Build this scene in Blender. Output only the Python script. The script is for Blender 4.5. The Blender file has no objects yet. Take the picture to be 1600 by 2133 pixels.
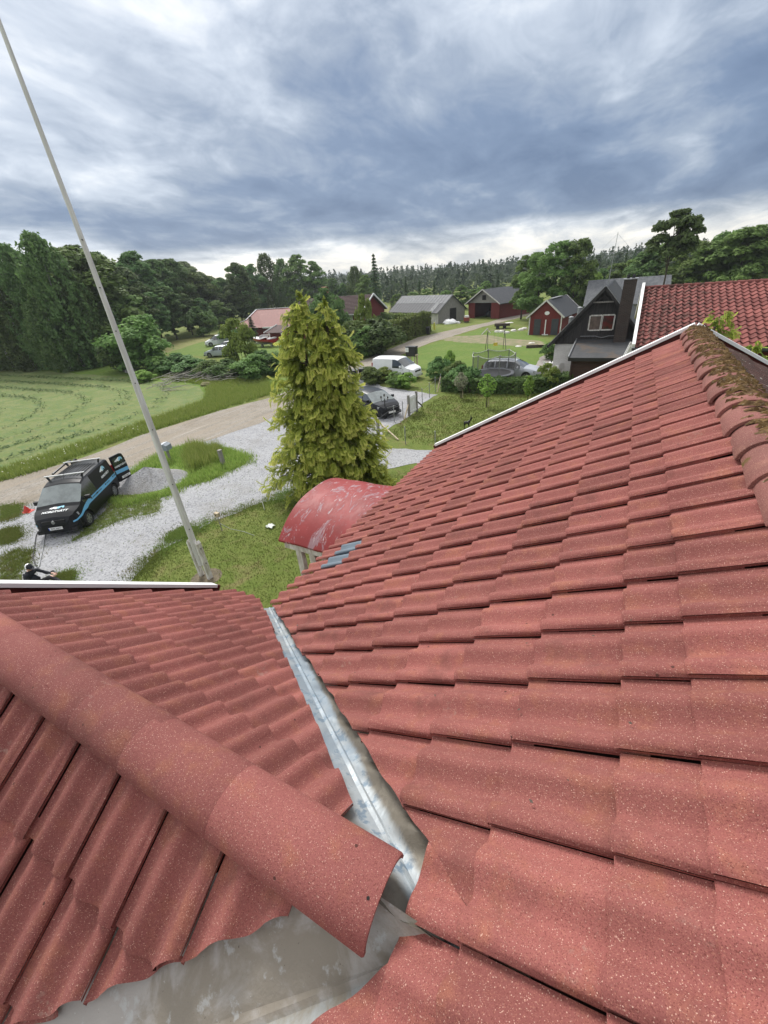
import bpy, bmesh, math, random
import numpy as np
from mathutils import Vector, Matrix
R = math.radians
random.seed(7)
rng = np.random.default_rng(7)
sc = bpy.context.scene
COL = sc.collection

# ------------------------------------------------------------------ camera
H = 8.0                                   # eye height above the yard (standing on the roof)
FPX = 858.0                               # focal length in photo pixels (1600 wide)
CAMM = np.array([[0.88061216, 0.17213355, -0.44146604],
                 [0.4673922, -0.46870265, 0.74957478],
                 [-0.07788934, -0.86642245, -0.49319913]])   # columns: right, down, forward
cam = bpy.data.cameras.new('camera')
cam.sensor_fit = 'HORIZONTAL'; cam.sensor_width = 36.0
cam.lens = FPX / 1600 * 36.0
cam.clip_start = 0.05; cam.clip_end = 4000
camo = bpy.data.objects.new('camera', cam); COL.objects.link(camo)
mw = Matrix.Identity(4)
for i in range(3):
    mw[i][0] = CAMM[i, 0]; mw[i][1] = -CAMM[i, 1]; mw[i][2] = -CAMM[i, 2]
mw[2][3] = H
camo.matrix_world = mw
sc.camera = camo

# ------------------------------------------------------------------ sky and sun
SUN_EL, SUN_AZ = 46.0, -52.0              # azimuth clockwise from +Y (the street direction)
world = bpy.data.worlds.new('World'); sc.world = world; world.use_nodes = True
wn = world.node_tree; wn.nodes.clear()
def wnode(t, **kw):
    n = wn.nodes.new(t)
    for k, v in kw.items(): setattr(n, k, v)
    return n
def wl(a, b): wn.links.new(a, b)
def wmath(op, a, b=None, clamp=False):
    n = wnode('ShaderNodeMath', operation=op, use_clamp=clamp)
    for i, x in enumerate((a, b)):
        if x is None: continue
        if isinstance(x, (int, float)): n.inputs[i].default_value = x
        else: wl(x, n.inputs[i])
    return n.outputs[0]
out = wnode('ShaderNodeOutputWorld'); bg = wnode('ShaderNodeBackground'); wl(bg.outputs[0], out.inputs[0])
bg.inputs[1].default_value = 0.1
sky = wnode('ShaderNodeTexSky', sky_type='NISHITA'); sky.sun_disc = False
sky.sun_elevation = R(SUN_EL); sky.sun_rotation = R(SUN_AZ); sky.air_density = 1.2; sky.dust_density = 1.5
tc = wnode('ShaderNodeTexCoord')
sep = wnode('ShaderNodeSeparateXYZ'); wl(tc.outputs['Generated'], sep.inputs[0])
zc = wmath('MAXIMUM', sep.outputs[2], 0.0)
den = wmath('ADD', zc, 0.20)
cx = wmath('DIVIDE', sep.outputs[0], den); cy = wmath('DIVIDE', sep.outputs[1], den)
cmb = wnode('ShaderNodeCombineXYZ'); wl(cx, cmb.inputs[0]); wl(cy, cmb.inputs[1])
def cloud(scale, rot, stretch, detail, rough, dist, off):
    mp = wnode('ShaderNodeMapping'); wl(cmb.outputs[0], mp.inputs[0])
    mp.inputs['Rotation'].default_value = (0, 0, R(rot)); mp.inputs['Scale'].default_value = stretch
    mp.inputs['Location'].default_value = off
    n = wnode('ShaderNodeTexNoise'); wl(mp.outputs[0], n.inputs['Vector'])
    n.inputs['Scale'].default_value = scale; n.inputs['Detail'].default_value = detail
    n.inputs['Roughness'].default_value = rough; n.inputs['Distortion'].default_value = dist
    return n.outputs[0]
c_big = cloud(0.62, 24, (1.0, 0.85, 1), 3, 0.5, 0.6, (2.3, 5.1, 0))      # broad cloud masses
c_mid = cloud(1.7, 20, (1.1, 0.85, 1), 6, 0.55, 0.5, (7.7, 1.4, 0))        # rolls
c_fin = cloud(5.0, 25, (1.1, 0.7, 1), 6, 0.6, 0.6, (3.1, 8.2, 0))         # wisps
# cloud brightness against height above the horizon: pale rim, dark belt, lighter overhead
ramp = wnode('ShaderNodeValToRGB'); wl(zc, ramp.inputs[0])
cr = ramp.color_ramp; cr.interpolation = 'EASE'
for e in list(cr.elements)[1:]: cr.elements.remove(e)
cr.elements[0].position = 0.0; cr.elements[0].color = (0.80,) * 3 + (1,)
for p_, v_ in ((0.036, 0.80), (0.060, 0.60), (0.088, 0.23), (0.13, 0.17), (0.20, 0.31), (0.28, 0.50), (0.36, 0.62), (0.5, 0.82), (1.0, 1.0)):
    e = cr.elements.new(p_); e.color = (v_, v_, v_, 1)
azim = wmath('ARCTAN2', sep.outputs[0], sep.outputs[1])
t = wmath('ADD', ramp.outputs[0], wmath('MULTIPLY', wmath('SUBTRACT', c_big, 0.5), 1.1))
t = wmath('ADD', t, wmath('MULTIPLY', wmath('SUBTRACT', c_mid, 0.5), 1.05))
t = wmath('ADD', t, wmath('MULTIPLY', wmath('SUBTRACT', c_fin, 0.5), 0.46))
# the cloud sheet is thinner and brighter towards the sun's side
west = wnode('ShaderNodeMapRange', interpolation_type='SMOOTHSTEP'); wl(azim, west.inputs[0])
west.inputs[1].default_value = R(-36); west.inputs[2].default_value = R(-66); west.inputs[3].default_value = 0.0; west.inputs[4].default_value = 0.26
t = wmath('ADD', t, west.outputs[0], clamp=True)
crr = wnode('ShaderNodeValToRGB'); wl(t, crr.inputs[0])
c2 = crr.color_ramp
for e in list(c2.elements)[1:]: c2.elements.remove(e)
c2.elements[0].position = 0.0; c2.elements[0].color = (0.115, 0.17, 0.28, 1)
for p_, v_ in ((0.25, (0.175, 0.24, 0.36)), (0.45, (0.30, 0.36, 0.46)), (0.65, (0.51, 0.57, 0.66)), (0.82, (0.75, 0.785, 0.83)), (1.0, (0.97, 0.97, 0.97))):
    e = c2.elements.new(p_); e.color = v_ + (1,)
# low sun-lit air near the horizon is creamy
warm = wnode('ShaderNodeMapRange', interpolation_type='SMOOTHSTEP'); wl(zc, warm.inputs[0])
warm.inputs[1].default_value = 0.10; warm.inputs[2].default_value = 0.0; warm.inputs[3].default_value = 0.0; warm.inputs[4].default_value = 1.0
wm = wnode('ShaderNodeMix', data_type='RGBA', blend_type='MULTIPLY'); wl(warm.outputs[0], wm.inputs['Factor'])
wl(crr.outputs[0], wm.inputs['A']); wm.inputs['B'].default_value = (1.05, 0.97, 0.84, 1)
gain = wnode('ShaderNodeVectorMath', operation='SCALE'); wl(wm.outputs['Result'], gain.inputs[0]); gain.inputs['Scale'].default_value = 9.6
mx = wnode('ShaderNodeMix', data_type='RGBA'); mx.inputs['Factor'].default_value = 0.94
wl(sky.outputs[0], mx.inputs['A']); wl(gain.outputs[0], mx.inputs['B'])
wl(mx.outputs['Result'], bg.inputs[0])

sl = bpy.data.lights.new('sun', 'SUN'); sl.energy = 2.9; sl.angle = R(20); sl.color = (1.0, 0.97, 0.92)
so = bpy.data.objects.new('sun', sl); COL.objects.link(so)
_d = Vector((math.sin(R(SUN_AZ)) * math.cos(R(SUN_EL)), math.cos(R(SUN_AZ)) * math.cos(R(SUN_EL)), math.sin(R(SUN_EL))))
so.rotation_euler = _d.to_track_quat('Z', 'Y').to_euler(); so.location = (0, 0, 60)

vs = sc.view_settings
vs.view_transform = 'Standard'; vs.look = 'None'; vs.exposure = 0.45; vs.gamma = 1.0; vs.use_curve_mapping = False
sc.render.engine = 'CYCLES'
sc.cycles.max_bounces = 6; sc.cycles.transparent_max_bounces = 6; sc.cycles.use_denoising = True

# ------------------------------------------------------------------ helpers
def ray(px, py):
    return CAMM @ np.array([(px - 800.0) / FPX, (py - 1066.5) / FPX, 1.0])
def at(px, py, z=0.0):                     # where the sight line of a photo pixel meets height z
    d = ray(px, py); k = (z - H) / d[2]
    return Vector((d[0] * k, d[1] * k, z))
def aty(px, py, Y):                        # ... or the plane y = Y
    d = ray(px, py); k = Y / d[1]
    return Vector((d[0] * k, Y, H + d[2] * k))
def proj(P):
    q = CAMM.T @ (np.array(P, float) - np.array([0, 0, H]))
    if q[2] < 0.02: return None
    return 800 + FPX * q[0] / q[2], 1066.5 + FPX * q[1] / q[2]

ORG = {}
def thing(name, label, cat, loc=(0, 0, 0), rz=0.0, group=None):
    o = bpy.data.objects.new(name, None); COL.objects.link(o)
    o.empty_display_size = 0.3
    o.location = loc; o.rotation_euler = (0, 0, rz)
    o['label'] = label; o['category'] = cat
    if group: o['group'] = group
    ORG[o] = Vector(loc)
    return o
def tag(o, label=None, cat=None, group=None, kind=None):
    if label: o['label'] = label
    if cat: o['category'] = cat
    if group: o['group'] = group
    if kind: o['kind'] = kind
    return o

class MB:
    def __init__(s): s.v = []; s.f = []; s.m = []
    def add(s, vs_, fs, mi=0):
        b = len(s.v); s.v.extend([tuple(v) for v in vs_])
        s.f.extend([tuple(i + b for i in f) for f in fs]); s.m.extend([mi] * len(fs)); return s
    def box(s, c, d, mi=0, rz=0.0, M=None):
        x, y, z = d[0] / 2, d[1] / 2, d[2] / 2
        P = [Vector((a * x, b * y, e * z)) for a in (-1, 1) for b in (-1, 1) for e in (-1, 1)]
        if M is None: M = Matrix.Rotation(rz, 3, 'Z')
        P = [M @ p + Vector(c) for p in P]
        return s.add(P, [(0, 1, 3, 2), (4, 6, 7, 5), (0, 4, 5, 1), (2, 3, 7, 6), (0, 2, 6, 4), (1, 5, 7, 3)], mi)
    def bar(s, a, b, w, h, mi=0, up=(0, 0, 1)):
        a = Vector(a); b = Vector(b); d = (b - a); L = d.length; d.normalize()
        u = Vector(up); r = d.cross(u)
        if r.length < 1e-4: r = d.cross(Vector((1, 0, 0)))
        r.normalize(); u = r.cross(d)
        M = Matrix((d, r, u)).transposed()
        return s.box((a + b) / 2, (L, w, h), mi, M=M)
    def tube(s, pts, r, n=8, mi=0, cap=True):
        pts = [Vector(p) for p in pts]; k = len(pts)
        rr = list(r) if hasattr(r, '__len__') else [r] * k
        V = []; 
        ref = None
        for i, p in enumerate(pts):
            d = (pts[min(i + 1, k - 1)] - pts[max(i - 1, 0)])
            if d.length < 1e-9: d = Vector((0, 0, 1))
            d.normalize()
            if ref is None or abs(ref.dot(d)) > 0.95:
                ref = Vector((0, 0, 1)) if abs(d.z) < 0.9 else Vector((1, 0, 0))
            a = d.cross(ref).normalized(); b = d.cross(a); ref = -b if False else ref
            for j in range(n):
                t = 2 * math.pi * j / n
                V.append(p + (a * math.cos(t) + b * math.sin(t)) * rr[i])
        F = [(i * n + j, i * n + (j + 1) % n, (i + 1) * n + (j + 1) % n, (i + 1) * n + j) for i in range(k - 1) for j in range(n)]
        if cap: F += [tuple(range(n))[::-1], tuple(range((k - 1) * n, k * n))]
        return s.add(V, F, mi)
    def prism(s, poly, off, mi=0):          # poly: 3D outline, swept by the vector off
        n = len(poly); P = [Vector(p) for p in poly]; Q = [p + Vector(off) for p in P]
        F = [tuple(range(n))[::-1], tuple(range(n, 2 * n))] + [(i, (i + 1) % n, (i + 1) % n + n, i + n) for i in range(n)]
        return s.add(P + Q, F, mi)
    def quad(s, a, b, c, d, mi=0): return s.add([a, b, c, d], [(0, 1, 2, 3)], mi)
    def grid(s, rows, mi=0, close=False):
        n = len(rows[0]); V = [p for r in rows for p in r]
        F = []
        for i in range(len(rows) - 1):
            for j in range(n - (0 if close else 1)):
                F.append((i * n + j, i * n + (j + 1) % n, (i + 1) * n + (j + 1) % n, (i + 1) * n + j))
        return s.add(V, F, mi)
    def lathe(s, prof, n=16, c=(0, 0, 0), axis='Z', mi=0):
        rows = []
        for r, h in prof:
            row = []
            for j in range(n):
                t = 2 * math.pi * j / n
                p = (r * math.cos(t), r * math.sin(t), h)
                if axis == 'Y': p = (p[0], p[2], p[1])
                if axis == 'X': p = (p[2], p[0], p[1])
                row.append(Vector(p) + Vector(c))
            rows.append(row)
        return s.grid(rows, mi, True)
    def build(s, name, mats, parent=None, smooth=False, w=False, kind=None, angle=35):
        me = bpy.data.meshes.new(name)
        V = s.v
        org = ORG.get(parent, Vector((0, 0, 0))) if parent is not None else Vector((0, 0, 0))
        if w and parent is not None: V = [(v[0] - org.x, v[1] - org.y, v[2] - org.z) for v in V]
        me.from_pydata(V, [], s.f)
        if not isinstance(mats, (list, tuple)): mats = [mats]
        for m in mats: me.materials.append(m)
        if len(mats) > 1: me.polygons.foreach_set('material_index', s.m)
        me.update()
        return link(name, me, parent, smooth, kind, angle)
def link(name, me, parent=None, smooth=False, kind=None, angle=35):
    bm = bmesh.new(); bm.from_mesh(me); bmesh.ops.recalc_face_normals(bm, faces=bm.faces); bm.to_mesh(me); bm.free()
    if smooth:
        me.polygons.foreach_set('use_smooth', [True] * len(me.polygons))
        me.set_sharp_from_angle(angle=R(angle))
    o = bpy.data.objects.new(name, me); COL.objects.link(o)
    if parent is not None:
        o.parent = parent; ORG[o] = ORG.get(parent, Vector((0, 0, 0)))
    if kind: o['kind'] = kind
    return o
def copy_tree(o, parent=None):
    c = o.copy(); COL.objects.link(c)
    if parent is not None: c.parent = parent
    for ch in list(o.children): copy_tree(ch, c)
    return c

# ------------------------------------------------------------------ materials
class NT:
    def __init__(s, name):
        s.mat = bpy.data.materials.new(name); s.mat.use_nodes = True
        s.t = s.mat.node_tree; s.b = s.t.nodes['Principled BSDF']
        s.pos = s.n('ShaderNodeNewGeometry').outputs['Position']
    def n(s, t, **kw):
        x = s.t.nodes.new(t)
        for k, v in kw.items(): setattr(x, k, v)
        return x
    def l(s, a, b): s.t.links.new(a, b)
    def inp(s, sock, x):
        if isinstance(x, (int, float, tuple)):
            if isinstance(x, tuple) and len(x) == 3 and sock.type == 'RGBA': x = x + (1,)
            sock.default_value = x
        else: s.l(x, sock)
    def m(s, op, a, b=0.0, clamp=False):
        x = s.n('ShaderNodeMath', operation=op, use_clamp=clamp); s.inp(x.inputs[0], a); s.inp(x.inputs[1], b); return x.outputs[0]
    def noise(s, scale, detail=4, rough=0.55, vec=None, stretch=None, rot=0.0, dist=0.0):
        v = vec or s.pos
        if stretch or rot:
            mp = s.n('ShaderNodeMapping'); s.l(v, mp.inputs[0]); mp.inputs['Scale'].default_value = stretch or (1, 1, 1)
            mp.inputs['Rotation'].default_value = (0, 0, R(rot)); v = mp.outputs[0]
        x = s.n('ShaderNodeTexNoise'); s.l(v, x.inputs['Vector']); x.inputs['Scale'].default_value = scale
        x.inputs['Detail'].default_value = detail; x.inputs['Roughness'].default_value = rough; x.inputs['Distortion'].default_value = dist
        return x.outputs[0]
    def rng(s, x, a, b, c=0.0, d=1.0):
        n = s.n('ShaderNodeMapRange', interpolation_type='SMOOTHSTEP'); s.inp(n.inputs[0], x)
        for i, v in enumerate((a, b, c, d)): n.inputs[i + 1].default_value = v
        return n.outputs[0]
    def mix(s, f, a, b, bt='MIX'):
        n = s.n('ShaderNodeMix', data_type='RGBA', blend_type=bt); s.inp(n.inputs['Factor'], f); s.inp(n.inputs['A'], a); s.inp(n.inputs['B'], b); return n.outputs['Result']
    def bump(s, h, strength=0.3, dist=0.02, prev=None):
        n = s.n('ShaderNodeBump'); n.inputs['Strength'].default_value = strength; n.inputs['Distance'].default_value = dist
        s.l(h, n.inputs['Height'])
        if prev is not None: s.l(prev, n.inputs['Normal'])
        return n.outputs[0]
    def done(s, col, rough=0.8, normal=None, spec=None, metal=None):
        s.inp(s.b.inputs['Base Color'], col); s.inp(s.b.inputs['Roughness'], rough)
        if normal is not None: s.l(normal, s.b.inputs['Normal'])
        if spec is not None: s.b.inputs['Specular IOR Level'].default_value = spec
        if metal is not None: s.inp(s.b.inputs['Metallic'], metal)
        return s.mat
_mc = {}
def simple(name, c, rough=0.7, var=0.25, scale=6.0, bump=0.0, bscale=40.0, c2=None, metal=None, spec=None, stretch=None, coat=0.0):
    if name in _mc: return _mc[name]
    t = NT(name)
    cb = c2 or tuple(x * (1 - var) for x in c)
    n1 = t.noise(scale, 5, 0.6, stretch=stretch)
    col = t.mix(t.rng(n1, 0.35, 0.65), c, cb)
    nm = t.bump(t.noise(bscale, 4), bump, 0.02) if bump else None
    m = t.done(col, rough, nm, spec, metal)
    if coat: t.b.inputs['Coat Weight'].default_value = coat; t.b.inputs['Coat Roughness'].default_value = 0.05
    _mc[name] = m
    return m

def tile_material(name, c1, c2, c3, wet=0.0, moss=None, lich=False):
    t = NT(name)
    oi = t.n('ShaderNodeObjectInfo').outputs['Random']
    big = t.noise(1.3, 5, 0.6); mid = t.noise(7.0, 5, 0.6)
    col = t.mix(t.rng(big, 0.3, 0.7), c1, c2)
    col = t.mix(t.m('MULTIPLY', t.rng(mid, 0.50, 0.70), 0.75), col, c3)
    hv = t.n('ShaderNodeHueSaturation'); t.l(col, hv.inputs['Color']); t.l(t.rng(oi, 0, 1, 0.84, 1.13), hv.inputs['Value'])
    col = hv.outputs[0]
    vo = t.n('ShaderNodeTexVoronoi'); t.l(t.pos, vo.inputs['Vector']); vo.inputs['Scale'].default_value = 480
    sp = t.n('ShaderNodeSeparateColor'); t.l(vo.outputs['Color'], sp.inputs[0])
    col = t.mix(t.rng(sp.outputs[0], 0.82, 0.97, 0, 0.32), col, (0.46, 0.22, 0.15))
    col = t.mix(t.rng(sp.outputs[1], 0.962, 0.985, 0, 0.55), col, (0.72, 0.48, 0.38))
    col = t.mix(t.rng(sp.outputs[2], 0.78, 0.97, 0, 0.75), col, (0.13, 0.035, 0.03))
    vd = t.n('ShaderNodeTexVoronoi'); t.l(t.pos, vd.inputs['Vector']); vd.inputs['Scale'].default_value = 26
    spd = t.n('ShaderNodeSeparateColor'); t.l(vd.outputs['Color'], spd.inputs[0])
    dd = t.m('MULTIPLY', t.rng(spd.outputs[0], 0.955, 0.965), t.rng(vd.outputs['Distance'], 0.17, 0.12))
    col = t.mix(t.m('MULTIPLY', dd, 0.85), col, (0.06, 0.025, 0.02))
    st = t.noise(3.2, 6, 0.65)
    col = t.mix(t.rng(st, 0.54, 0.72, 0, 0.5), col, (0.12, 0.046, 0.038))
    bl = t.rng(t.noise(2.1, 7, .7), .62, .70, 0, .35); col = t.mix(t.m('MULTIPLY', bl, t.rng(t.noise(40, 4, .6), .5, .62)), col, (0.34, 0.27, 0.22))
    if lich:
        ln = t.noise(9.0, 6, 0.65); l2 = t.noise(30, 5, 0.6)
        col = t.mix(t.rng(t.noise(5, 5, .6), 0.50, 0.66, 0, 0.85), col, (0.055, 0.04, 0.022))
        col = t.mix(t.rng(t.m('ADD', ln, t.m('MULTIPLY', l2, 0.5)), 0.87, 0.93), col, (0.42, 0.40, 0.35))
    if moss:
        mn = t.noise(4.5, 6, 0.65)
        col = t.mix(t.rng(mn, *moss), col, (0.11, 0.075, 0.02))
    h = t.m('ADD', t.m('MULTIPLY', sp.outputs[1], 0.5), t.noise(120, 3, 0.6))
    nm = t.bump(h, 0.55, 0.004)
    nm = t.bump(mid, 0.12, 0.02, nm)
    return t.done(col, 0.86, nm, 0.25)
M_TILE = tile_material('red_granule_tile', (0.275, 0.094, 0.082), (0.215, 0.070, 0.062), (0.290, 0.108, 0.072))
M_CAPW = tile_material('red_granule_ridge', (0.242, 0.082, 0.073), (0.198, 0.065, 0.059), (0.265, 0.100, 0.066))
M_TILE_BACK = tile_material('weathered_brown_tile', (0.070, 0.040, 0.035), (0.05, 0.032, 0.029), (0.11, 0.05, 0.04), lich=True)
M_CAPM = tile_material('mossy_ridge', (0.25, 0.10, 0.088), (0.16, 0.07, 0.06), (0.27, 0.125, 0.098), moss=(0.60, 0.70), lich=False)
M_GREYTILE = simple('slate_blue_tile', (0.13, 0.17, 0.21), 0.6, 0.15, 8, 0.2, 90)
M_UNDER = simple('roof_underlay', (0.035, 0.022, 0.018), 0.9)
M_WHITE = simple('white_paint', (0.80, 0.80, 0.80), 0.5, 0.06, 5)
M_WHITE_OLD = simple('weathered_white_paint', (0.74, 0.73, 0.70), 0.6, 0.0, 14, 0.2, 60, c2=(0.46, 0.43, 0.38), stretch=(1, 1, 0.25))
M_FALU = simple('falu_red_wood', (0.165, 0.022, 0.018), 0.85, 0.3, 4, 0.25, 30, stretch=(4, 4, 0.3))
M_FALU_DARK = simple('dark_red_board', (0.10, 0.016, 0.012), 0.85, 0.3, 4)
M_BLACKPLASTIC = simple('black_plastic', (0.018, 0.018, 0.02), 0.5, 0.2, 5)
M_DARKSTEEL = simple('dark_steel', (0.05, 0.05, 0.055), 0.5, 0.2, 9)
M_STEEL = simple('galvanised_post', (0.35, 0.36, 0.37), 0.45, 0.3, 12, metal=0.4)
M_WOODGREY = simple('grey_weathered_wood', (0.30, 0.285, 0.26), 0.85, 0.35, 5, 0.3, 30, stretch=(5, 5, 0.4))
M_WOODPALE = simple('pale_wood', (0.52, 0.43, 0.30), 0.8, 0.25, 6, 0.2, 30)
M_CONCRETE = simple('concrete', (0.36, 0.35, 0.33), 0.9, 0.25, 3, 0.3, 30)
M_BARK = simple('bark', (0.085, 0.065, 0.05), 0.95, 0.4, 8, 0.5, 20)
M_RUBBER = simple('tyre_rubber', (0.018, 0.018, 0.018), 0.85, 0.2, 8)
M_RIM = simple('wheel_rim', (0.42, 0.43, 0.44), 0.35, 0.15, 9, metal=0.7)
# ================================================================== our house: two tiled roofs meeting in a valley
D = 1.304; A1 = R(29.0)                    # eye to roof plane distance, pitch of the main roof
UPM = Vector((math.cos(A1), 0, math.sin(A1)))          # up the main slope
def mainpt(s, y, off=0.0):                 # s metres down the slope from the foot of the eye's normal
    return Vector((D * math.sin(A1) - s * math.cos(A1) - off * math.sin(A1), y, H - D * math.cos(A1) - s * math.sin(A1) + off * math.cos(A1)))
S_RIDGE, S_EAVE = -0.275, 4.24
Y_END, Y_BACK = 7.72, -3.2
WR = Vector((-0.155, 0.370, H - 1.577))    # where the wing ridge meets the main slope
AF, AN = R(38.0), R(37.0)                  # wing pitches, far and near side
WX = -3.70                                 # wing gable verge
house = thing('tiled_house', 'red tiled house roof in the foreground with a side wing and a grey metal valley', 'house', (0.0, 3.0, 0.0))
# --- tile shape: two rolls, a side lap edge on the right, a thick lower edge
TW, TE, AMP = 0.2985, 0.379, 0.047
def tprof(u):
    k = u / TW
    pts_ = [(0, .12), (.07, .02), (.14, .10), (.23, .58), (.32, .95), (.40, .96), (.50, .52), (.59, .18), (.66, .14), (.73, .42), (.81, .86), (.88, 1.0), (.95, .86), (1.0, .56)]
    for (a, ha), (b, hb) in zip(pts_, pts_[1:]):
        if a <= k <= b + 1e-9:
            t_ = (k - a) / (b - a); t_ = t_ * t_ * (3 - 2 * t_); return AMP * (ha + (hb - ha) * (0.5 * t_ + 0.5 * (k - a) / (b - a)))
    return AMP * pts_[-1][1]
def tile_mesh(L=TE, n=20, overlap=0.07):
    mb = MB(); us = [TW * i / n for i in range(n + 1)]
    T0 = 0.030                              # lift of the lower edge above the course below
    rows = []
    for v_, dz in ((0.0, -0.020), (0.0, -0.005), (0.007, 0.0), (L + overlap, 0.0)):
        rows.append([Vector((u, v_, tprof(u) - AMP * 0.55 + T0 * (1 - v_ / L) + dz)) for u in us])
    mb.grid(rows)
    e = len(rows[0]) - 1
    mb.quad(rows[1][e], rows[3][e], rows[3][e] + Vector((-.003, 0, -.0125)), rows[1][e] + Vector((-.003, 0, -.0125)))
    mb.quad(rows[1][0], rows[3][0], rows[3][0] + Vector((.002, 0, -.017)), rows[1][0] + Vector((.002, 0, -.017)))
    me = bpy.data.meshes.new('roof_tile'); me.from_pydata(mb.v, [], mb.f); me.update()
    bm = bmesh.new(); bm.from_mesh(me); bmesh.ops.remove_doubles(bm, verts=bm.verts, dist=1e-5)
    bmesh.ops.recalc_face_normals(bm, faces=bm.faces); bm.to_mesh(me); bm.free()
    if sum(p.normal.z for p in me.polygons) < 0: me.flip_normals()
    me.polygons.foreach_set('use_smooth', [True] * len(me.polygons)); me.set_sharp_from_angle(angle=R(50))
    return me
ME_TILE = tile_mesh(); ME_TILE.materials.append(M_TILE)
ME_TILE_TOP = tile_mesh(0.49, overlap=0.0); ME_TILE_TOP.materials.append(M_TILE)
ME_TILE_B = tile_mesh(n=10); ME_TILE_B.materials.append(M_TILE_BACK)
ME_TILE_BT = tile_mesh(0.30, n=10, overlap=0.0); ME_TILE_BT.materials.append(M_TILE_BACK)
ME_TILE_G = tile_mesh(); ME_TILE_G.materials.append(M_GREYTILE)
def frame(right, up):
    r = Vector(right); u = Vector(up); n_ = r.cross(u)
    return Matrix((r, u, n_)).transposed()
FM = frame((0, -1, 0), UPM)
UPF = Vector((0, -math.cos(AF), math.sin(AF))); FF = frame((-1, 0, 0), UPF)
UPN = Vector((0, math.cos(AN), math.sin(AN))); FN = frame((1, 0, 0), UPN)
UPB = Vector((-math.cos(A1), 0, math.sin(A1))); FB = frame((0, 1, 0), UPB)
RIDGE0 = mainpt(S_RIDGE, 0)
# valley lines in plan
slopeF = math.tan(A1) / math.tan(AF); slopeN = math.tan(A1) / math.tan(AN)
dF = Vector((-1, slopeF, 0)).normalized(); nF = Vector((slopeF, 1, 0)).normalized()        # nF points to the main side
dN = Vector((-1, -slopeN, 0)).normalized(); nN = Vector((slopeN, -1, 0)).normalized()
jit = random.Random(3)
tiles = []                                  # (mesh, matrix, material key, cut planes)
def place(P, F, mesh, cuts=(), amt=1.0):
    J = Matrix.Rotation(R(jit.uniform(-.3, .3) * amt), 3, 'Z') @ Matrix.Rotation(R(jit.uniform(-.2, .2) * amt), 3, 'Y') @ Matrix.Rotation(R(jit.uniform(-.25, .25) * amt), 3, 'X')
    M4 = (F @ J).to_4x4(); q = P + F @ Vector((jit.uniform(-.002, .002), jit.uniform(-.004, .004), jit.uniform(0, .003)))
    M4.translation = q
    tiles.append((mesh, M4, cuts))
butts = [0.265, 0.479, 0.841, 1.21]
while butts[-1] + 0.3 < S_EAVE: butts.append(butts[-1] + 0.3788)
Y0 = 0.372
GREY = {(9, 9), (9, 10)}
CUT_MAIN_F, CUT_WING_F, CUT_MAIN_N, CUT_WING_N = 0.105, 0.075, 0.12, 0.16
def edge_line(a, b, away):                 # cut line in plan through two points, normal to the kept side
    a = Vector((WR.x + a[0], WR.y + a[1], 0)); b = Vector((WR.x + b[0], WR.y + b[1], 0)); d = (b - a).normalized(); n_ = Vector((-d.y, d.x, 0))
    return (a, n_ if n_.dot(Vector(away)) > 0 else -n_)
# the open valley where the wing roof and its two flashings meet the main slope: tiles are kept outside this wedge
HOLE = [edge_line((-.147, .218), (-2.90, 2.075), (0, 1, 0)), edge_line((-.125, .2), (-.117, -.10), (1, 0, 0)), edge_line((-.115, -.10), (-.60, -.71), (0, -1, 0))]
for ci, s_ in enumerate(butts):
    for k in range(-12, 25):
        yl = Y0 + (k + 1) * TW               # left edge (looking up the slope) is at the larger y
        if yl > Y_END + 0.02 or yl - TW < Y_BACK: continue
        P = mainpt(s_, yl)
        cs = [mainpt(s_ - dv, yl - du) for dv in (0, TE) for du in (0, TW)]
        me = ME_TILE_TOP if ci == 0 else ME_TILE
        sds = [[(c - a_).dot(n_) for c in cs] for a_, n_ in HOLE]
        if any(min(q) >= 0.0 for q in sds): place(P, FM, me); continue
        for i_, (a_, n_) in enumerate(HOLE):
            if max(sds[i_]) < 0.015: continue
            cuts = [(a_ + n_ * (jit.uniform(-.008, .014) if max(c.x for c in cs) < WR.x - .12 else 0.0), n_)]; dead = False
            for j_ in range(i_):
                if min(sds[j_]) > -0.005: dead = True
                if max(sds[j_]) > 0: cuts.append((HOLE[j_][0], -HOLE[j_][1]))
            if not dead: place(P, FM, me, cuts, 0.3)
# grey replacement tiles: the two at the eave side of the course whose lower edge is nearest 3.9 m
def wing_tiles(F, up, eave_drop_y, right_sign, pitch, ncut, wcut, nv, xoff, first):
    cosp = math.cos(pitch); Ltot = abs(eave_drop_y) / cosp
    b = first; bs = []
    while b < Ltot + 0.12: bs.append(b); b += TE
    for ci, v_ in enumerate(bs):
        base = WR - up * v_
        for k in range(0, 15):
            xr = xoff - k * TW               # larger x edge
            xl = xr - TW
            if xr < WX + 0.08: continue
            Lx = xl if right_sign > 0 else xr
            P = Vector((Lx, base.y, base.z))
            cs = [Vector((x_, base.y + up.y * dv, 0)) for x_ in (xl, xr) for dv in (0, TE)]
            n_, off = nv
            sd = [(c - Vector((WR.x, WR.y, 0))).dot(n_) + wcut for c in cs]
            if min(sd) > -0.02: continue
            cuts = []
            if max(sd) > -0.02: cuts.append((WR - n_ * (wcut + jit.uniform(-.010, .010)), -n_))
            if xl < WX: cuts.append((Vector((WX, 0, 0)), Vector((1, 0, 0))))
            place(P, F, ME_TILE_TOP if ci == 0 else ME_TILE, cuts)
wing_tiles(FF, UPF, 2.06, -1, AF, None, CUT_WING_F, (nF, 0), -0.62, 0.42)
wing_tiles(FN, UPN, 2.06, 1, AN, None, CUT_WING_N, (nN, 0), -0.605, 0.507)
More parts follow.
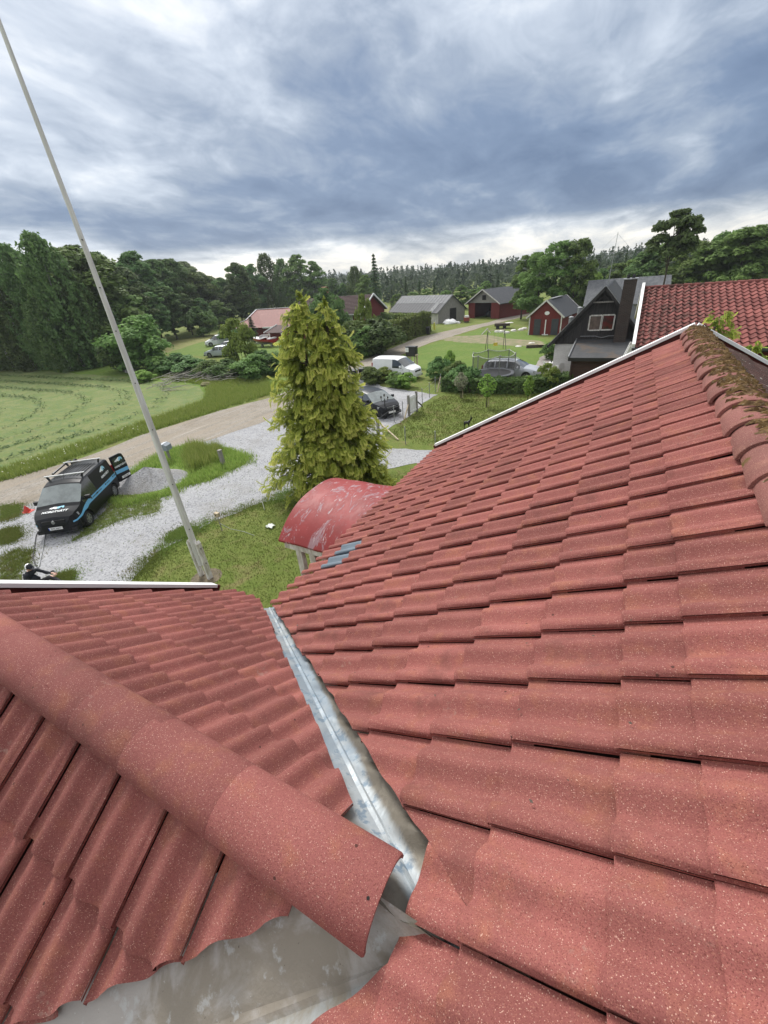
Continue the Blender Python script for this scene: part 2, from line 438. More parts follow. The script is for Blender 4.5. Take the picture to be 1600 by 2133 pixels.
# far side of the main roof, weathered
for ci in range(12):
    v_ = 0.34 + ci * TE
    for k in range(-4, 25):
        yl = Y0 + k * TW
        if yl + TW > Y_END + 0.02: continue
        P = RIDGE0 - UPB * v_; P.y = yl
        place(P, FB, ME_TILE_BT if ci == 0 else ME_TILE_B)
deck = MB()
e1 = mainpt(S_RIDGE, Y_BACK, -.055); e2 = mainpt(S_RIDGE, Y_END, -.055); e3 = mainpt(S_EAVE - .03, Y_END, -.055); e4 = mainpt(S_EAVE - .03, Y_BACK, -.055)
th = Vector((0, 0, -0.10))
deck.prism([e1, e2, e3, e4], th)
roof_main = deck.build('main_roof', M_UNDER, house, w=True)
dk2 = MB()
bl = 4.7
b1 = e1.copy(); b2 = e2.copy(); b3 = e2 - UPB * bl; b4 = e1 - UPB * bl
dk2.prism([b1 + Vector((.02, 0, -.02)), b2 + Vector((.02, 0, -.02)), b3, b4], th)
roof_back = dk2.build('back_roof', M_UNDER, house, w=True)
dk3 = MB()
def farpt(x, v_, off=0): return Vector((x, WR.y, WR.z)) - UPF * v_ + UPF.cross(Vector((1, 0, 0))) * 0 + Vector((0, math.sin(AF), math.cos(AF))) * off
def nearpt(x, v_, off=0): return Vector((x, WR.y, WR.z)) - UPN * v_ + Vector((0, -math.sin(AN), math.cos(AN))) * off
LF = 2.55; LN = 2.62
def valley_x(v_, F=True):                   # x of the valley crease at wing slope distance v_
    dy = v_ * (math.cos(AF) if F else math.cos(AN)); return WR.x - dy / (slopeF if F else slopeN)
for F, fn, L_ in ((True, farpt, LF), (False, nearpt, LN)):
    poly = [fn(WX, 0, -.055), fn(WR.x - .5, 0, -.055), fn(valley_x(L_, F) - .25, L_, -.055), fn(WX, L_, -.055)]
    dk3.prism(poly, th)
roof_wing = dk3.build('wing_roof', M_UNDER, house, w=True)

# rank the tiles by how large they show
def score(item):
    me, M4, cuts = item
    c = M4 @ Vector((TW / 2, TE / 2, 0)); p = proj(c)
    d_ = (c - Vector((0, 0, H))).length
    if p is None or not (-120 < p[0] < 1720 and -60 < p[1] < 2260): return 1e3 + d_
    return d_ + (3.0 if me in (ME_TILE_B, ME_TILE_BT) else 0)
tiles.sort(key=score)
hl = Vector((0.0, 3.0, 0.0))
rest = {}
N_IND = 296
for i, (me, M4, cuts) in enumerate(tiles):
    ctr = M4 @ Vector((TW / 2, TE / 2, 0))
    par = roof_back if me in (ME_TILE_B, ME_TILE_BT) else roof_main
    if par is roof_main and (ctr - WR).dot(nF) < -0.0 and (ctr - WR).dot(nN) < 0.0: par = roof_wing
    pp = proj(ctr)
    lab = None
    if me is ME_TILE and pp and par is roof_main:
        for q in ((735, 1134), (708, 1157)):
            if abs(pp[0] - q[0]) < 13 and abs(pp[1] - q[1]) < 13: lab = 'slate blue replacement tile above the porch canopy'; me = ME_TILE_G
    if cuts or i >= N_IND:
        bm = bmesh.new(); bm.from_mesh(me); bm.transform(M4)
        for co, no in cuts:
            bmesh.ops.bisect_plane(bm, geom=bm.verts[:] + bm.edges[:] + bm.faces[:], plane_co=co, plane_no=-no if False else no, clear_inner=True)
        if not bm.faces: bm.free(); continue
        bmesh.ops.translate(bm, verts=bm.verts, vec=-hl)
        if i < N_IND or lab:
            m2 = bpy.data.meshes.new('roof_tile'); bm.to_mesh(m2); m2.materials.append(me.materials[0])
            o = bpy.data.objects.new('roof_tile', m2); COL.objects.link(o); o.parent = par
            if lab: o['label'] = lab
        else:
            key = (par.name, me.materials[0].name)
            if key not in rest: rest[key] = (bmesh.new(), par, me.materials[0])
            tmp = bpy.data.meshes.new('t'); bm.to_mesh(tmp); rest[key][0].from_mesh(tmp); bpy.data.meshes.remove(tmp)
        bm.free()
    else:
        o = bpy.data.objects.new('roof_tile', me); COL.objects.link(o); o.parent = par
        M5 = M4.copy(); M5.translation = M4.translation - hl; o.matrix_basis = M5
        if lab: o['label'] = lab
for key, (bm, par, m_) in rest.items():
    me = bpy.data.meshes.new('tile_courses'); bm.to_mesh(me); bm.free(); me.materials.append(m_)
    o = bpy.data.objects.new('tile_courses', me); COL.objects.link(o); o.parent = par; o['kind'] = 'stuff'

# --- ridge caps
def cap_mesh(name, P, axis, upv, L, r0, r1, mat, par, lift=0.0, span=172, n=18, flat=1.0, endcut=None, thick=.02, joint=True):
    """half-round cap from P along axis; r0 near radius (overlapping end), r1 far radius"""
    axis = Vector(axis).normalized(); upv = Vector(upv); side = axis.cross(upv).normalized(); upv = side.cross(axis)
    mb = MB(); rows = []
    prof = [(-.0, r0 - thick), (-.0, r0 - .004), (.006, r0), (L * .5, (r0 + r1) / 2), (L, r1), (L, r1 - thick)]
    for d_, r_ in prof:
        row = []
        for j in range(n + 1):
            a = R(90 - span / 2 + span * j / n)
            p = Vector(P) + side * (math.cos(a) * r_) + upv * (math.sin(a) * r_ * flat + lift)
            dd = d_
            if endcut and d_ >= L - 1e-6: dd = L + endcut(math.cos(a))
            row.append(p + axis * dd)
        rows.append(row)
    mb.grid(rows)
    return mb.build(name, mat, par, smooth=True, w=True, angle=40)
# wing ridge: long smooth caps
cx0 = WX - 0.02; Ls = [0.50, 0.42, 0.40, 0.40, 0.40, 0.40, 0.40, 0.40, 0.40]
xs_end = -0.335
CAPR = 0.131
joints = [xs_end - .62, xs_end - 1.07, xs_end - 1.49, xs_end - 1.91, xs_end - 2.33, xs_end - 2.75, xs_end - 3.17, xs_end - 3.59]
x = xs_end
for j, xj in enumerate(joints + [WX - .2]):
    L_ = x - xj + 0.05
    z_ = jit.uniform(-.001, .001)
    P = (xj - (.03 if j < len(joints) else 0), WR.y + .004 + jit.uniform(-.003, .003), WR.z - 0.03 + z_)
    # built from the gable towards the valley: the lower end laps over
    cap_mesh('ridge_cap', (x, P[1], P[2]), (-1, 0, 0), (0, 0, 1), L_, CAPR + .0008 * (j % 2), CAPR + .0008 * (j % 2) - .0006, M_CAPW, roof_wing, flat=0.74, thick=.014)
    x = xj
hole = MB(); hole.lathe([(0.0, .0015), (.006, .0015), (.0065, 0.0), (.0065, -.004)], 10)
# --- main ridge caps, mossy
y = Y_END - .03
ci = 0
moss_rows = []
while y > -3.0:
    L_ = 0.40
    P = RIDGE0.copy(); P.y = y; P.z += -0.075 + jit.uniform(-.006, .006); P.x += jit.uniform(-.006, .006)
    tl = Vector((jit.uniform(-.02, .02), 1, jit.uniform(-.006, .006)))
    # lap: each cap's near end (towards the viewer) is the wide one and lies over the next
    Pn = P.copy(); Pn.y = y - L_
    cap_mesh('ridge_cap', Pn, tl, (0, 0, 1), L_ + .045, 0.192, 0.160, M_CAPM, roof_main, flat=0.80, n=16, span=172, thick=.026)
    y -= L_; ci += 1
# moss cushions on the caps: real lumps
def moss_mesh():
    n_ = 0; V = []; F = []
    rr = random.Random(11)
    y_ = Y_END - .1
    while y_ > 0.2:
        cover = (0.85 if y_ > 4.0 else (0.7 if y_ > 2.4 else 0.16)) * (0.35 + 0.9 * rr.random())
        for q in range(120):
            if rr.random() > cover: continue
            a = R(rr.gauss(92 if y_ > 4 else (104 if y_ > 2.6 else 118), 26)) if True else 0     # mostly on the crest and the weather side
            if not 38 < math.degrees(a) < 168: continue
            yy = y_ - rr.random() * .39
            r_ = .186 - .02 * ((y_ - yy) / .40)
            c = RIDGE0 + Vector((-math.cos(a) * r_, 0, math.sin(a) * r_ * .80 - .075)); c.y = yy
            c.x = RIDGE0.x - math.cos(a) * r_
            s_ = rr.uniform(.012, .038); hgt = rr.uniform(.012, .034)
            nrm = Vector((-math.cos(a), 0, math.sin(a))).normalized(); t1 = Vector((0, 1, 0)); t2 = nrm.cross(t1)
            b = len(V); ring = 6
            V.append(c + nrm * hgt)
            for j in range(ring):
                t_ = 2 * math.pi * j / ring; q_ = s_ * rr.uniform(.7, 1.3)
                V.append(c + t1 * math.cos(t_) * q_ * .7 + t2 * math.sin(t_) * q_ * 1.5 + nrm * rr.uniform(0.0, .006) - nrm * .004)
            for j in range(ring): F.append((b, b + 1 + j, b + 1 + (j + 1) % ring))
        y_ -= .40
    return V, F
V_, F_ = moss_mesh()
M_MOSS = NT('ridge_moss')
_n = M_MOSS.noise(14, 5, .6); _n2 = M_MOSS.noise(60, 4, .6)
_c = M_MOSS.mix(M_MOSS.rng(_n, .35, .65), (0.175, 0.105, 0.034), (0.088, 0.048, 0.019)); _c = M_MOSS.mix(M_MOSS.rng(_n2, .60, .72, 0, .8), _c, (0.34, 0.30, 0.22))
M_MOSS = M_MOSS.done(_c, 0.95, M_MOSS.bump(_n2, .8, .02))
mb = MB(); mb.add(V_, F_); mo = mb.build('ridge_moss', M_MOSS, roof_main, smooth=True, w=True, kind='stuff')

# --- valley flashings: bent galvanised sheet with a welted crease
tv = NT('galvanised_valley')
n1 = tv.noise(2.6, 6, .6, dist=.8); n2 = tv.noise(13, 6, .65, dist=.3); n3 = tv.noise(45, 5, .6)
col = tv.mix(tv.rng(n1, .40, .60), (0.29, 0.34, 0.385), (0.41, 0.44, 0.455))
col = tv.mix(tv.rng(n2, .52, .62), col, (0.195, 0.25, 0.305))
ge = tv.n('ShaderNodeUVMap'); suv = tv.n('ShaderNodeSeparateXYZ'); tv.l(ge.outputs[0], suv.inputs[0])
ed = tv.m('ABSOLUTE', suv.outputs[0])
dirt = tv.rng(tv.m('ADD', tv.m('MULTIPLY', ed, 1.0), tv.m('MULTIPLY', n1, .7)), .56, .80)
col = tv.mix(tv.m('MULTIPLY', dirt, .85), col, (0.125, 0.098, 0.062))
col = tv.mix(tv.rng(n3, .66, .75, 0, .5), col, (0.62, 0.62, 0.58))
M_VALLEY = tv.done(col, tv.rng(n2, .3, .7, .42, .62), tv.bump(n2, .25, .015), .5, 0.45)
td = NT('dirty_valley')
n1 = td.noise(3.2, 6, .65, dist=.6); n2 = td.noise(12, 6, .65); n3 = td.noise(70, 5, .6)
col = td.mix(td.rng(n1, .44, .58), (0.345, 0.325, 0.305), (0.235, 0.208, 0.172))
col = td.mix(td.rng(n2, .58, .66, 0, .6), col, (0.42, 0.43, 0.43)); col = td.mix(td.rng(n3, .68, .72, 0, .8), col, (0.09, .075, .06))
col = td.mix(td.rng(td.noise(38, 4), .72, .75), col, (0.55, .55, .52))
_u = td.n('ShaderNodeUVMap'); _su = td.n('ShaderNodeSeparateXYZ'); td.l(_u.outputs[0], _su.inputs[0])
pale_side = td.mix(td.rng(n1, .40, .62), (0.34, 0.385, 0.405), (0.245, 0.215, 0.165))  # paler, bluer grey mixed in on the main-roof side of the crease
col = td.mix(td.m('MULTIPLY', td.rng(_su.outputs[0], .02, .10), td.rng(n2, .30, .60, .95, .55)), col, pale_side)
M_VDIRTY = td.done(col, .82, td.bump(n2, .45, .02), .25, 0.0)
def valley(dirv, lo, hi, slope_up, wing_up, mats, name, wm, ww, seed, dim):
    rr = random.Random(seed); n = int((hi - lo) / .028); m = 14
    mb = MB(); rows = []; uv = []
    ph = [rr.uniform(0, 6.28) for _ in range(6)]
    for i in range(n + 1):
        d_ = lo + (hi - lo) * i / n
        c = WR + dirv * d_; c.z = WR.z - d_ * abs(dirv.x) * math.tan(A1) - .048
        row = []
        for j in range(-m, m + 1):
            a = j / m
            if a >= 0: p = c + slope_up * (a * wm)
            else: p = c + wing_up * (-a * min(ww, d_ * abs(dirv.y) / max(.2, abs(wing_up.y)) + .01))
            wob = math.sin(d_ * 21 + ph[0] + a * 2) * .5 + math.sin(d_ * 37 + ph[1]) * .3 + math.sin(d_ * 11 + ph[2] - a * 3) * .4
            dz = dim * wob * (0.25 + abs(a)) * .009 + (.014 if j == 0 else 0) + .020 * abs(a) ** 3
            row.append(p + Vector((0, 0, dz)))
        rows.append(row)
    mb.grid(rows)
    me_o = mb.build(name, mats, house, smooth=True, w=True, angle=22)
    uvl = me_o.data.uv_layers.new(name='UVMap'); w_ = 2 * m + 1
    for lp in me_o.data.loops:
        i_, j_ = divmod(lp.vertex_index, w_); uvl.data[lp.index].uv = ((j_ - m) / m, i_ / n)
    return me_o
LV = (WR.x - (-3.10)) / abs(dF.x)
valley(dF, 0.0, LV + .05, UPM, UPF, M_VALLEY, 'valley_flashing', 0.27, 0.40, 5, 2.3)
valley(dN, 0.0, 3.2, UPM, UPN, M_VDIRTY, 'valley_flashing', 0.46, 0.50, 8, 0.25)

# --- verge boards (white cap on a dark red board)
def verge(a, b, inward, w_=0.085, h_=0.05, name='verge_board', drop=0.2, up=None):
    mb = MB(); mb.bar(a, b, w_, h_, 0); 
    o = mb.build(name, M_WHITE, house, w=True)
    m2 = MB(); off = Vector((0, 0, -h_ / 2 - drop / 2 - .001))
    m2.bar(Vector(a) + off, Vector(b) + off, w_ * .45, drop, 0); m2.build('barge_board', M_FALU_DARK, house, w=True)
    return o
va = farpt(WX - .25, -0.02, .03); vb = farpt(WX - .25, LF + .03, .03)
verge(va, vb, 1, .11, .035)
vc = nearpt(WX - .25, LN, .03); verge(vc, nearpt(WX - .25, 0.02, .03), 1, .11, .035)
mb = MB(); mb.prism([farpt(WX - .23, 0, -.06), farpt(WX + .05, 0, -.06), farpt(WX + .05, LF, -.06), farpt(WX - .23, LF, -.06)], (0, 0, -.03)); mb.build('verge_soffit', M_FALU_DARK, house, w=True)
top = mainpt(S_RIDGE - .03, Y_END + .05, .075); verge(mainpt(S_EAVE + .06, Y_END + .05, .060), top, 1, .09, .045)
tb = RIDGE0 - UPB * 4.7 + Vector((0, 0, .075)); tb.y = Y_END + .05; verge(top + Vector((.03, 0, 0)), tb, 1, .085, .04)
# --- walls under the roofs (red boarded) and eave boards
mb = MB(); zt = H - 3.55
def wallbox(x0, x1, y0, y1, z1): mb.box(((x0 + x1) / 2, (y0 + y1) / 2, z1 / 2), (x1 - x0, y1 - y0, z1))
wallbox(-2.75, 4.3, Y_BACK + .2, Y_END - .25, H - 3.46)
wallbox(WX + .25, -2.75, WR.y - 1.75, WR.y + 1.75, H - 3.46)
mb.prism([(4.2, Y_END - .26, H - 3.46), (-2.75, Y_END - .26, H - 3.46), (RIDGE0.x, Y_END - .26, RIDGE0.z - .25)], (0, .02, 0))
mb.prism([(WX + .26, WR.y - 1.75, H - 3.46), (WX + .26, WR.y + 1.75, H - 3.46), (WX + .26, WR.y, WR.z - .3)], (.02, 0, 0))
mb.build('wall', M_FALU, house, w=True)

# --- curved red sheet-metal porch canopy
tcn = NT('worn_red_sheet')
n1 = tcn.noise(2.2, 5, .6); n2 = tcn.noise(3.6, 8, .74, stretch=(1.1, 0.5, 0.5), dist=1.4); n3 = tcn.noise(26, 5, .7, stretch=(1, .3, .3))
col = tcn.mix(tcn.rng(n1, .38, .62), (0.255, 0.040, 0.040), (0.215, 0.033, 0.033))
col = tcn.mix(tcn.rng(n2, .53, .60, 0, .8), col, (0.275, 0.195, 0.215)); col = tcn.mix(tcn.m('MULTIPLY', tcn.rng(n3, .56, .66), tcn.rng(n2, .48, .56)), col, (0.45, 0.38, 0.38))
col = tcn.mix(tcn.rng(tcn.noise(1.4, 4, .6), .58, .75, 0, .5), col, (0.17, 0.04, 0.038))
M_CANOPY = tcn.done(col, tcn.rng(n2, .4, .6, .50, .64), tcn.bump(n1, .14, .06), .22)
cy, hw, rise, zb = 5.15, 1.12, 0.44, 4.42
x0, x1 = -4.42, -2.35
mb = MB(); rows = []; NB = 28
def arch(xx, k, th_):
    u = -1 + 2 * k / NB; ph_ = R(58); rr_ = 1 / math.sin(ph_)
    return Vector((xx, cy + hw * u, zb + rise * ((rr_ * rr_ - u * u) ** .5 - rr_ * math.cos(ph_)) / (rr_ - rr_ * math.cos(ph_)) - th_))
for xx in np.linspace(x0, x1, 12):
    rows.append([arch(xx, k, 0) + Vector((0, 0, .008 * math.sin(xx * 9 + k * .5))) for k in range(NB + 1)])
mb.grid(rows); rows2 = [[p + Vector((0, 0, -.03)) for p in r] for r in rows]; mb.grid(rows2)
mb.grid([rows[0], rows2[0]])
mb.grid([[r[0] for r in rows], [r[0] for r in rows2]]); mb.grid([[r[-1] for r in rows], [r[-1] for r in rows2]])
mb.build('porch_canopy', M_CANOPY, house, smooth=True, w=True, angle=40)
for yy in (cy - hw + .06, cy + hw - .06):
    mb = MB(); mb.bar((x0 + .1, yy, zb - .08), (x1, yy, zb - .08), .09, .12); mb.build('canopy_beam', M_WHITE_OLD, house, w=True)
for yy in (cy - hw + .08, cy + hw - .08):
    for xx in (x0 + .35, x0 + .62, x0 + .86):
        mb = MB(); mb.box((xx, yy, (zb - .14) / 2), (.11, .09, zb - .14)); mb.build('porch_post', M_WHITE_OLD, house, w=True)
mb = MB(); mb.box(((x0 + .35 + x1) / 2, cy, .09), (x1 - x0 - .2, 2 * hw, .18)); mb.build('porch_step', M_CONCRETE, house, w=True)
# ================================================================== ground
def terrain(x, y):
    d_ = max(0.0, y - 140.0); h = 0.010 * d_ * (1 - math.exp(-d_ / 120.0))
    w_ = max(0.0, -x - 95.0); h += 0.03 * w_ * (1 - math.exp(-w_ / 60.0))
    e_ = max(0.0, x - 40.0); 
    return min(h, 5.0) + min(0.02 * e_, 2.0)
def blades_normal(t, s1=18, s2=70, k=.6):
    h = t.m('ADD', t.noise(s1, 5, .65), t.m('MULTIPLY', t.noise(s2, 4, .65), .7)); return t.bump(h, k, .06)
def grass_mat(name, a, b, c, dry=(0.20, 0.17, 0.07), dryamt=(.62, .78), fine=1.0):
    t = NT(name)
    col = t.mix(t.rng(t.noise(.35, 5, .6), .35, .65), a, b)
    col = t.mix(t.rng(t.noise(2.3, 6, .65), .45, .68, 0, .8), col, c)
    col = t.mix(t.rng(t.noise(.9, 6, .65, dist=.6), dryamt[0], dryamt[1], 0, .75), col, dry)
    f_ = t.noise(16, 5, .7); col = t.mix(t.rng(f_, .35, .75, 0, .45 * fine), col, tuple(x * .45 for x in a))
    return t.done(col, .95, blades_normal(t), .15)
M_LAWN = grass_mat('lawn_grass', (0.132, 0.175, 0.038), (0.170, 0.200, 0.054), (0.108, 0.155, 0.030), dry=(.23, .195, .09), dryamt=(.50, .70))
M_LAWN2 = grass_mat('neighbour_lawn', (0.125, 0.195, 0.040), (0.155, 0.210, 0.050), (0.10, 0.165, 0.032), dry=(.21, .19, .08), dryamt=(.60, .76))
M_ROUGH = grass_mat('rough_grass', (0.125, 0.200, 0.036), (0.165, 0.235, 0.052), (0.10, 0.165, 0.030), dryamt=(.66, .8))
M_MEADOW = grass_mat('hay_meadow', (0.19, 0.20, 0.065), (0.225, 0.215, 0.085), (0.15, 0.175, 0.05), dry=(.25, .22, .10), dryamt=(.5, .7), fine=.5)
def gravel_mat(name, a, b, c, ruts=False):
    t = NT(name)
    vo = t.n('ShaderNodeTexVoronoi'); t.l(t.pos, vo.inputs['Vector']); vo.inputs['Scale'].default_value = 17
    s_ = t.n('ShaderNodeSeparateColor'); t.l(vo.outputs['Color'], s_.inputs[0])
    col = t.mix(t.rng(t.noise(.5, 5, .6), .35, .65), a, b)
    col = t.mix(t.rng(s_.outputs[0], .2, .95, 0, .40), col, c)
    col = t.mix(t.rng(s_.outputs[1], .72, .92, 0, .55), col, tuple(x * .4 for x in a))
    col = t.mix(t.rng(t.noise(.45, 6, .68, dist=.7), .50, .66, 0, .55), col, tuple(x * f_ for x, f_ in zip(a, (.78, .74, .66))))
    col = t.mix(t.rng(t.noise(1.1, 5, .65, stretch=(.35, 1.4, 1), rot=-38), .54, .66, 0, .35), col, tuple(x * .72 for x in a))
    if ruts:
        sx = t.n('ShaderNodeSeparateXYZ'); t.l(t.pos, sx.inputs[0])
        col = t.mix(t.rng(t.noise(.8, 5, .6, stretch=(2.2, .12, 1), rot=0), .42, .62, 0, .75), col, (0.30, 0.255, 0.20))
        col = t.mix(t.rng(t.noise(1.5, 5, .6, stretch=(2.0, .10, 1)), .58, .70, 0, .6), col, (0.40, 0.375, 0.345))
    col = t.mix(t.rng(t.noise(3.5, 6, .7), .60, .72, 0, .45), col, tuple(x * .62 for x in b))
    nm = t.bump(t.m('ADD', vo.outputs['Distance'], t.noise(5, 5, .6)), .75, .05)
    return t.done(col, .92, nm, .25)
M_GRAVEL = gravel_mat('grey_gravel', (0.310, 0.314, 0.330), (0.355, 0.358, 0.370), (0.46, 0.46, 0.48))
M_GRAVEL2 = gravel_mat('fresh_gravel_pile', (0.27, 0.27, 0.28), (0.32, 0.32, 0.33), (0.43, 0.43, 0.44))
M_ROAD = gravel_mat('gravel_road', (0.255, 0.225, 0.188), (0.30, 0.268, 0.228), (0.36, 0.34, 0.31), ruts=True)

def noisy_loop(pts, step=0.6, amp=0.25, seed=0, freq=.55):
    """outline with an uneven, natural edge"""
    from mathutils import noise as mn
    freq = .55
    out_ = []; n = len(pts)
    for i in range(n):
        a = Vector(pts[i]); b = Vector(pts[(i + 1) % n]); k = max(1, int((b - a).length / step)); k = min(k, 90)
        for j in range(k):
            p = a.lerp(b, j / k)
            q = mn.noise_vector(Vector((p.x * freq + seed * 7.1, p.y * freq, seed))) * amp + mn.noise_vector(Vector((p.x * freq * 3.7, p.y * freq * 3.7, seed + 4))) * amp * .75
            out_.append(Vector((p.x + q.x, p.y + q.y, p.z)))
    return out_
def sheet(name, pts, z, m_, amp=.25, step=.6, seed=0, kind='structure'):
    loop = noisy_loop([Vector((p[0], p[1], 0)) for p in pts], step, amp, seed)
    bm = bmesh.new(); vs_ = [bm.verts.new((p.x, p.y, z)) for p in loop]
    es = [bm.edges.new((vs_[i], vs_[(i + 1) % len(vs_)])) for i in range(len(vs_))]
    bmesh.ops.triangle_fill(bm, use_beauty=True, use_dissolve=False, edges=es)
    for f in bm.faces:
        if f.normal.z < 0: f.normal_flip()
    me = bpy.data.meshes.new(name); bm.to_mesh(me); bm.free(); me.materials.append(m_)
    o = bpy.data.objects.new(name, me); COL.objects.link(o); o['kind'] = kind
    return o
def G(*px): return [at(*p) for p in px]

# base sheet out to the horizon
mb = MB(); xs = [-1500, -900, -600, -420, -300, -220, -170, -140, -110, -80, -50, -20, 0, 20, 40, 60, 90, 130, 200, 320, 600, 1200]
ys = [-300, -100, -40, 0, 20, 40, 60, 80, 100, 120, 140, 160, 180, 210, 250, 300, 350, 420, 520, 700, 1000, 1600]
mb.grid([[Vector((x, y, terrain(x, y))) for x in xs] for y in ys])
gnd = mb.build('ground', M_LAWN, smooth=True, kind='structure')
sheet('rough_verge', G((0, 985), (170, 940), (300, 890), (460, 838), (560, 812), (640, 770), (560, 770), (420, 775), (300, 760), (0, 750)) + [(-128, 26), (-128, -25), (-29, -25), (-28.9, 7)], .004, M_ROUGH, .4)
# mown field with hay lying in rows
tf = NT('mown_field')
sx = tf.n('ShaderNodeSeparateXYZ'); tf.l(tf.pos, sx.inputs[0])
col = tf.mix(tf.rng(tf.noise(.7, 6, .65, dist=.8), .38, .62), (0.140, 0.190, 0.060), (0.200, 0.220, 0.088))
col = tf.mix(tf.rng(tf.noise(2.2, 6, .7, dist=1.0, stretch=(.6, 1.5, 1)), .48, .64, 0, .8), col, (0.115, 0.180, 0.080))
col = tf.mix(tf.rng(tf.noise(12, 5, .7), .45, .75, 0, .5), col, (0.07, 0.095, 0.03))
M_FIELD = tf.done(col, .95, blades_normal(tf, 9, 40, .7), .15)
f_far = [(-128, 31.0), (-91, 32.0), (-53.6, 30.6), (-44, 29.2), (-36.5, 28.2), (-31.2, 24.5), (-30.4, 19), (-30.4, 12), (-30.6, 2), (-30.8, -25), (-128, -25)]
sheet('mown_field', f_far, .008, M_FIELD, .5, 1.2, 2)
sheet('hay_meadow', [(-152, 62), (-110, 48), (-86, 42), (-62, 46.5), (-56, 60), (-58, 72), (-70, 90), (-100, 120), (-150, 128), (-200, 110)], .006, M_MEADOW, .8, 2.0, 3)
sheet('hay_meadow', [(-64, 92), (-44, 90), (-38, 100), (-40, 128), (-75, 130)], .008, M_MEADOW, .8, 2.0, 4)
sheet('neighbour_lawn', [(-66, 46), (-29.6, 40), (-29.4, 50), (-48, 57), (-72, 60)], .010, M_LAWN2, .4, 1.2, 5)
sheet('neighbour_lawn', G((745, 782), (890, 719), (1000, 686), (1100, 690), (1145, 715), (1130, 760), (1000, 775), (860, 770)) + [(-15, 36)], .008, M_LAWN2, .3, .8, 6)
sheet('bare_soil', G((905, 706), (950, 700), (1010, 698), (1060, 705), (1130, 712), (1128, 724), (1050, 718), (960, 714)), .012, simple('bare_soil', (0.235, 0.19, 0.12), .95, .4, 1.2, .4, 14, c2=(.14, .155, .06)), .7, .8, 7)
# the country road
rd_l = [(-29.0, -25)] + [tuple(p)[:2] for p in G((0, 1003), (170, 955), (300, 905), (460, 855), (565, 828))] + [(-25.6, 33)] + [tuple(p)[:2] for p in G((740, 757), (870, 703), (950, 685), (1020, 671))] + [(-19.0, 90)]
rd_r = [(-15, 90), (-17.6, 79), (-20.0, 70), (-22.7, 54), (-22.4, 36), (-21.6, 28), (-20.9, 20.4), (-22.6, 13.4), (-23.2, 8.1), (-24.2, 4), (-24.6, -25)]
sheet('road', rd_l + rd_r, .016, M_ROAD, .16, .7, 8)
# gravel yard
yard = [(-25.4, 5.5), (-24.2, 9.5), (-23.4, 13.4), (-22.4, 20.6), (-22.6, 28), (-23.0, 34.5)] + [tuple(p)[:2] for p in G((757, 790), (800, 806), (880, 818), (912, 822), (882, 838), (856, 866), (800, 898), (786, 930), (905, 938))] + [(-5.6, 18.2), (-5.6, 16.6)] + [tuple(p)[:2] for p in G((870, 966), (800, 978), (740, 1000), (570, 1040), (440, 1085), (330, 1150), (285, 1200), (250, 1240), (120, 1260), (0, 1262))] + [(-20, 1.0), (-23, 2.0)]
sheet('gravel_yard', yard, .012, M_GRAVEL, .28, .5, 9)
# grass that has crept into the gravel
ISL = [tuple(p)[:2] for p in G((272, 985), (318, 955), (352, 938), (405, 925), (470, 935), (522, 950), (518, 965), (470, 985), (440, 1000), (380, 1015), (352, 1034), (268, 1052), (232, 1048), (238, 1010))]
sheet('grass_island', ISL, .020, M_ROUGH, .25, .35, 10)
PATCH = [[(262, 1028), (330, 1030), (335, 1068), (290, 1075), (235, 1092), (150, 1130), (185, 1095), (225, 1060)],
         [(0, 1105), (38, 1100), (44, 1118), (28, 1130), (0, 1135)],
         [(0, 1165), (30, 1145), (72, 1148), (62, 1175), (40, 1190), (55, 1230), (0, 1235)],
         [(0, 1055), (45, 1052), (42, 1075), (0, 1088)],
         [(348, 1118), (385, 1098), (415, 1104), (390, 1118), (355, 1128)],
         [(120, 1200), (150, 1193), (145, 1215), (120, 1218)]]
PATCHW = []
tp = NT('patchy_grass')
col = tp.mix(tp.rng(tp.noise(2.0, 6, .7), .4, .65), (0.095, 0.135, 0.032), (0.145, 0.165, 0.06))
col = tp.mix(tp.rng(tp.noise(3.5, 6, .72), .50, .60, 0, .8), col, (0.27, 0.27, 0.27))
M_PATCH = tp.done(col, .95, blades_normal(tp), .15)
for i, pg in enumerate(PATCH):
    w_ = [tuple(p)[:2] for p in G(*pg)]; PATCHW.append(w_)
    sheet('grass_patch', w_, .0165 + .0012 * i, M_PATCH, .22, .3, 20 + i)
# stone slab path by the black house
path = G((1100, 800), (1190, 800), (1190, 782), (1165, 778), (1150, 755), (1140, 738), (1125, 745), (1112, 768), (1100, 785))
sheet('stone_path', path, .014, simple('stone_slabs', (0.30, 0.27, 0.25), .9, .4, 1.5, .4, 9, c2=(.20, .185, .17)), .12, .5, 30)
# ================================================================== buildings
def corrugated(name, c1, c2, scale, rot=0, rust=None):
    t = NT(name)
    col = t.mix(t.rng(t.noise(1.2, 6, .65, stretch=(2.4, 2.4, .25)), .36, .64), c1, c2)
    if rust: col = t.mix(t.rng(t.noise(.6, 6, .65, dist=.7), .56, .68, 0, .8), col, rust)
    col = t.mix(t.rng(t.noise(7, 5, .65), .55, .75, 0, .4), col, tuple(x * .5 for x in c1))
    return t.done(col, .7, t.bump(t.noise(4, 4), .15, .05), .35)
M_SHEET_GREY = corrugated('grey_sheet_roof', (0.075, 0.080, 0.088), (0.115, 0.12, 0.13), 1, rust=(0.17, 0.172, 0.175))
M_SHEET_DARK = corrugated('dark_felt_roof', (0.050, 0.053, 0.060), (0.068, 0.07, 0.078), 1)
M_FELT = corrugated('flat_felt_roof', (0.040, 0.042, 0.046), (0.06, 0.06, 0.062), 1, rust=(0.085, 0.062, 0.045))
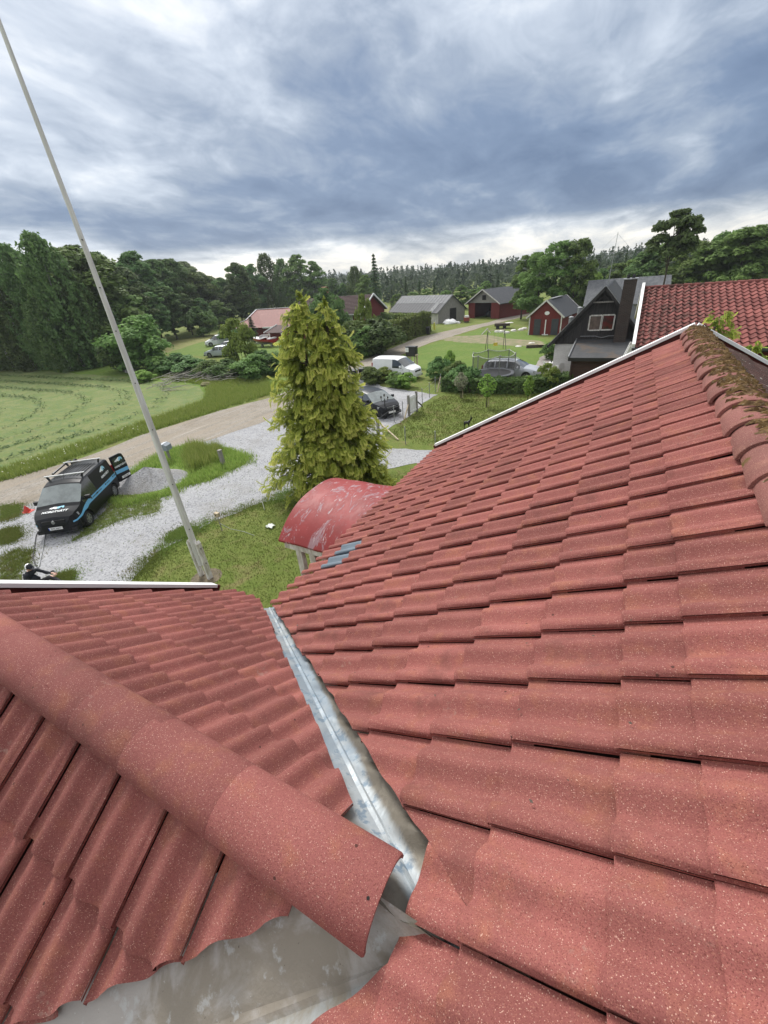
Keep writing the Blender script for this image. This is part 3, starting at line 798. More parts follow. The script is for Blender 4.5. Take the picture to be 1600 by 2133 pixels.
M_REDSHEET = corrugated('red_sheet_roof', (0.20, 0.062, 0.050), (0.165, 0.05, 0.043), 1, rust=(.235, .085, .07))
M_BROWNTILE = simple('brown_roof_tile', (0.115, 0.072, 0.068), .85, .35, 3, .4, 12)
M_BLACKWOOD = simple('black_tarred_boards', (0.017, 0.016, 0.017), .8, 0.2, 3, .3, 12, c2=(0.04, 0.037, 0.035), stretch=(7, 7, .35))
M_BROWNWOOD = simple('brown_boards', (0.062, 0.030, 0.022), .8, .35, 3, .3, 12, stretch=(.4, .4, 8))
M_GLASS = simple('dark_window_glass', (0.03, 0.035, 0.04), .06, .2, 2, spec=.8)
M_DARKVOID = simple('dark_interior', (0.012, 0.011, 0.010), .95)
def brick_mat(name, a, b, mortar, sc_, bump=.5, axes='xz'):
    t = NT(name)
    s_ = t.n('ShaderNodeSeparateXYZ'); t.l(t.pos, s_.inputs[0])
    c_ = t.n('ShaderNodeCombineXYZ'); t.l(t.m('ADD', s_.outputs[0], s_.outputs[1]), c_.inputs[0]); t.l(s_.outputs[2], c_.inputs[1])
    br = t.n('ShaderNodeTexBrick'); t.l(c_.outputs[0], br.inputs['Vector'])
    br.inputs['Scale'].default_value = 1.0; br.inputs['Brick Width'].default_value = sc_[0]; br.inputs['Row Height'].default_value = sc_[1]; br.inputs['Mortar Size'].default_value = .008
    br.inputs['Color1'].default_value = a + (1,); br.inputs['Color2'].default_value = b + (1,); br.inputs['Mortar'].default_value = mortar + (1,)
    col = t.mix(t.rng(t.noise(1.5, 5, .6), .4, .7, 0, .4), br.outputs['Color'], tuple(x * .6 for x in a))
    return t.done(col, .9, t.bump(br.outputs['Fac'], -bump, .01), .2)
M_BRICKDARK = brick_mat('dark_brown_brick', (0.060, 0.042, 0.035), (0.038, 0.030, 0.027), (0.10, 0.09, 0.08), (.25, .075))
M_BRICKWHITE = brick_mat('whitewashed_brick', (0.72, 0.71, 0.69), (0.66, 0.65, 0.63), (0.52, 0.50, 0.48), (.25, .075))
M_BRICKRED = brick_mat('red_chimney_brick', (0.30, 0.12, 0.08), (0.24, 0.09, 0.06), (0.35, .3, .26), (.25, .075))

def slab(mb, a, b, c, d, th_, mi=0):
    n_ = (Vector(b) - Vector(a)).cross(Vector(d) - Vector(a)).normalized()
    if n_.z < 0: n_ = -n_
    mb.prism([Vector(p) for p in (a, b, c, d)], -n_ * th_, mi)
def gable_body(t, L, W, ze, zr, wm, mb=None, nogable=None):
    """walls of a gabled house in local axes: ridge along x, from x=0 to L, y from -W/2 to W/2"""
    mb = MB(); h = W / 2
    mb.prism([(0, -h, 0), (0, h, 0), (0, h, ze), (0, 0, zr), (0, -h, ze)], (L, 0, 0)); return mb.build('wall', wm, t)
def gable_roof(t, L, W, ze, zr, rm, oh=.35, og=.3, th_=.1, trim=None, names='roof_slope', ribs=0, mats=None):
    h = W / 2; k = (zr - ze) / h; out_ = []
    for s_ in (-1, 1):
        mb = MB(); e = h + oh; z0 = zr + .09; z1 = ze - k * oh + .09
        slab(mb, (-og, 0, z0), (L + og, 0, z0), (L + og, s_ * e, z1), (-og, s_ * e, z1), th_)
        n_ = Vector((0, s_ * (zr - ze), h)).normalized()
        if ribs:
            x = -og + ribs / 2
            while x < L + og:
                mb.bar(Vector((x, 0, z0)) + n_ * .012, Vector((x, s_ * e, z1)) + n_ * .012, .05, .03, 0); x += ribs
        out_.append(mb.build(names, rm if not mats else mats[(s_ + 1) // 2], t))
        if trim:
            for x in (-og - .02, L + og + .02):
                m2 = MB(); m2.bar((x, 0, z0 - .02), (x, s_ * (e + .02), z1 - .02), .035, .18); m2.build('barge_board', trim, t)
    return out_
def window(t, c, w_, h_, axis, frame_m, glass_m=None, depth=.05, mull=1, parent=None):
    """window standing proud of a wall; axis is the outward direction 'x','-x','y','-y'"""
    c = Vector(c); o = {'x': Vector((1, 0, 0)), '-x': Vector((-1, 0, 0)), 'y': Vector((0, 1, 0)), '-y': Vector((0, -1, 0))}[axis]
    r = Vector((0, 0, 1)).cross(o); U = Vector((0, 0, 1))
    mb = MB()
    for s_ in (-1, 1):
        mb.bar(c + r * (s_ * w_ / 2) - U * (h_ / 2), c + r * (s_ * w_ / 2) + U * (h_ / 2), .09, depth, up=o)
        mb.bar(c + r * (-w_ / 2 + .045) + U * (s_ * h_ / 2), c + r * (w_ / 2 - .045) + U * (s_ * h_ / 2), .09, depth * 1.1, up=o)
    for i in range(mull):
        x = -w_ / 2 + w_ * (i + 1) / (mull + 1); mb.bar(c + r * x - U * (h_ / 2 - .05), c + r * x + U * (h_ / 2 - .05), .05, depth * .9, up=o)
    f = mb.build('window', frame_m, t)
    m2 = MB(); m2.bar(c - U * (h_ / 2), c + U * (h_ / 2), w_, depth * .5, up=o); m2.build('pane', glass_m or M_GLASS, f)
    return f
def at_local(t, p):
    return t.matrix_basis.inverted() @ Vector(p)

# --- red house to the right with pantiles
nh = thing('red_house', 'red house with white corner boards and a mossy red pantile roof', 'house', (0.35, 20.4, 0))
EX, EY, EZ, RY, RZ = 0.35, 18.0, 5.10, 22.9, 6.72
up_ = Vector((0, RY - EY, RZ - EZ)); SL = up_.length; up_.normalize(); fr = frame((1, 0, 0), up_)
tn = NT('mossy_red_pantile')
oi = tn.n('ShaderNodeObjectInfo').outputs['Random']
col = tn.mix(tn.rng(tn.noise(1.0, 5, .6), .35, .65), (0.178, 0.056, 0.049), (0.225, 0.076, 0.066))
hv = tn.n('ShaderNodeHueSaturation'); tn.l(col, hv.inputs['Color']); tn.l(tn.rng(oi, 0, 1, .82, 1.12), hv.inputs['Value']); col = hv.outputs[0]
sxx = tn.n('ShaderNodeSeparateXYZ'); tn.l(tn.pos, sxx.inputs[0])
mm = tn.m('ADD', tn.noise(5.5, 6, .7), tn.rng(sxx.outputs[0], 1.2, 5.0, .12, -.05))
col = tn.mix(tn.rng(mm, .55, .68, 0, .88), col, (0.045, 0.022, 0.016))
M_PANTILE = tn.done(col, .85, tn.bump(tn.noise(30, 4), .3, .01), .25)
mb = MB(); PW, PL = .232, .302; us = [0, .15, .3, .5, .7, .85, 1.0]; hs = [.035, .012, .0, .02, .06, .068, .035]
rows = []
for v_, dz in ((0, -.02), (0, 0), (PL + .04, 0)):
    rows.append([Vector((u * PW, v_, h_ + .03 * (1 - v_ / PL) + dz)) for u, h_ in zip(us, hs)])
mb.grid(rows)
mep = bpy.data.meshes.new('pantile'); mep.from_pydata(mb.v, [], mb.f); mep.materials.append(M_PANTILE); mep.polygons.foreach_set('use_smooth', [True] * len(mep.polygons)); mep.set_sharp_from_angle(angle=R(50))
mb = MB(); slab(mb, (EX, EY + .02, EZ - .02), (EX + 12.6, EY + .02, EZ - .02), (EX + 12.6, RY, RZ - .02), (EX, RY, RZ - .02), .12)
nslope = mb.build('roof_slope', M_UNDER, nh, w=True)
mb = MB(); slab(mb, (EX, RY + .004, RZ + .02), (EX + 12.6, RY + .004, RZ + .02), (EX + 12.6, RY + 4.9, EZ + .02), (EX, RY + 4.9, EZ + .02), .12); mb.build('roof_slope', M_BROWNTILE, nh, w=True)
cand = []
for i in range(int(12.6 / PW)):
    for j in range(17):
        P = Vector((EX + .03 + i * PW, EY, EZ)) + up_ * (j * (SL - .02) / 17.0)
        M4 = (fr @ Matrix.Rotation(R(jit.uniform(-.8, .8)), 3, 'Z')).to_4x4(); M4.translation = P + Vector((0, 0, jit.uniform(0, .006)))
        p = proj(P + up_ * .15); vis = p is not None and -10 < p[0] < 1615
        blocked = p is not None and p[1] > 690 and (p[0] < 1440 and p[1] > 692 + (1440 - p[0]) * .458 or p[0] >= 1440 and p[1] > 692 + (p[0] - 1440) * .56)
        cand.append(((0 if vis and not blocked else 1e3) + (P - Vector((0, 0, H))).length, M4))
cand.sort(key=lambda q: q[0])
bmr = bmesh.new()
for i, (_, M4) in enumerate(cand):
    if i < 290:
        o = bpy.data.objects.new('pantile', mep); COL.objects.link(o); o.parent = nslope
        m5 = M4.copy(); m5.translation -= ORG[nh]; o.matrix_basis = m5
    else:
        tmp = bmesh.new(); tmp.from_mesh(mep); tmp.transform(M4); bmesh.ops.translate(tmp, verts=tmp.verts, vec=-ORG[nh])
        m2 = bpy.data.meshes.new('t'); tmp.to_mesh(m2); tmp.free(); bmr.from_mesh(m2); bpy.data.meshes.remove(m2)
me = bpy.data.meshes.new('pantile_courses'); bmr.to_mesh(me); bmr.free(); me.materials.append(M_PANTILE)
o = bpy.data.objects.new('pantile_courses', me); COL.objects.link(o); o.parent = nslope; o['kind'] = 'stuff'
mb = MB(); 
for i in range(36):
    x_ = EX + .02 + i * .35
    mb.lathe([(.10, 0), (.105, .02), (.09, .36)], 10, (x_, RY, RZ + .01), 'X')
mb.build('ridge_row', M_PANTILE, nh, smooth=True, w=True, kind='stuff')
WY0, WY1 = EY + .55, RY + 4.35
mb = MB(); mb.prism([(EX + .5, WY0, 0), (EX + .5, WY1, 0), (EX + .5, WY1, EZ - .05), (EX + .5, RY, RZ - .28), (EX + .5, WY0, EZ - .05)], (11.8, 0, 0)); mb.build('wall', M_FALU, nh, w=True)
for a_, b_ in (((EX - .02, EY - .05, EZ + .05), (EX - .02, RY, RZ + .12)), ((EX - .02, RY + 4.95, EZ + .03), (EX - .02, RY, RZ + .10))):
    mb = MB(); mb.bar(a_, b_, .10, .24); mb.build('barge_board', M_WHITE, nh, w=True)
mb = MB(); mb.bar((EX - .05, EY - .06, EZ - .02), (EX + 12.6, EY - .06, EZ - .02), .10, .08); mb.build('gutter', M_DARKSTEEL, nh, w=True)
for x_ in (EX + .47, EX + 4.45, EX + 8.0):
    mb = MB(); mb.box((x_, WY0 - .02, (EZ - .2) / 2), (.17, .05, EZ - .2)); mb.build('corner_board', M_WHITE, nh, w=True)
mb = MB(); mb.box((EX + .47, WY0 + .12, (EZ - .2) / 2), (.06, .18, EZ - .2)); mb.build('corner_board', M_WHITE, nh, w=True)
for yy, zz in ((WY0 + 1.5, 3.6), (WY0 + 3.9, 3.6), (WY0 + 2.8, 1.6)):
    window(nh, (EX + .49 - ORG[nh].x, yy - ORG[nh].y, zz), 1.0, 1.25, '-x', M_WHITE)
# gable balcony frame of white boards
for yy in (EY + 1.1, EY + 2.0):
    mb = MB(); mb.bar((EX - .62, yy, 3.0), (EX - .05, yy + .05, 5.0), .10, .14); mb.build('balcony_board', M_WHITE, nh, w=True)
mb = MB(); mb.bar((EX - .62, EY + .9, 3.0), (EX - .62, EY + 2.2, 3.0), .10, .12); mb.build('balcony_board', M_WHITE, nh, w=True)

# --- black wooden house on whitewashed brick
bh = thing('black_house', 'black boarded gable house on a whitewashed brick ground floor with a tall brick chimney', 'house', (-1.8, 43.0, 0))
BY, BX = 37.6, -1.80; EL = (-5.2, 2.25); AP = 6.10; ERX = 1.6
mb = MB(); mb.prism([(-5.0, BY, 2.3), (-5.0, BY, 2.50), (BX, BY, AP - .12), (1.4, BY, 2.50), (1.4, BY, 2.3)], (0, 11.5, 0)); mb.build('gable_wall', M_BLACKWOOD, bh, w=True)
mb = MB()
x_ = -4.9
while x_ < 1.4:                              # vertical cover strips
    top_ = 2.50 + (AP - .12 - 2.50) * (1 - abs(x_ - BX) / 3.2) - .06
    if top_ > 2.45: mb.box((x_, BY - .012, (2.32 + top_) / 2), (.05, .022, top_ - 2.32))
    x_ += .21
mb.build('cover_strips', M_BLACKWOOD, bh, w=True, kind='stuff')
mb = MB(); mb.box((BX, BY + 5.75, 1.15), (6.1, 11.3, 2.3)); mb.build('brick_wall', M_BRICKWHITE, bh, w=True)
for s_, ex, m_ in ((-1, -5.28, M_SHEET_DARK), (1, 1.68, M_FELT)):
    mb = MB(); k = (AP - 2.3) / 3.4
    slab(mb, (BX, BY - .45, AP + .12), (BX, BY + 11.8, AP + .12), (ex, BY + 11.8, 2.24), (ex, BY - .45, 2.24), .14); mb.build('roof_slope', m_, bh, w=True)
    mb = MB(); mb.bar((BX + s_ * .01, BY - .49, AP + .04), (ex + s_ * .04, BY - .49, 2.16), .05, .22); mb.build('barge_board', M_BLACKWOOD, bh, w=True)
    mb = MB(); mb.bar((BX + s_ * .01, BY - .50, AP + .17), (ex + s_ * .04, BY - .50, 2.29), .07, .04); mb.build('verge_trim', M_STEEL, bh, w=True)
mb = MB(); mb.bar((BX - .68, BY - .30, 5.2), (BX + .68, BY - .30, 5.2), .06, .09); mb.build('collar_beam', M_WOODGREY, bh, w=True)
mb = MB(); mb.bar((BX, BY - .30, 5.2), (BX, BY - .30, 5.95), .06, .07); mb.bar((BX - .4, BY - .30, 5.25), (BX - .02, BY - .30, 5.6), .05, .05); mb.bar((BX + .4, BY - .30, 5.25), (BX + .02, BY - .30, 5.6), .05, .05); mb.build('gable_ornament', M_BLACKWOOD, bh, w=True)
M_CURTAIN = simple('red_curtain_glass', (0.11, 0.014, 0.019), .12, .5, 3, spec=.7, c2=(.035, .02, .022))
window(bh, Vector(aty(1240.5, 672.5, BY - .04)) - ORG[bh], .86, 1.02, '-y', M_WHITE_OLD, simple('curtained_glass', (0.14, 0.10, 0.095), .15, .4, 4, spec=.7), mull=0)
window(bh, Vector(aty(1265.5, 671.5, BY - .04)) - ORG[bh], .86, 1.02, '-y', M_WHITE_OLD, M_CURTAIN, mull=0)
mb = MB(); mb.box((-.30, BY - .62, 4.5), (.80, .95, 4.15)); ch = mb.build('chimney', M_BRICKDARK, bh, w=True)
mb = MB(); mb.box((-.30, BY - .62, 6.60), (.90, 1.05, .06)); mb.build('chimney_cap', M_STEEL, ch, w=True)
for dx in (-.18, .15):
    mb = MB(); mb.tube([(-.30 + dx, BY - .62, 6.6), (-.30 + dx, BY - .62, 6.86)], .10, 10); mb.build('flue_pot', M_BLACKPLASTIC, ch, w=True)
for xx, zz, ln in ((-4.05, 3.55, .85), (-3.5, 4.15, .95)):
    mb = MB(); mb.tube([(xx, BY + 1.6, zz - .5), (xx, BY + 1.6, zz + ln * .6)], .16, 12); mb.lathe([(.0, .10), (.21, .02), (.21, 0)], 12, (xx, BY + 1.6, zz + ln * .6)); mb.build('vent_pipe', M_STEEL, bh, w=True, smooth=True)
# lean-to with a flat felt roof
mb = MB(); slab(mb, (-3.25, BY - .02, 2.62), (2.5, BY - .02, 2.62), (2.5, 32.2, 2.22), (-3.15, 32.2, 2.22), .16); mb.build('lean_to_roof', M_FELT, bh, w=True)
mb = MB(); mb.box((-.30, 35.0, 1.03), (5.4, 5.0, 2.06)); mb.build('lean_to_wall', M_BROWNWOOD, bh, w=True)
mb = MB(); mb.bar((-3.18, 32.17, 2.12), (2.5, 32.17, 2.12), .05, .22); mb.build('fascia', M_BLACKPLASTIC, bh, w=True)
mb = MB(); mb.bar((-3.28, BY - .1, 2.66), (-3.18, 32.15, 2.27), .07, .10); mb.build('verge_trim', M_STEEL, bh, w=True)
mb = MB(); mb.tube([(-2.92, 32.42, 2.1), (-2.92, 32.42, .05)], .035, 8); mb.build('downpipe', M_BROWNWOOD, bh, w=True)
mb = MB(); pts_ = [(-3.05 + 3.0 * k / 14, BY - .10, 2.86 + (-.10 if 5 < k < 9 else 0) * math.sin((k - 5) / 4 * math.pi)) for k in range(15)]
mb.tube(pts_, .018, 6); mb.build('sagging_cable', M_STEEL, bh, w=True)

def barn(name, label, cat, loc, rz, L, W, ze, zr, wm, rm, trim=None, mats=None, ribs=0, og=.3, oh=.4):
    t = thing(name, label, cat, loc, rz); gable_body(t, L, W, ze, zr, wm); gable_roof(t, L, W, ze, zr, rm, oh, og, .1, trim, ribs=ribs, mats=mats); return t
# --- long grey barn with sheet roof (front gable at x=0 looks along local -x)
b1 = thing('grey_barn', 'long grey barn with a streaked sheet-metal roof beside the open red barn', 'barn', (-28.5, 79.0, 0), math.atan2(6.0, -11.0))
L1, W1 = 15.0, 6.4
gable_body(b1, L1, W1, 2.0, 4.3, M_WOODGREY)
M_SH2 = corrugated('streaked_sheet_roof', (0.100, 0.106, 0.114), (0.155, 0.16, 0.168), 1, rust=(.22, .222, .226))
for s_ in (-1, 1):
    k = 2.3 / 3.2
    for (u0, u1, m_) in ((0, 1.75, M_SH2), (1.7, 3.65, M_SHEET_DARK)):
        mb = MB(); dz = 0.04 if u0 == 0 else 0.0
        slab(mb, (-.35, s_ * u0, 4.39 - k * u0 + dz), (L1 + .3, s_ * u0, 4.39 - k * u0 + dz), (L1 + .3, s_ * u1, 4.39 - k * u1 + dz), (-.35, s_ * u1, 4.39 - k * u1 + dz), .05)
        x = -.2
        while x < L1 + .3:
            mb.bar((x, s_ * u0, 4.41 - k * u0 + dz), (x, s_ * u1, 4.41 - k * u1 + dz), .05, .035); x += .9
        mb.build('roof_sheet', m_, b1)
for i, (a_, b_) in enumerate(((1.2, 2.4),)):
    mb = MB(); k = 2.3 / 3.2
    slab(mb, (a_, 1.7, 4.46 - k * 1.7), (b_, 1.7, 4.46 - k * 1.7), (b_, 3.66, 4.46 - k * 3.66), (a_, 3.66, 4.46 - k * 3.66), .05); mb.build('roof_sheet', M_SH2, b1)
mb = MB(); mb.box((1.8, 3.23, .85), (3.6, .06, 1.7)); mb.build('rendered_wall', simple('pale_render', (.55, .54, .51), .9, .2, 1.5), b1)
mb = MB(); mb.box((5.0, 3.24, .9), (1.1, .08, 1.8)); mb.build('door', M_WHITE_OLD, b1)
mb = MB(); mb.box((-.03, -.3, 1.2), (.06, 1.5, 2.1)); mb.build('doorway', M_DARKVOID, b1)
# --- open red barn with grey gable
b2 = thing('red_barn', 'red barn with a grey plank gable and a wide open doorway', 'barn', (-23.7, 82.6, 0), math.atan2(7, 3.2))
L2, W2 = 9.0, 7.3
gable_roof(b2, L2, W2, 2.6, 4.7, M_SHEET_DARK, .45, .5, .1, M_WHITE_OLD)
hw2 = W2 / 2
mb = MB(); mb.prism([(0, -hw2, 2.6), (0, hw2, 2.6), (0, 0, 4.7)], (.12, 0, 0)); mb.prism([(L2 - .12, -hw2, 0), (L2 - .12, hw2, 0), (L2 - .12, hw2, 2.6), (L2 - .12, 0, 4.7), (L2 - .12, -hw2, 2.6)], (.12, 0, 0)); mb.build('gable_planks', M_WOODGREY, b2)
for y0, y1 in ((hw2 - 1.55, hw2), (-hw2, -hw2 + 1.9)):
    mb = MB(); mb.box((.08, (y0 + y1) / 2, 1.3), (.12, y1 - y0, 2.59)); mb.build('front_wall', M_FALU, b2)
for s_ in (-1, 1):
    mb = MB(); mb.box((L2 / 2 + .1, s_ * (hw2 - .06), 1.3), (L2 - .45, .12, 2.6)); mb.build('side_wall', M_FALU, b2)
mb = MB(); mb.box((L2 - .4, 0, 1.3), (.1, W2 - .4, 2.6)); mb.build('back_wall', M_DARKVOID, b2)
mb = MB(); mb.box((-.02, -.1, 3.45), (.06, .85, .75)); mb.build('loft_hatch', M_DARKVOID, b2)
mb = MB(); mb.box((3.4, .4, .6), (2.2, 1.2, .7)); mb.tube([(2.5, .4, .45), (2.5, 1.1, .45)], .45, 12); mb.tube([(2.5, .4, 1.0), (2.2, .4, 1.6)], .05, 6); mb.build('stored_machine', M_DARKSTEEL, b2)
# --- red shed
b3 = thing('red_shed', 'small red shed with a dark roof and a white oval plate on its gable', 'shed', (-9.2, 59.9, 0), math.atan2(7.6, 1.2))
gable_body(b3, 7.5, 4.0, 2.25, 3.95, M_FALU); gable_roof(b3, 7.5, 4.0, 2.25, 3.95, M_SHEET_DARK, .35, .3, .09, M_WHITE_OLD)
for yy in (.95, -1.25):
    mb = MB(); mb.box((-.03, yy, .95), (.06, .85, 1.85)); mb.build('door', simple('dark_grey_door', (.045, .05, .055), .7, .2, 4), b3)
mb = MB(); mb.lathe([(0, -.05), (.3, -.05), (.3, -.02)], 16, (0, -.15, 2.55), 'X'); pl = mb.build('oval_plate', M_WHITE, b3); pl.scale = (1, 1, .72); pl.location.z = 2.55 * (1 - .72)
for yy in (1.98, -1.98):
    mb = MB(); mb.box((-.03, yy, 1.1), (.06, .13, 2.2)); mb.build('corner_board', M_WHITE_OLD, b3)
mb = MB(); mb.box((3.5, .02, 4.08), (4.2, .5, .04)); mb.build('ridge_flashing', M_STEEL, b3)
# --- big grey barn behind the black house
b4 = thing('sheet_metal_barn', 'large barn with a long rusty grey sheet roof behind the black house', 'barn', (-5.6, 72.5, 0), math.atan2(.35, 10))
gable_body(b4, 9.4, 10.0, 2.6, 5.3, M_WOODGREY); gable_roof(b4, 9.4, 10.0, 2.6, 5.3, M_SHEET_GREY, .3, .25, .08, ribs=.75)
# --- left: low red-roofed house, house with brown tiles
lh = thing('red_roof_house', 'low house with a red sheet roof stepping down beside the parked cars', 'house', (-63.0, 61.0, 0), 0.0)
def poly_part(t, name, m_, quads, th_=.12):
    mb = MB()
    for q in quads: slab(mb, *q, th_)
    return mb.build(name, m_, t, w=True)
RW = [aty(535, 645, 66), aty(590, 643, 66), aty(575, 676, 58.5), aty(545, 683, 58.5), aty(513, 667, 62), aty(471, 684, 60), aty(522, 683, 58.8)]
rx0, ry0, rz0 = RW[0]; 
rid0 = Vector((-66.0, 66.0, 4.35)); 
rid0 = aty(535, 645, 66.0); rid1 = aty(640, 642, 66.0); eav0 = aty(548, 682, 60.0); eav1 = aty(660, 680, 60.0)
rid1.z = rid0.z; eav1.z = eav0.z
kn0 = aty(513, 667, 63.0); kn1 = aty(548, 667, 63.0); le0 = aty(471, 684, 60.5); le1 = aty(548, 684, 60.5); le1.z = le0.z; kn1.z = kn0.z
poly_part(lh, 'roof_slope', M_REDSHEET, [(rid0, rid1, eav1, eav0)])
bk = [p.copy() for p in (rid0, rid1)]; bk2 = [Vector((p.x, p.y + 6, eav0.z)) for p in (rid1, rid0)]
poly_part(lh, 'roof_slope', M_REDSHEET, [(bk[0] + Vector((0, .02, 0)), bk[1] + Vector((0, .02, 0)), bk2[0], bk2[1])])
poly_part(lh, 'side_roof', M_REDSHEET, [(rid0 + Vector((-.02, .03, -.02)), eav0 + Vector((-.02, .03, -.02)), le0 + Vector((0, 0, 0)), kn0)])
for a_, b_ in ((rid0, kn0), (kn0, le0), (rid0, rid1)):
    mb = MB(); mb.bar(a_ + Vector((0, -.05, .06)), b_ + Vector((0, -.05, .06)), .14, .09); mb.build('barge_board', M_WHITE, lh, w=True)
mb = MB(); mb.bar(le0 + Vector((0, -.1, -.06)), Vector((eav0.x, le0.y - .1, le0.z - .06)), .1, .16); mb.build('fascia', M_WHITE, lh, w=True)
mb = MB(); mb.bar(eav0 + Vector((0, -.1, -.03)), eav1 + Vector((0, -.1, -.03)), .1, .22); mb.build('fascia', M_WHITE, lh, w=True)
mb = MB(); mb.box(((le0.x + eav1.x) / 2 + .4, 64.2, (le0.z - .2) / 2), (eav1.x - le0.x - 1.2, 6.4, le0.z - .2)); mb.build('wall', M_FALU, lh, w=True)
window(lh, Vector((le0.x + 2.5, 60.97, 1.3)) - ORG[lh], 1.1, 1.0, '-y', M_WHITE); window(lh, Vector((le0.x + 5.2, 60.97, 1.3)) - ORG[lh], 1.1, 1.0, '-y', M_WHITE)
# carport porch of the same yard: small white-posted shelter
cp = thing('porch_shelter', 'small white-posted shelter with a dark tiled roof beside the red boat', 'shelter', tuple(at(572, 722)) )
cx_, cy_ = at(572, 722).x, at(572, 722).y
mb = MB(); slab(mb, (cx_ - 1.6, cy_, 2.0), (cx_ + 2.0, cy_, 2.0), (cx_ + 2.0, cy_ + 1.8, 2.9), (cx_ - .3, cy_ + 1.8, 2.9), .1); mb.build('roof_slope', M_BROWNTILE, cp, w=True)
mb = MB(); mb.bar((cx_ - 1.65, cy_ - .05, 2.02), (cx_ - .3, cy_ + 1.8, 2.95), .08, .16); mb.build('barge_board', M_WHITE, cp, w=True)
for dx, dy in ((-.7, .1), (1.8, .1), (.6, 1.7)):
    mb = MB(); mb.box((cx_ + dx, cy_ + dy, .97), (.16, .16, 1.94)); mb.build('post', M_WHITE, cp, w=True)
# house with brown tiles, brick chimney and red walls
hb = thing('brown_roof_house', 'red wooden house with a brown tiled roof and brick chimney behind the golden conifer', 'house', (-43.0, 62.0, 0))
gx = aty(727, 616, 62.0); gr = aty(640, 622, 62.0); ge1 = aty(752, 648, 59.0); ge0 = aty(640, 660, 58.5)
rz_ = gx.z; ez_ = aty(722, 655, 58.0).z
xR = aty(752, 652, 58.0).x; xL = xR - 14
yE, yRd = 58.0, 62.2
mb = MB(); slab(mb, (xL, yE, ez_), (xR, yE, ez_), (xR, yRd, rz_), (xL, yRd, rz_), .14)
k_ = 0
while k_ < 14:                                # raised tile courses
    f = (k_ + .5) / 14; mb.bar((xL, yE + (yRd - yE) * f, ez_ + (rz_ - ez_) * f + .02), (xR, yE + (yRd - yE) * f, ez_ + (rz_ - ez_) * f + .02), .12, .05); k_ += 1
mb.build('roof_slope', M_BROWNTILE, hb, w=True)
mb = MB(); slab(mb, (xL, 66.4, ez_), (xR, 66.4, ez_), (xR, yRd + .01, rz_ - .01), (xL, yRd + .01, rz_ - .01), .14); mb.build('roof_slope', M_BROWNTILE, hb, w=True)
mb = MB(); mb.prism([(xR - .35, yE + .4, 0), (xR - .35, 66.0, 0), (xR - .35, 66.0, ez_), (xR - .35, yRd, rz_ - .2), (xR - .35, yE + .4, ez_)], (-13.3, 0, 0)); mb.build('wall', M_FALU, hb, w=True)
for yy0, yy1 in ((yE - .05, yRd), (66.45, yRd)):
    mb = MB(); mb.bar((xR + .03, yy0, ez_ + .03), (xR + .03, yy1, rz_ + .06), .06, .22); mb.build('barge_board', M_WHITE, hb, w=True)
mb = MB(); mb.bar((xL, yE - .03, ez_ - .05), (xR, yE - .03, ez_ - .05), .08, .16); mb.build('fascia', M_WHITE, hb, w=True)
mb = MB(); mb.box((xR - .35, yE + .38, ez_ / 2 - .1), (.16, .10, ez_ - .2)); mb.build('corner_board', M_WHITE, hb, w=True)
mb = MB(); mb.box((xR - 3.0, yE + .37, 1.9), (.16, .07, 3.2)); mb.build('corner_board', M_WHITE, hb, w=True)
window(hb, Vector((xR - 2.2, yE + .37, 2.6)) - ORG[hb], .8, 2.2, '-y', M_WHITE, M_WHITE, mull=0)
window(hb, Vector((xR - .33, yE + 2.2, 2.3)) - ORG[hb], 1.0, 1.2, 'x', M_WHITE)
chx = aty(676, 612, 62).x
mb = MB(); mb.box((chx, yRd, rz_ + .3), (.95, .75, 1.6)); c_ = mb.build('chimney', M_BRICKRED, hb, w=True)
mb = MB()
mb.grid([[Vector((chx + sx_ * .5, yRd + .42 * math.cos(math.pi * k / 10), rz_ + 1.1 + .42 * math.sin(math.pi * k / 10))) for k in range(11)] for sx_ in (-1, 1)]); mb.build('chimney_hood', M_BRICKRED, c_, w=True)
# ================================================================== plants
def leaf_material(name, lo, hi, tip=None, rough=.75, trans=.35, dry=None):
    t = NT(name)
    a = t.n('ShaderNodeAttribute', attribute_name='tone')
    col = t.mix(a.outputs['Fac'], lo, hi)
    if tip: col = t.mix(t.rng(a.outputs['Fac'], .62, 1.0), col, tip)
    if dry: col = t.mix(t.rng(t.noise(.9, 6, .65, dist=.6), .50, .70, 0, .8), col, dry)
    oi = t.n('ShaderNodeObjectInfo').outputs['Random']
    hv = t.n('ShaderNodeHueSaturation'); t.l(col, hv.inputs['Color']); t.l(t.rng(oi, 0, 1, .72, 1.28), hv.inputs['Value']); t.l(t.rng(oi, 0, 1, .478, .515), hv.inputs['Hue'])
    m_ = t.done(hv.outputs[0], rough, None, .25)
    tr = t.n('ShaderNodeBsdfTranslucent'); t.l(hv.outputs[0], tr.inputs[0])
    ms = t.n('ShaderNodeMixShader'); ms.inputs[0].default_value = trans
    t.l(t.b.outputs[0], ms.inputs[1]); t.l(tr.outputs[0], ms.inputs[2])
    t.l(ms.outputs[0], t.t.nodes['Material Output'].inputs[0])
    return m_
M_LEAF = leaf_material('broad_leaves', (0.068, 0.130, 0.034), (0.190, 0.290, 0.074))
M_LEAF_D = leaf_material('dark_broad_leaves', (0.052, 0.108, 0.036), (0.140, 0.225, 0.066))
M_LEAF_L = leaf_material('fresh_leaves', (0.111, 0.196, 0.034), (0.255, 0.357, 0.076))
M_BIRCH = leaf_material('birch_leaves', (0.068, 0.125, 0.042), (0.162, 0.237, 0.080))
M_SPRUCE = leaf_material('spruce_needles', (0.038, 0.076, 0.034), (0.099, 0.162, 0.065))
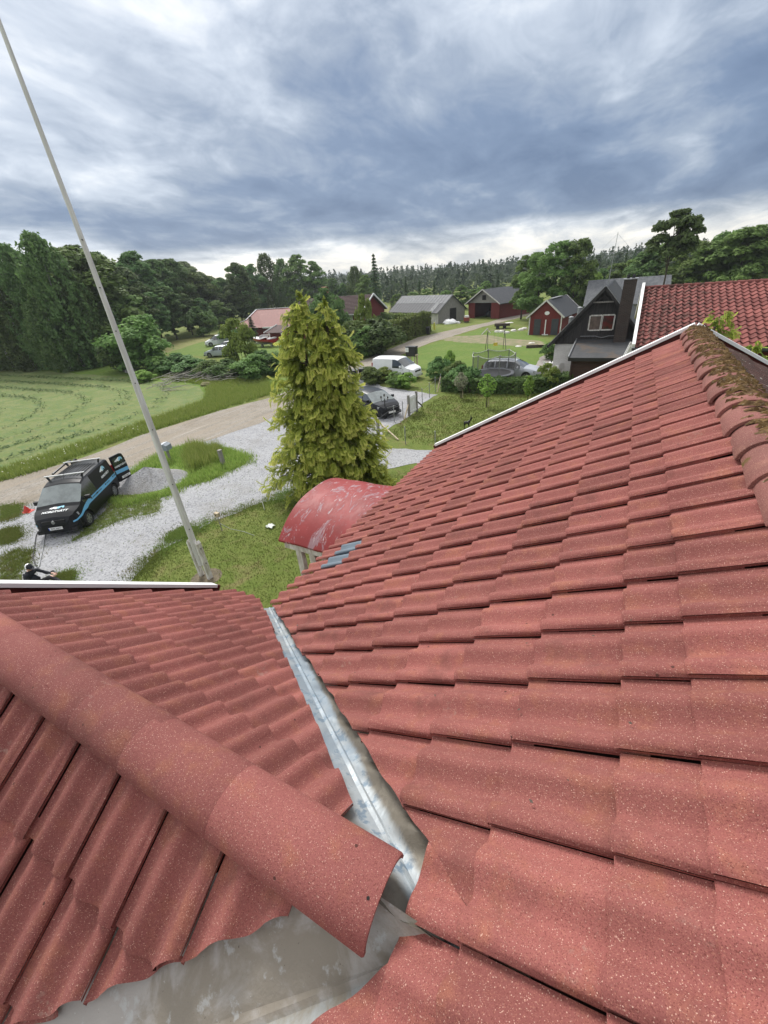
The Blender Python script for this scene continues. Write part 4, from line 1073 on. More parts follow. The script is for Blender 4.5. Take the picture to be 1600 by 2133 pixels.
M_HEDGE = leaf_material('hedge_leaves', (0.095, 0.152, 0.038), (0.228, 0.304, 0.085))
M_PINE = leaf_material('grey_green_needles', (0.080, 0.120, 0.056), (0.192, 0.232, 0.104))
M_SILVER = leaf_material('silvery_leaves', (0.240, 0.270, 0.180), (0.450, 0.480, 0.330))
M_BLADES = leaf_material('grass_blades', (0.165, 0.280, 0.048), (0.350, 0.440, 0.115), tip=(0.42, 0.45, 0.17))
M_BLADES_L = leaf_material('lawn_blades', (0.120, 0.192, 0.038), (0.224, 0.272, 0.077), dry=(0.27, 0.24, 0.11))
M_HAY = leaf_material('mown_hay', (0.085, 0.165, 0.055), (0.170, 0.275, 0.105))

def cards(name, P, N, S, tone, mat_, aspect=.62, parent=None, kind=None, axis=None):
    """one small pointed leaf-clump face per point"""
    P = np.asarray(P, float); N = np.asarray(N, float); n = len(P); S = np.asarray(S, float).reshape(-1, 1)
    N = N / np.maximum(1e-6, np.linalg.norm(N, axis=1, keepdims=True))
    if axis is None:
        a = rng.normal(size=(n, 3))
    else: a = np.asarray(axis, float)
    a = a - N * np.sum(a * N, axis=1, keepdims=True); a = a / np.maximum(1e-6, np.linalg.norm(a, axis=1, keepdims=True)); b = np.cross(N, a)
    V = np.empty((n, 4, 3)); V[:, 0] = P - a * S; V[:, 1] = P + b * S * aspect - N * S * .18; V[:, 2] = P + a * S; V[:, 3] = P - b * S * aspect - N * S * .18
    me = bpy.data.meshes.new(name); me.vertices.add(n * 4); me.vertices.foreach_set('co', V.reshape(-1))
    me.loops.add(n * 4); me.loops.foreach_set('vertex_index', np.arange(n * 4, dtype=np.int32))
    me.polygons.add(n); me.polygons.foreach_set('loop_start', np.arange(0, n * 4, 4, dtype=np.int32)); me.polygons.foreach_set('loop_total', np.full(n, 4, dtype=np.int32))
    at_ = me.attributes.new('tone', 'FLOAT', 'POINT'); at_.data.foreach_set('value', np.repeat(np.asarray(tone, np.float32), 4))
    me.materials.append(mat_); me.update(calc_edges=True)
    if parent is False: return me
    o = bpy.data.objects.new(name, me); COL.objects.link(o)
    if parent is not None: o.parent = parent; ORG[o] = ORG.get(parent, Vector())
    if kind: o['kind'] = kind
    return o
def unit(n): 
    v = rng.normal(size=(n, 3)); return v / np.linalg.norm(v, axis=1, keepdims=True)
def crown_points(Ht, Rx, base, nblob, nleaf, leaf, rb=(.8, 1.9), shape=.75, lean=0.0):
    """clumped crown: leaf clumps on the outside of many boughs; returns points, normals, sizes, tones, bough centres"""
    t = base + (1 - base) * rng.random(nblob) ** .85
    env = np.sin(np.pi * np.clip((t - base) / (1 - base), .04, .985) ** shape) ** .55
    rad = Rx * env * np.sqrt(rng.random(nblob)) * .86; az = rng.random(nblob) * 2 * np.pi
    C = np.stack([rad * np.cos(az), rad * np.sin(az), t * Ht], 1); C[:, 0] += lean * t * Ht
    r = rng.uniform(rb[0], rb[1], nblob) * (.6 + .4 * env)
    w = r ** 2; idx = rng.choice(nblob, nleaf, p=w / w.sum())
    d = unit(nleaf); d[:, 2] = np.where(d[:, 2] < -.2, -d[:, 2] * .6, d[:, 2]); rr = r[idx] * (.55 + .5 * rng.random(nleaf) ** .5)
    P = C[idx] + d * rr[:, None] * np.array([1, 1, .95]); P[:, 2] = np.minimum(P[:, 2], Ht * 1.0)
    N = d * .75 + unit(nleaf) * .6 + np.array([0, 0, .5])
    bt = rng.random(nblob)
    tone = np.clip(.15 + .45 * rng.random(nleaf) + .4 * bt[idx], 0, 1)
    return P, N, leaf * rng.uniform(.6, 1.35, nleaf), tone, C
def trunk_mesh(Ht, r0, C, nl, mat_, top=.8):
    mb = MB(); k = 7; rr = random.Random(int(Ht * 10) + nl)
    pts_ = [(rr.uniform(-.02, .02) * Ht * i / k, rr.uniform(-.02, .02) * Ht * i / k, top * Ht * i / (k - 1)) for i in range(k)]
    mb.tube(pts_, [r0 * (1.25 if i == 0 else 1) * (1 - .8 * i / (k - 1)) for i in range(k)], 8)
    if C is not None:
        for c in C[rng.choice(len(C), min(nl, len(C)), replace=False)]:
            z0 = max(.12 * Ht, min(c[2] * .72, top * Ht * .9)); f = z0 / (top * Ht); 
            mb.tube([(pts_[0][0], 0, z0), (c[0] * .5, c[1] * .5, (z0 + c[2]) / 2 + .1), tuple(c)], [r0 * .45 * (1 - .6 * f), r0 * .25, .03], 5)
    me = bpy.data.meshes.new('trunk'); me.from_pydata(mb.v, [], mb.f); me.materials.append(mat_); me.polygons.foreach_set('use_smooth', [True] * len(me.polygons))
    return me
def decid(Ht, Rx, base, nb, nl, leaf, mat_, rb=(.9, 2.0), shape=.75, limbs=7, r0=.22, bark=None, top=.8):
    P, N, S, T, C = crown_points(Ht, Rx, base, nb, nl, leaf, rb, shape)
    return cards('crown', P, N, S, T, mat_, parent=False), trunk_mesh(Ht, r0, C, limbs, bark or M_BARK, top)
def weeping(Ht, Rx, base, nb, per, mat_, leaf=.24, sway=(-.25, 0.0)):
    t = base + (1 - base) * rng.random(nb) ** .8
    env = np.sin(np.pi * np.clip((t - base * .3) / (1.03 - base * .3), .03, .99) ** .8) ** .6
    rad = Rx * env * np.sqrt(.12 + .88 * rng.random(nb)); az = rng.random(nb) * 2 * np.pi
    C = np.stack([rad * np.cos(az), rad * np.sin(az), t * Ht], 1)
    L = rng.uniform(.8, 3.2, nb) * (.45 + .55 * env)
    idx = np.repeat(np.arange(nb), per); f = rng.random(nb * per)
    P = C[idx].copy(); P[:, 2] -= f * L[idx]; P[:, 0] += sway[0] * f * L[idx]; P[:, 1] += sway[1] * f * L[idx]
    P += rng.normal(size=P.shape) * np.array([.16, .16, .12]); P[:, 2] = np.maximum(P[:, 2], .25)
    N = unit(len(P)) + np.stack([C[idx, 0], C[idx, 1], np.zeros(len(P))], 1) / max(Rx, .1) * .8
    T = np.clip(.2 + .4 * rng.random(len(P)) + .4 * rng.random(nb)[idx], 0, 1)
    ax = np.tile(np.array([[sway[0], 0, -1.0]]), (len(P), 1)) + rng.normal(size=P.shape) * .5
    return cards('crown', P, N, leaf * rng.uniform(.6, 1.3, len(P)), T, mat_, .5, False, axis=ax), trunk_mesh(Ht, .17, None, 0, simple('birch_bark', (.50, .49, .46), .8, .0, 5, .2, 20, c2=(.14, .13, .12)), .85)
def spruce(Ht, Rx, nl, leaf, mat_, layers=16):
    k = rng.integers(0, layers, nl); f = (k + .0) / layers; u = rng.random(nl)
    z = Ht * (.06 + .94 * (k + .55 * rng.random(nl)) / layers); R_ = Rx * (1 - z / Ht) ** .85 + .12
    nb = 9; bi = rng.integers(0, nb, nl); az = 2 * np.pi * (bi + .5 * np.sin(k * 2.4)) / nb + k * .9 + rng.normal(size=nl) * .10
    rr = R_ * np.sqrt(u) * (.75 + .35 * np.sin(bi * 1.7 + k))
    P = np.stack([rr * np.cos(az), rr * np.sin(az), z - .32 * rr + .10 * rr ** 1.4], 1)
    ax = np.stack([np.cos(az), np.sin(az), -.45 * np.ones(nl)], 1) + rng.normal(size=(nl, 3)) * .3
    N = np.stack([np.cos(az) * .3, np.sin(az) * .3, np.ones(nl)], 1) + unit(nl) * .6
    T = np.clip(.15 + .6 * u + .25 * rng.random(nl), 0, 1)
    return cards('crown', P, N, leaf * rng.uniform(.6, 1.3, nl), T, mat_, .42, False, axis=ax), trunk_mesh(Ht, .15, None, 0, M_BARK, .93)

DEC = [decid(16, 5.2, .10, 95, 11000, .29, M_LEAF_D, rb=(.7, 1.6)), decid(18, 4.6, .10, 95, 11000, .29, M_LEAF_D, rb=(.6, 1.5), shape=.9), decid(14, 5.6, .10, 90, 11000, .29, M_LEAF, rb=(.7, 1.6))]
DECV = [decid(15, 4.2, .12, 100, 11000, .25, M_LEAF, rb=(.5, 1.2)), decid(13, 4.6, .10, 95, 11000, .25, M_LEAF, rb=(.5, 1.3))]
BIR = [weeping(17, 4.2, .08, 460, 22, M_BIRCH), weeping(16, 3.6, .06, 420, 22, M_BIRCH, sway=(-.32, .05))]
SPR = [spruce(17, 3.0, 4200, .36, M_SPRUCE, 20), spruce(15, 2.6, 3600, .34, M_SPRUCE, 17)]
BUSH = [decid(4, 2.3, .02, 45, 5200, .15, M_LEAF, rb=(.4, .9), limbs=6, r0=.06, top=.6), decid(3.2, 2.4, .0, 40, 4600, .15, M_LEAF_L, rb=(.4, .8), limbs=5, r0=.05, top=.6), decid(3, 2.2, .0, 40, 4200, .15, M_LEAF_D, rb=(.4, .8), limbs=5, r0=.05, top=.6)]
def plant(kind, mesh_pair, label, cat, x, y, h, href, w_=1.0, rz=None, group=None, z=None):
    t = thing(kind, label, cat, (x, y, terrain(x, y) if z is None else z), rng.random() * 6.28 if rz is None else rz, group)
    s_ = h / href; t.scale = (s_ * w_, s_ * w_, s_)
    for n_, me in zip(('crown', 'trunk'), mesh_pair):
        o = bpy.data.objects.new(n_, me); COL.objects.link(o); o.parent = t
    return t
def by_px(px, py_base, py_top):              # ground point and height from foot and top in the photograph
    g = at(px, py_base); z_ = 0.0
    for _ in range(60):
        q = proj((g.x, g.y, z_))
        if q is None or q[1] <= py_top: break
        z_ += .3
    return g.x, g.y, z_
rt = random.Random(21)
# --- the dark wood along the far side of the mown field
wood_g = 'broadleaf trees of the dark wood beyond the field'
wood_l = 'tall dark leafy tree in the closed wood at the back of the mown field'
edge = [(-20, 772, 495), (15, 768, 490), (60, 766, 498), (240, 748, 515), (270, 738, 520), (300, 726, 555), (330, 715, 522), (365, 706, 540), (395, 699, 548), (425, 692, 566), (450, 688, 578), (478, 682, 585), (505, 676, 556), (525, 668, 560)]
for i, (px, pb, ptop) in enumerate(edge):
    x, y, h = by_px(px, pb - 8, ptop + rt.uniform(-6, 8)); k = rt.randrange(3)
    plant('leafy_tree', DEC[k], wood_l, 'tree', x, y, h, (16, 18, 14)[k], rt.uniform(.95, 1.25), group=wood_g)
for i in range(64):
    f = rt.random(); x = -205 + f * 95 + rt.uniform(-14, 14); y = 52 + (1 - abs(f - .45)) * 40 + f * 62 + rt.uniform(-18, 18)
    if y < 48 or (x > -152 and y < 100 and x > -40): continue
    if x > -150 and 44 < y < 128 and x > -118 + (y - 60) * .3: continue
    k = rt.randrange(3); h = rt.uniform(16, 21)
    while h > 6:                              # the wood's skyline falls towards the right
        q = proj((x, y, h + terrain(x, y)))
        if q is None or q[0] < -60 or q[1] > float(np.interp(q[0], [-60, 60, 250, 300, 370, 420, 480, 520, 560], [495, 482, 515, 528, 538, 566, 590, 582, 570])) + rt.uniform(2, 12): break
        h -= .6
    plant('leafy_tree', DEC[k], wood_l, 'tree', x, y, h, (16, 18, 14)[k], rt.uniform(.95, 1.2), group=wood_g)
for px, pb, ptop in ((225, 752, 520), (255, 744, 600), (285, 735, 610), (312, 728, 600), (342, 716, 610), (370, 707, 600), (402, 698, 612), (432, 690, 622), (462, 684, 628), (490, 680, 632), (515, 672, 630)):
    x, y, h = by_px(px, pb, ptop); k = rt.randrange(2) + 1
    plant('leafy_tree', DEC[k], wood_l, 'tree', x, y, max(4, h), (16, 18, 14)[k], 1.35, group=wood_g)
# --- weeping birches at the left
for px, pb, ptop, w_, lab in ((178, 768, 478, 1.05, 'tall weeping birch with windblown hanging branches, highest of the birches by the field'), (120, 768, 500, 1.0, 'weeping birch standing left of the tallest birch'),
        (215, 762, 545, .95, 'lower weeping birch behind the flagpole, right of the tallest birch'), (75, 770, 545, 1.15, 'broad weeping birch at the left edge of the birch group'), (30, 770, 560, 1.2, 'dense drooping birch at the far left of the picture'), (150, 772, 610, 1.1, 'short bushy birch in front of the birch group')):
    x, y, h = by_px(px, pb, ptop); plant('birch_tree', BIR[rt.randrange(2)], lab, 'tree', x, y, h, 16.5, w_ * (17 / max(h, 8)) ** .35)
# --- tree row in the middle distance
mid = [(515, 672, 548, 'D', 'dark upright tree left of the tall middle birches'), (545, 660, 552, 'D', 'dark rounded tree just left of the tall pale birch'), (572, 655, 530, 'B', 'tall pale birch above the red-roofed house'), (603, 652, 540, 'B', 'slender pale birch beside the broad oak'),
       (632, 650, 532, 'V', 'broad light green oak rising behind the golden conifer'), (662, 650, 545, 'V', 'round green tree right of the broad oak'), (700, 648, 582, 'D', 'low dark tree behind the brown roofed house'), (745, 640, 556, 'B', 'pale feathery birch left of the tall spruce'),
       (720, 642, 590, 'D', 'small dark tree between the chimney and the tall spruce'), (765, 650, 575, 'V', 'bushy tree at the foot of the tall spruce')]
for px, pb, ptop, kd, lab in mid:
    x, y, h = by_px(px, pb, ptop)
    f_ = 100.0 / max(60, y)                   # keep the row at the meadow's far edge
    if y > 118: x, y, h = x * 118 / y, 118.0, 8 + (h - 8) * 118 / y
    pr = {'D': DEC[0], 'V': DECV[0], 'B': BIR[0]}[kd]; hr = {'D': 16, 'V': 15, 'B': 17}[kd]
    plant({'D': 'leafy_tree', 'V': 'leafy_tree', 'B': 'birch_tree'}[kd], pr, lab, 'tree', x, y, h, hr, {'D': 1.0, 'V': 1.15, 'B': 1.1}[kd])
x, y, h = by_px(787, 655, 534); plant('spruce_tree', SPR[0], 'tall dark spruce rising above the wood left of the barns', 'tree', x * .95, y * .95, h + .4, 17, .95)
for px, pb, ptop, lab in ((818, 648, 598, 'small dark spruce left of the grey barn'), (847, 640, 580, 'pointed spruce behind the left end of the grey barn'), (875, 640, 575, 'spruce behind the middle of the grey barn roof'), (905, 640, 585, 'spruce above the grey barn ridge'), (1035, 625, 565, 'spruce standing behind the open red barn')):
    x, y, h = by_px(px, pb, ptop); plant('spruce_tree', SPR[rt.randrange(2)], lab, 'tree', x, y, h, 16, 1.0)
# --- leafy trees beyond the barns
for px, pb, ptop in ((830, 650, 610), (960, 645, 598), (985, 640, 600), (1010, 640, 592), (930, 645, 604), (890, 640, 600), (860, 645, 606)):
    x, y, h = by_px(px, pb, ptop); plant('leafy_tree', DECV[rt.randrange(2)], 'leafy tree in the belt right behind the two barns', 'tree', x, y, h, 14, 1.5, group='leafy trees behind the barns')
# --- big trees by the red shed
for px, pb, ptop, w_, lab in ((1115, 672, 512, 1.0, 'large leafy tree rising left of the red shed'), (1150, 668, 492, .95, 'tallest leafy tree behind the red shed'), (1188, 668, 486, .8, 'slim open-crowned tree right behind the red shed'), (1085, 665, 545, .95, 'leafy tree beside the open red barn'), (1215, 660, 575, 1.3, 'bright green bushy tree between the shed and the black house')):
    x, y, h = by_px(px, pb, ptop); plant('leafy_tree', DECV[rt.randrange(2)] if px != 1215 else BUSH[1], lab, 'tree', x, y, h, 14 if px != 1215 else 3.2, w_ * (1.0 if px != 1215 else .62))
# --- trees behind the neighbours on the right
for px, ptop, Y, lab in ((1255, 560, 95, None), (1290, 548, 90, None), (1322, 540, 92, None), (1352, 520, 85, None), (1385, 505, 88, None), (1500, 500, 80, None), (1535, 478, 84, None), (1570, 470, 78, None), (1610, 470, 80, None), (1650, 475, 82, None), (1450, 500, 82, None), (1700, 470, 84, None), (1760, 460, 86, None)):
    p = aty(px, ptop, Y); k = rt.randrange(2)
    plant('leafy_tree', (DECV + DEC)[k + (1 if Y > 84 else 0)], 'leafy tree in the green belt above the red pantile roof on the right', 'tree', p.x, p.y, p.z, (15, 13, 16)[k + (1 if Y > 84 else 0)], 1.25, group='leafy trees behind the right-hand house')
p = aty(1418, 438, 62); plant('leafy_tree', decid(15, 3.6, .62, 55, 6500, .26, M_LEAF_D, rb=(.5, 1.1), limbs=10, r0=.2, top=.9), 'high dark tree standing above all others on the right', 'tree', p.x, p.y, p.z, 15, .95)
for px, ptop in ((1308, 517), (1325, 516)):
    p = aty(px, ptop, 120); plant('spruce_tree', SPR[1], 'thin dark spruce tip above the trees right of the antenna mast', 'tree', p.x, p.y, p.z, 15, .6, group='spruce tips by the mast')
# --- the far wood that reads as one mass
def far_wood():
    PP = []; NN = []; SS = []; TT = []; AX = []
    for i in range(1500):
        y = 135 + rt.random() ** 1.2 * 420; x = -.62 * y - 60 + rt.random() * (1.05 * y + 130)
        if y < 155 and -75 < x < 10: continue
        h = rt.uniform(6.8, 9.2) if y < 260 else rt.uniform(9.5, 12.5); conifer = rt.random() < .5
        n = 46; z0 = terrain(x, y); u = rng.random(n); az = rng.random(n) * 6.283
        if conifer: r_ = (2.4 * (1 - u) ** .8 + .15) * np.sqrt(rng.random(n)); zz = z0 + h * (.05 + .95 * u)
        else: r_ = 4.0 * np.sin(np.pi * np.clip(u, .03, .97)) ** .6 * np.sqrt(rng.random(n)); zz = z0 + h * .75 * (.1 + .9 * u)
        PP.append(np.stack([x + r_ * np.cos(az), y + r_ * np.sin(az), zz], 1)); NN.append(unit(n) + np.array([0, -.5, .5])); SS.append(np.full(n, .85 if conifer else 1.1) * rng.uniform(.6, 1.3, n)); TT.append(np.clip(rng.random(n) * .6 + (.0 if conifer else .4), 0, 1))
        AX.append(np.stack([np.cos(az), np.sin(az), -.6 * np.ones(n)], 1))
    return cards('far_wood', np.concatenate(PP), np.concatenate(NN), np.concatenate(SS), np.concatenate(TT), leaf_material('far_wood_leaves', (0.045, 0.085, 0.050), (0.105, 0.155, 0.080)), .5, None, 'stuff', axis=np.concatenate(AX))
far_wood()

# --- bushes, hedges and young trees
def bush(px, pb, ptop, k, w_, lab, cat='bush', kind='leafy_bush', group=None, href=None):
    x, y, h = by_px(px, pb, ptop); return plant(kind, BUSH[k], lab, cat, x, y, max(.3, h), href or (4, 3.2, 3)[k], w_, group=group)
bush(310, 772, 662, 0, 1.15, 'round light green bush tree behind the flagpole at the field edge')
bush(272, 772, 700, 2, 1.0, 'low dark bush left of the round bush behind the flagpole')
bush(300, 795, 772, 1, 1.6, 'low weedy bush in the grass below the round bush')
bush(512, 775, 668, 1, .55, 'bright green upright bush in front of the parked cars')
bush(480, 717, 684, 2, 1.0, 'pale flowering bush beside the white people carrier')
bush(425, 700, 642, 2, .85, 'dark rounded juniper in the meadow left of the red-roofed house')
x, y, h = by_px(532, 715, 660); plant('spruce_tree', SPR[1], 'small dense dark spruce in front of the red sheet roof', 'tree', x, y, h, 15, 2.0)
x, y, h = by_px(275, 768, 650); plant('spruce_tree', SPR[1], 'young spruce beside the round bush behind the flagpole', 'tree', x, y, h, 15, 1.3)
for px, pb, ptop, k, w_ in ((372, 775, 742, 2, 1.9), (410, 782, 752, 2, 2.0), (445, 785, 755, 0, 1.7), (345, 780, 745, 0, 1.3), (480, 785, 750, 2, 1.8), (530, 790, 742, 0, 1.5), (553, 780, 735, 2, 1.5), (385, 772, 750, 1, 1.6)):
    bush(px, pb, ptop, k, w_, 'scrubby bush in the overgrown strip between the field and the parked cars', group='scrub bushes by the parked cars')
x, y, h = by_px(692, 715, 605); plant('leafy_tree', BUSH[2], 'dark green tree against the brown roof behind the golden conifer', 'tree', x, y, h, 3, .6)
x, y, h = by_px(768, 725, 618); plant('leafy_tree', BUSH[1], 'young light green tree at the corner of the brown roofed house', 'tree', x, y, h, 3.2, .32)
for px, pb, ptop, k, w_, lab in ((745, 740, 668, 0, 1.1, 'dark green garden bush below the brown roofed house'), (785, 738, 665, 2, 1.3, 'large green garden bush beside the clipped hedge'), (765, 742, 680, 0, 1.2, 'garden bush bulging towards the road'), (800, 700, 655, 2, .9, 'bush in front of the white tarpaulin by the hedge')):
    bush(px, pb, ptop, k, w_, lab)
def hedge(name, label, pts, w_, h_, n, leaf, mat_, rough=.12, cat='hedge'):
    pts = [Vector((p[0], p[1], 0)) for p in pts]; seg = [(a, b, (b - a).length) for a, b in zip(pts, pts[1:])]; tot = sum(s_[2] for s_ in seg)
    P = []; N = []
    for _ in range(n):
        q = rt.random() * tot
        for a, b, L_ in seg:
            if q <= L_ or (a, b, L_) == seg[-1]: break
            q -= L_
        d = (b - a).normalized(); r_ = Vector((-d.y, d.x, 0)); p = a + d * q
        per = w_ + 2 * h_; u = rt.random() * per; bul = 1 + .10 * math.sin(q * 1.9) + .06 * math.sin(q * 4.7 + 1)
        dep = abs(rt.gauss(0, rough))
        if u < h_: off, z, nn = -w_ / 2 * bul + dep, u, -r_
        elif u < h_ + w_: off, z, nn = (u - h_ - w_ / 2) * bul, h_ * (1 + .05 * math.sin(q * 2.3) + .03 * math.sin(q * 6.1)) - dep, Vector((0, 0, 1))
        else: off, z, nn = w_ / 2 * bul - dep, u - h_ - w_, r_
        P.append(p + r_ * off + Vector((0, 0, z))); N.append(nn + Vector((rt.gauss(0, .5), rt.gauss(0, .5), rt.gauss(.2, .5))))
    t = thing(name, label, cat, tuple(pts[0])); P = np.array([tuple(p - pts[0]) for p in P])
    cards('foliage', P, np.array([tuple(v) for v in N]), leaf * rng.uniform(.6, 1.4, n), np.clip(rng.random(n) * .7 + .3 * (np.sin(P[:, 0] * 1.3 + P[:, 1]) * .5 + .5), 0, 1), mat_, .65, t)
    mb = MB()
    for a, b, L_ in seg: mb.bar(a + Vector((0, 0, h_ * .42)), b + Vector((0, 0, h_ * .42)), w_ * .62, h_ * .8)
    mb.build('inner_twigs', M_BARK, t, w=True)
    return t
hedge('clipped_hedge', 'tall clipped green hedge running along the country road', [(-28.0, 46.5), (-27.6, 53), (-27.6, 65.5)], 1.5, 2.9, 9000, .16, M_HEDGE)
hedge('clipped_hedge', 'clipped hedge turning the corner behind the tall roadside hedge', [(-28.2, 66.5), (-38, 70)], 1.4, 2.5, 3600, .17, M_HEDGE)
hedge('garden_hedge', 'low leafy hedge along the lawn in front of the trampoline', [tuple(at(925, 812))[:2], tuple(at(1000, 817))[:2], tuple(at(1090, 818))[:2], tuple(at(1200, 806))[:2]], 1.2, 1.0, 8000, .12, M_LEAF_D, .22)
bush(800, 795, 768, 1, 1.25, 'bright leafy bush in front of the white van, left part'); bush(845, 808, 778, 1, 1.1, 'leafy bush in front of the white van, right part'); bush(775, 800, 770, 0, 1.3, 'bush beside the black bins')
bush(825, 806, 776, 0, 1.3, 'middle bush of the row in front of the white van')
bush(915, 790, 748, 2, .95, 'dense clipped bush beside the post box stand'); bush(950, 800, 752, 0, 1.0, 'bush left of the trampoline'); bush(965, 812, 765, 2, 1.1, 'dark bush at the corner of the lawn fence')
bush(938, 782, 735, 1, .45, 'narrow upright shrub behind the lawn corner'); bush(1138, 812, 765, 1, .7, 'light green shrub in front of the silver estate car'); bush(1190, 798, 778, 1, .8, 'flowering shrub at the edge of the stone path')
bush(1143, 748, 715, 2, .8, 'dark round shrub at the white brick wall')
def sapling(px, pb, ptop, label, mat_, spread):
    x, y, h = by_px(px, pb, ptop); t = thing('sapling', label, 'tree', (x, y, 0)); n = 420
    k = rng.random(n); az = rng.random(n) * 6.28; r_ = spread * np.sin(np.pi * np.clip(k, .05, .95)) ** .7 * rng.random(n) ** .5
    P = np.stack([r_ * np.cos(az), r_ * np.sin(az), h * (.32 + .68 * k)], 1)
    cards('crown', P, unit(n), .085 * rng.uniform(.6, 1.3, n), rng.random(n), mat_, .6, t)
    mb = MB(); mb.tube([(0, 0, 0), (.03, .02, h * .5), (0, 0, h * .95)], [.035, .025, .01], 6)
    for j in range(6): mb.tube([(0, 0, h * (.35 + .09 * j)), (spread * .7 * math.cos(j * 2.1), spread * .7 * math.sin(j * 2.1), h * (.48 + .09 * j))], .01, 4)
    mb.build('trunk', M_BARK, t)
    m2 = MB(); m2.tube([(.12, .05, 0), (.12, .05, .95)], .025, 6); m2.build('stake', M_WOODPALE, t)
sapling(1013, 848, 790, 'young tree in the lawn with a spreading crown in front of the hedge', M_LEAF_L, .62)
sapling(1098, 842, 790, 'slim yellow-green sapling at the roof edge side of the lawn', M_LEAF_L, .34)
sapling(960, 830, 782, 'whitish twiggy sapling at the left corner of the lawn', M_SILVER, .5)

# --- golden conifer, the big one by the house
def golden_conifer(name, label, loc, lead, n_spr, spray, mats, rz=0.0, trunk_r=.17):
    """lead: list of (dx, dy, height, [(z, radius)...]) leaders; sprays droop from the ends of many boughs"""
    t = thing(name, label, 'conifer', loc, rz)
    VV = []; FF = []; TT = []
    rr = np.random.default_rng(5)
    # one plume template in local axes: x along the stem, y sideways, z up
    st = []
    K = 11
    for side in (-1, 1):
        for k in range(K):
            f = .08 + .86 * k / (K - 1); ln = .27 * math.sin(math.pi * (.16 + .74 * f)) ** .8
            st.append((f, side, ln))
    ar = []
    wsum = []
    for dx, dy, h, prof in lead: wsum.append(sum((prof[i + 1][0] - prof[i][0]) * (prof[i][1] + prof[i + 1][1]) for i in range(len(prof) - 1)))
    wsum = np.array(wsum) / sum(wsum)
    base_i = 0
    for li, (dx, dy, h, prof) in enumerate(lead):
        n = int(n_spr * wsum[li]); zs = np.array([p[0] for p in prof]); rs = np.array([p[1] for p in prof])
        zz = np.linspace(zs[0], zs[-1], 400); cdf = np.cumsum(np.interp(zz, zs, rs) + .12); cdf /= cdf[-1]
        nbough = max(30, n // 20)
        bz = np.interp((np.arange(nbough) + rr.random(nbough)) / nbough, cdf, zz); baz = rr.random(nbough) * 6.283
        br = np.interp(bz, zs, rs) * (rr.uniform(.62, 1.10, nbough) + .12 * np.sin(baz * 3 + bz * 2.1))
        for b in range(nbough):
            R_ = br[b]; az = baz[b]
            for q in range(20):
                g = 1 - rr.random() ** 1.5 * .75                           # along the bough, most at its end
                a = az + rr.normal() * .17 / max(.4, R_) ** .8
                rad = R_ * g; z = bz[b] + (1 - g) * R_ * .22 + rr.normal() * .075
                p = np.array([dx + rad * math.cos(a), dy + rad * math.sin(a), z])
                if p[2] < .12: p[2] = .12 + rr.random() * .2
                o = np.array([math.cos(a), math.sin(a), 0.0]); L = spray * rr.uniform(.5, 1.4) * (.75 + .35 * min(1, R_))
                droop = rr.uniform(.25, 1.35) * (1.0 if rr.random() > .08 else -.5); sidev = np.array([-o[1], o[0], 0]) ; tw = rr.normal() * .8
                sidev = sidev * math.cos(tw) + np.array([0, 0, 1]) * math.sin(tw) * .6 + o * rr.normal() * .25
                o2 = o + sidev * rr.normal() * .35; o2 /= np.linalg.norm(o2)
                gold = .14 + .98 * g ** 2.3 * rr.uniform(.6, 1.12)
                def stem(f): return p + o2 * (L * (.85 * f - .25 * f * f * max(0, droop))) + np.array([0, 0, L * (.22 * f - .80 * droop * f * f)])
                b0 = len(VV)
                for f, s_, ln in st:
                    c = stem(f); c2 = stem(min(1, f + .20)); w_ = L * ln * rr.uniform(.75, 1.2)
                    tipv = c2 + sidev * (s_ * w_) + np.array([0, 0, -.30 * w_])
                    m1 = c + (tipv - c) * .5 + (c2 - c) * .42; i0 = len(VV)
                    VV.extend((c, m1, tipv, c + (tipv - c) * .45 - (c2 - c) * .22)); FF.append((i0, i0 + 1, i0 + 2, i0 + 3))
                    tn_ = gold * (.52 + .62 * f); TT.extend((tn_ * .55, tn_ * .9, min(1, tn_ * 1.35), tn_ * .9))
                e0 = stem(.86); e1 = stem(1.0); i0 = len(VV); ww = L * .07
                VV.extend((e0 - sidev * ww, e1 + (e1 - e0) * .5, e0 + sidev * ww)); FF.append((i0, i0 + 1, i0 + 2)); TT.extend((gold * .8, min(1, gold * 1.25), gold * .8))
    me = bpy.data.meshes.new('crown'); V = np.array(VV); nV = len(V); lt = np.array([len(f) for f in FF], np.int32)
    me.vertices.add(nV); me.vertices.foreach_set('co', V.reshape(-1)); li_ = np.concatenate([np.array(f, np.int32) for f in FF])
    me.loops.add(len(li_)); me.loops.foreach_set('vertex_index', li_); me.polygons.add(len(FF)); me.polygons.foreach_set('loop_start', np.concatenate([[0], np.cumsum(lt)[:-1]]).astype(np.int32)); me.polygons.foreach_set('loop_total', lt)
    at_ = me.attributes.new('tone', 'FLOAT', 'POINT'); at_.data.foreach_set('value', np.array(TT, np.float32)); me.materials.append(mats); me.update(calc_edges=True)
    o = bpy.data.objects.new('crown', me); COL.objects.link(o); o.parent = t
    mb = MB()
    for dx, dy, h, prof in lead:
        mb.tube([(dx * .15, dy * .15, 0), (dx * .6, dy * .6, h * .35), (dx, dy, h * .7), (dx, dy, h * .97)], [trunk_r, trunk_r * .75, trunk_r * .4, .02], 8)
        for b in range(26):
            z = h * (.1 + .8 * rr.random()); a = rr.random() * 6.28; r_ = np.interp(z, [p[0] for p in prof], [p[1] for p in prof]) * .75; f = min(1, z / (h * .7))
            mb.tube([(dx * f, dy * f, z), (dx * f + r_ * math.cos(a), dy * f + r_ * math.sin(a), z + .1)], [.035, .01], 4)
    mb.build('trunk', M_BARK, t)
    return t
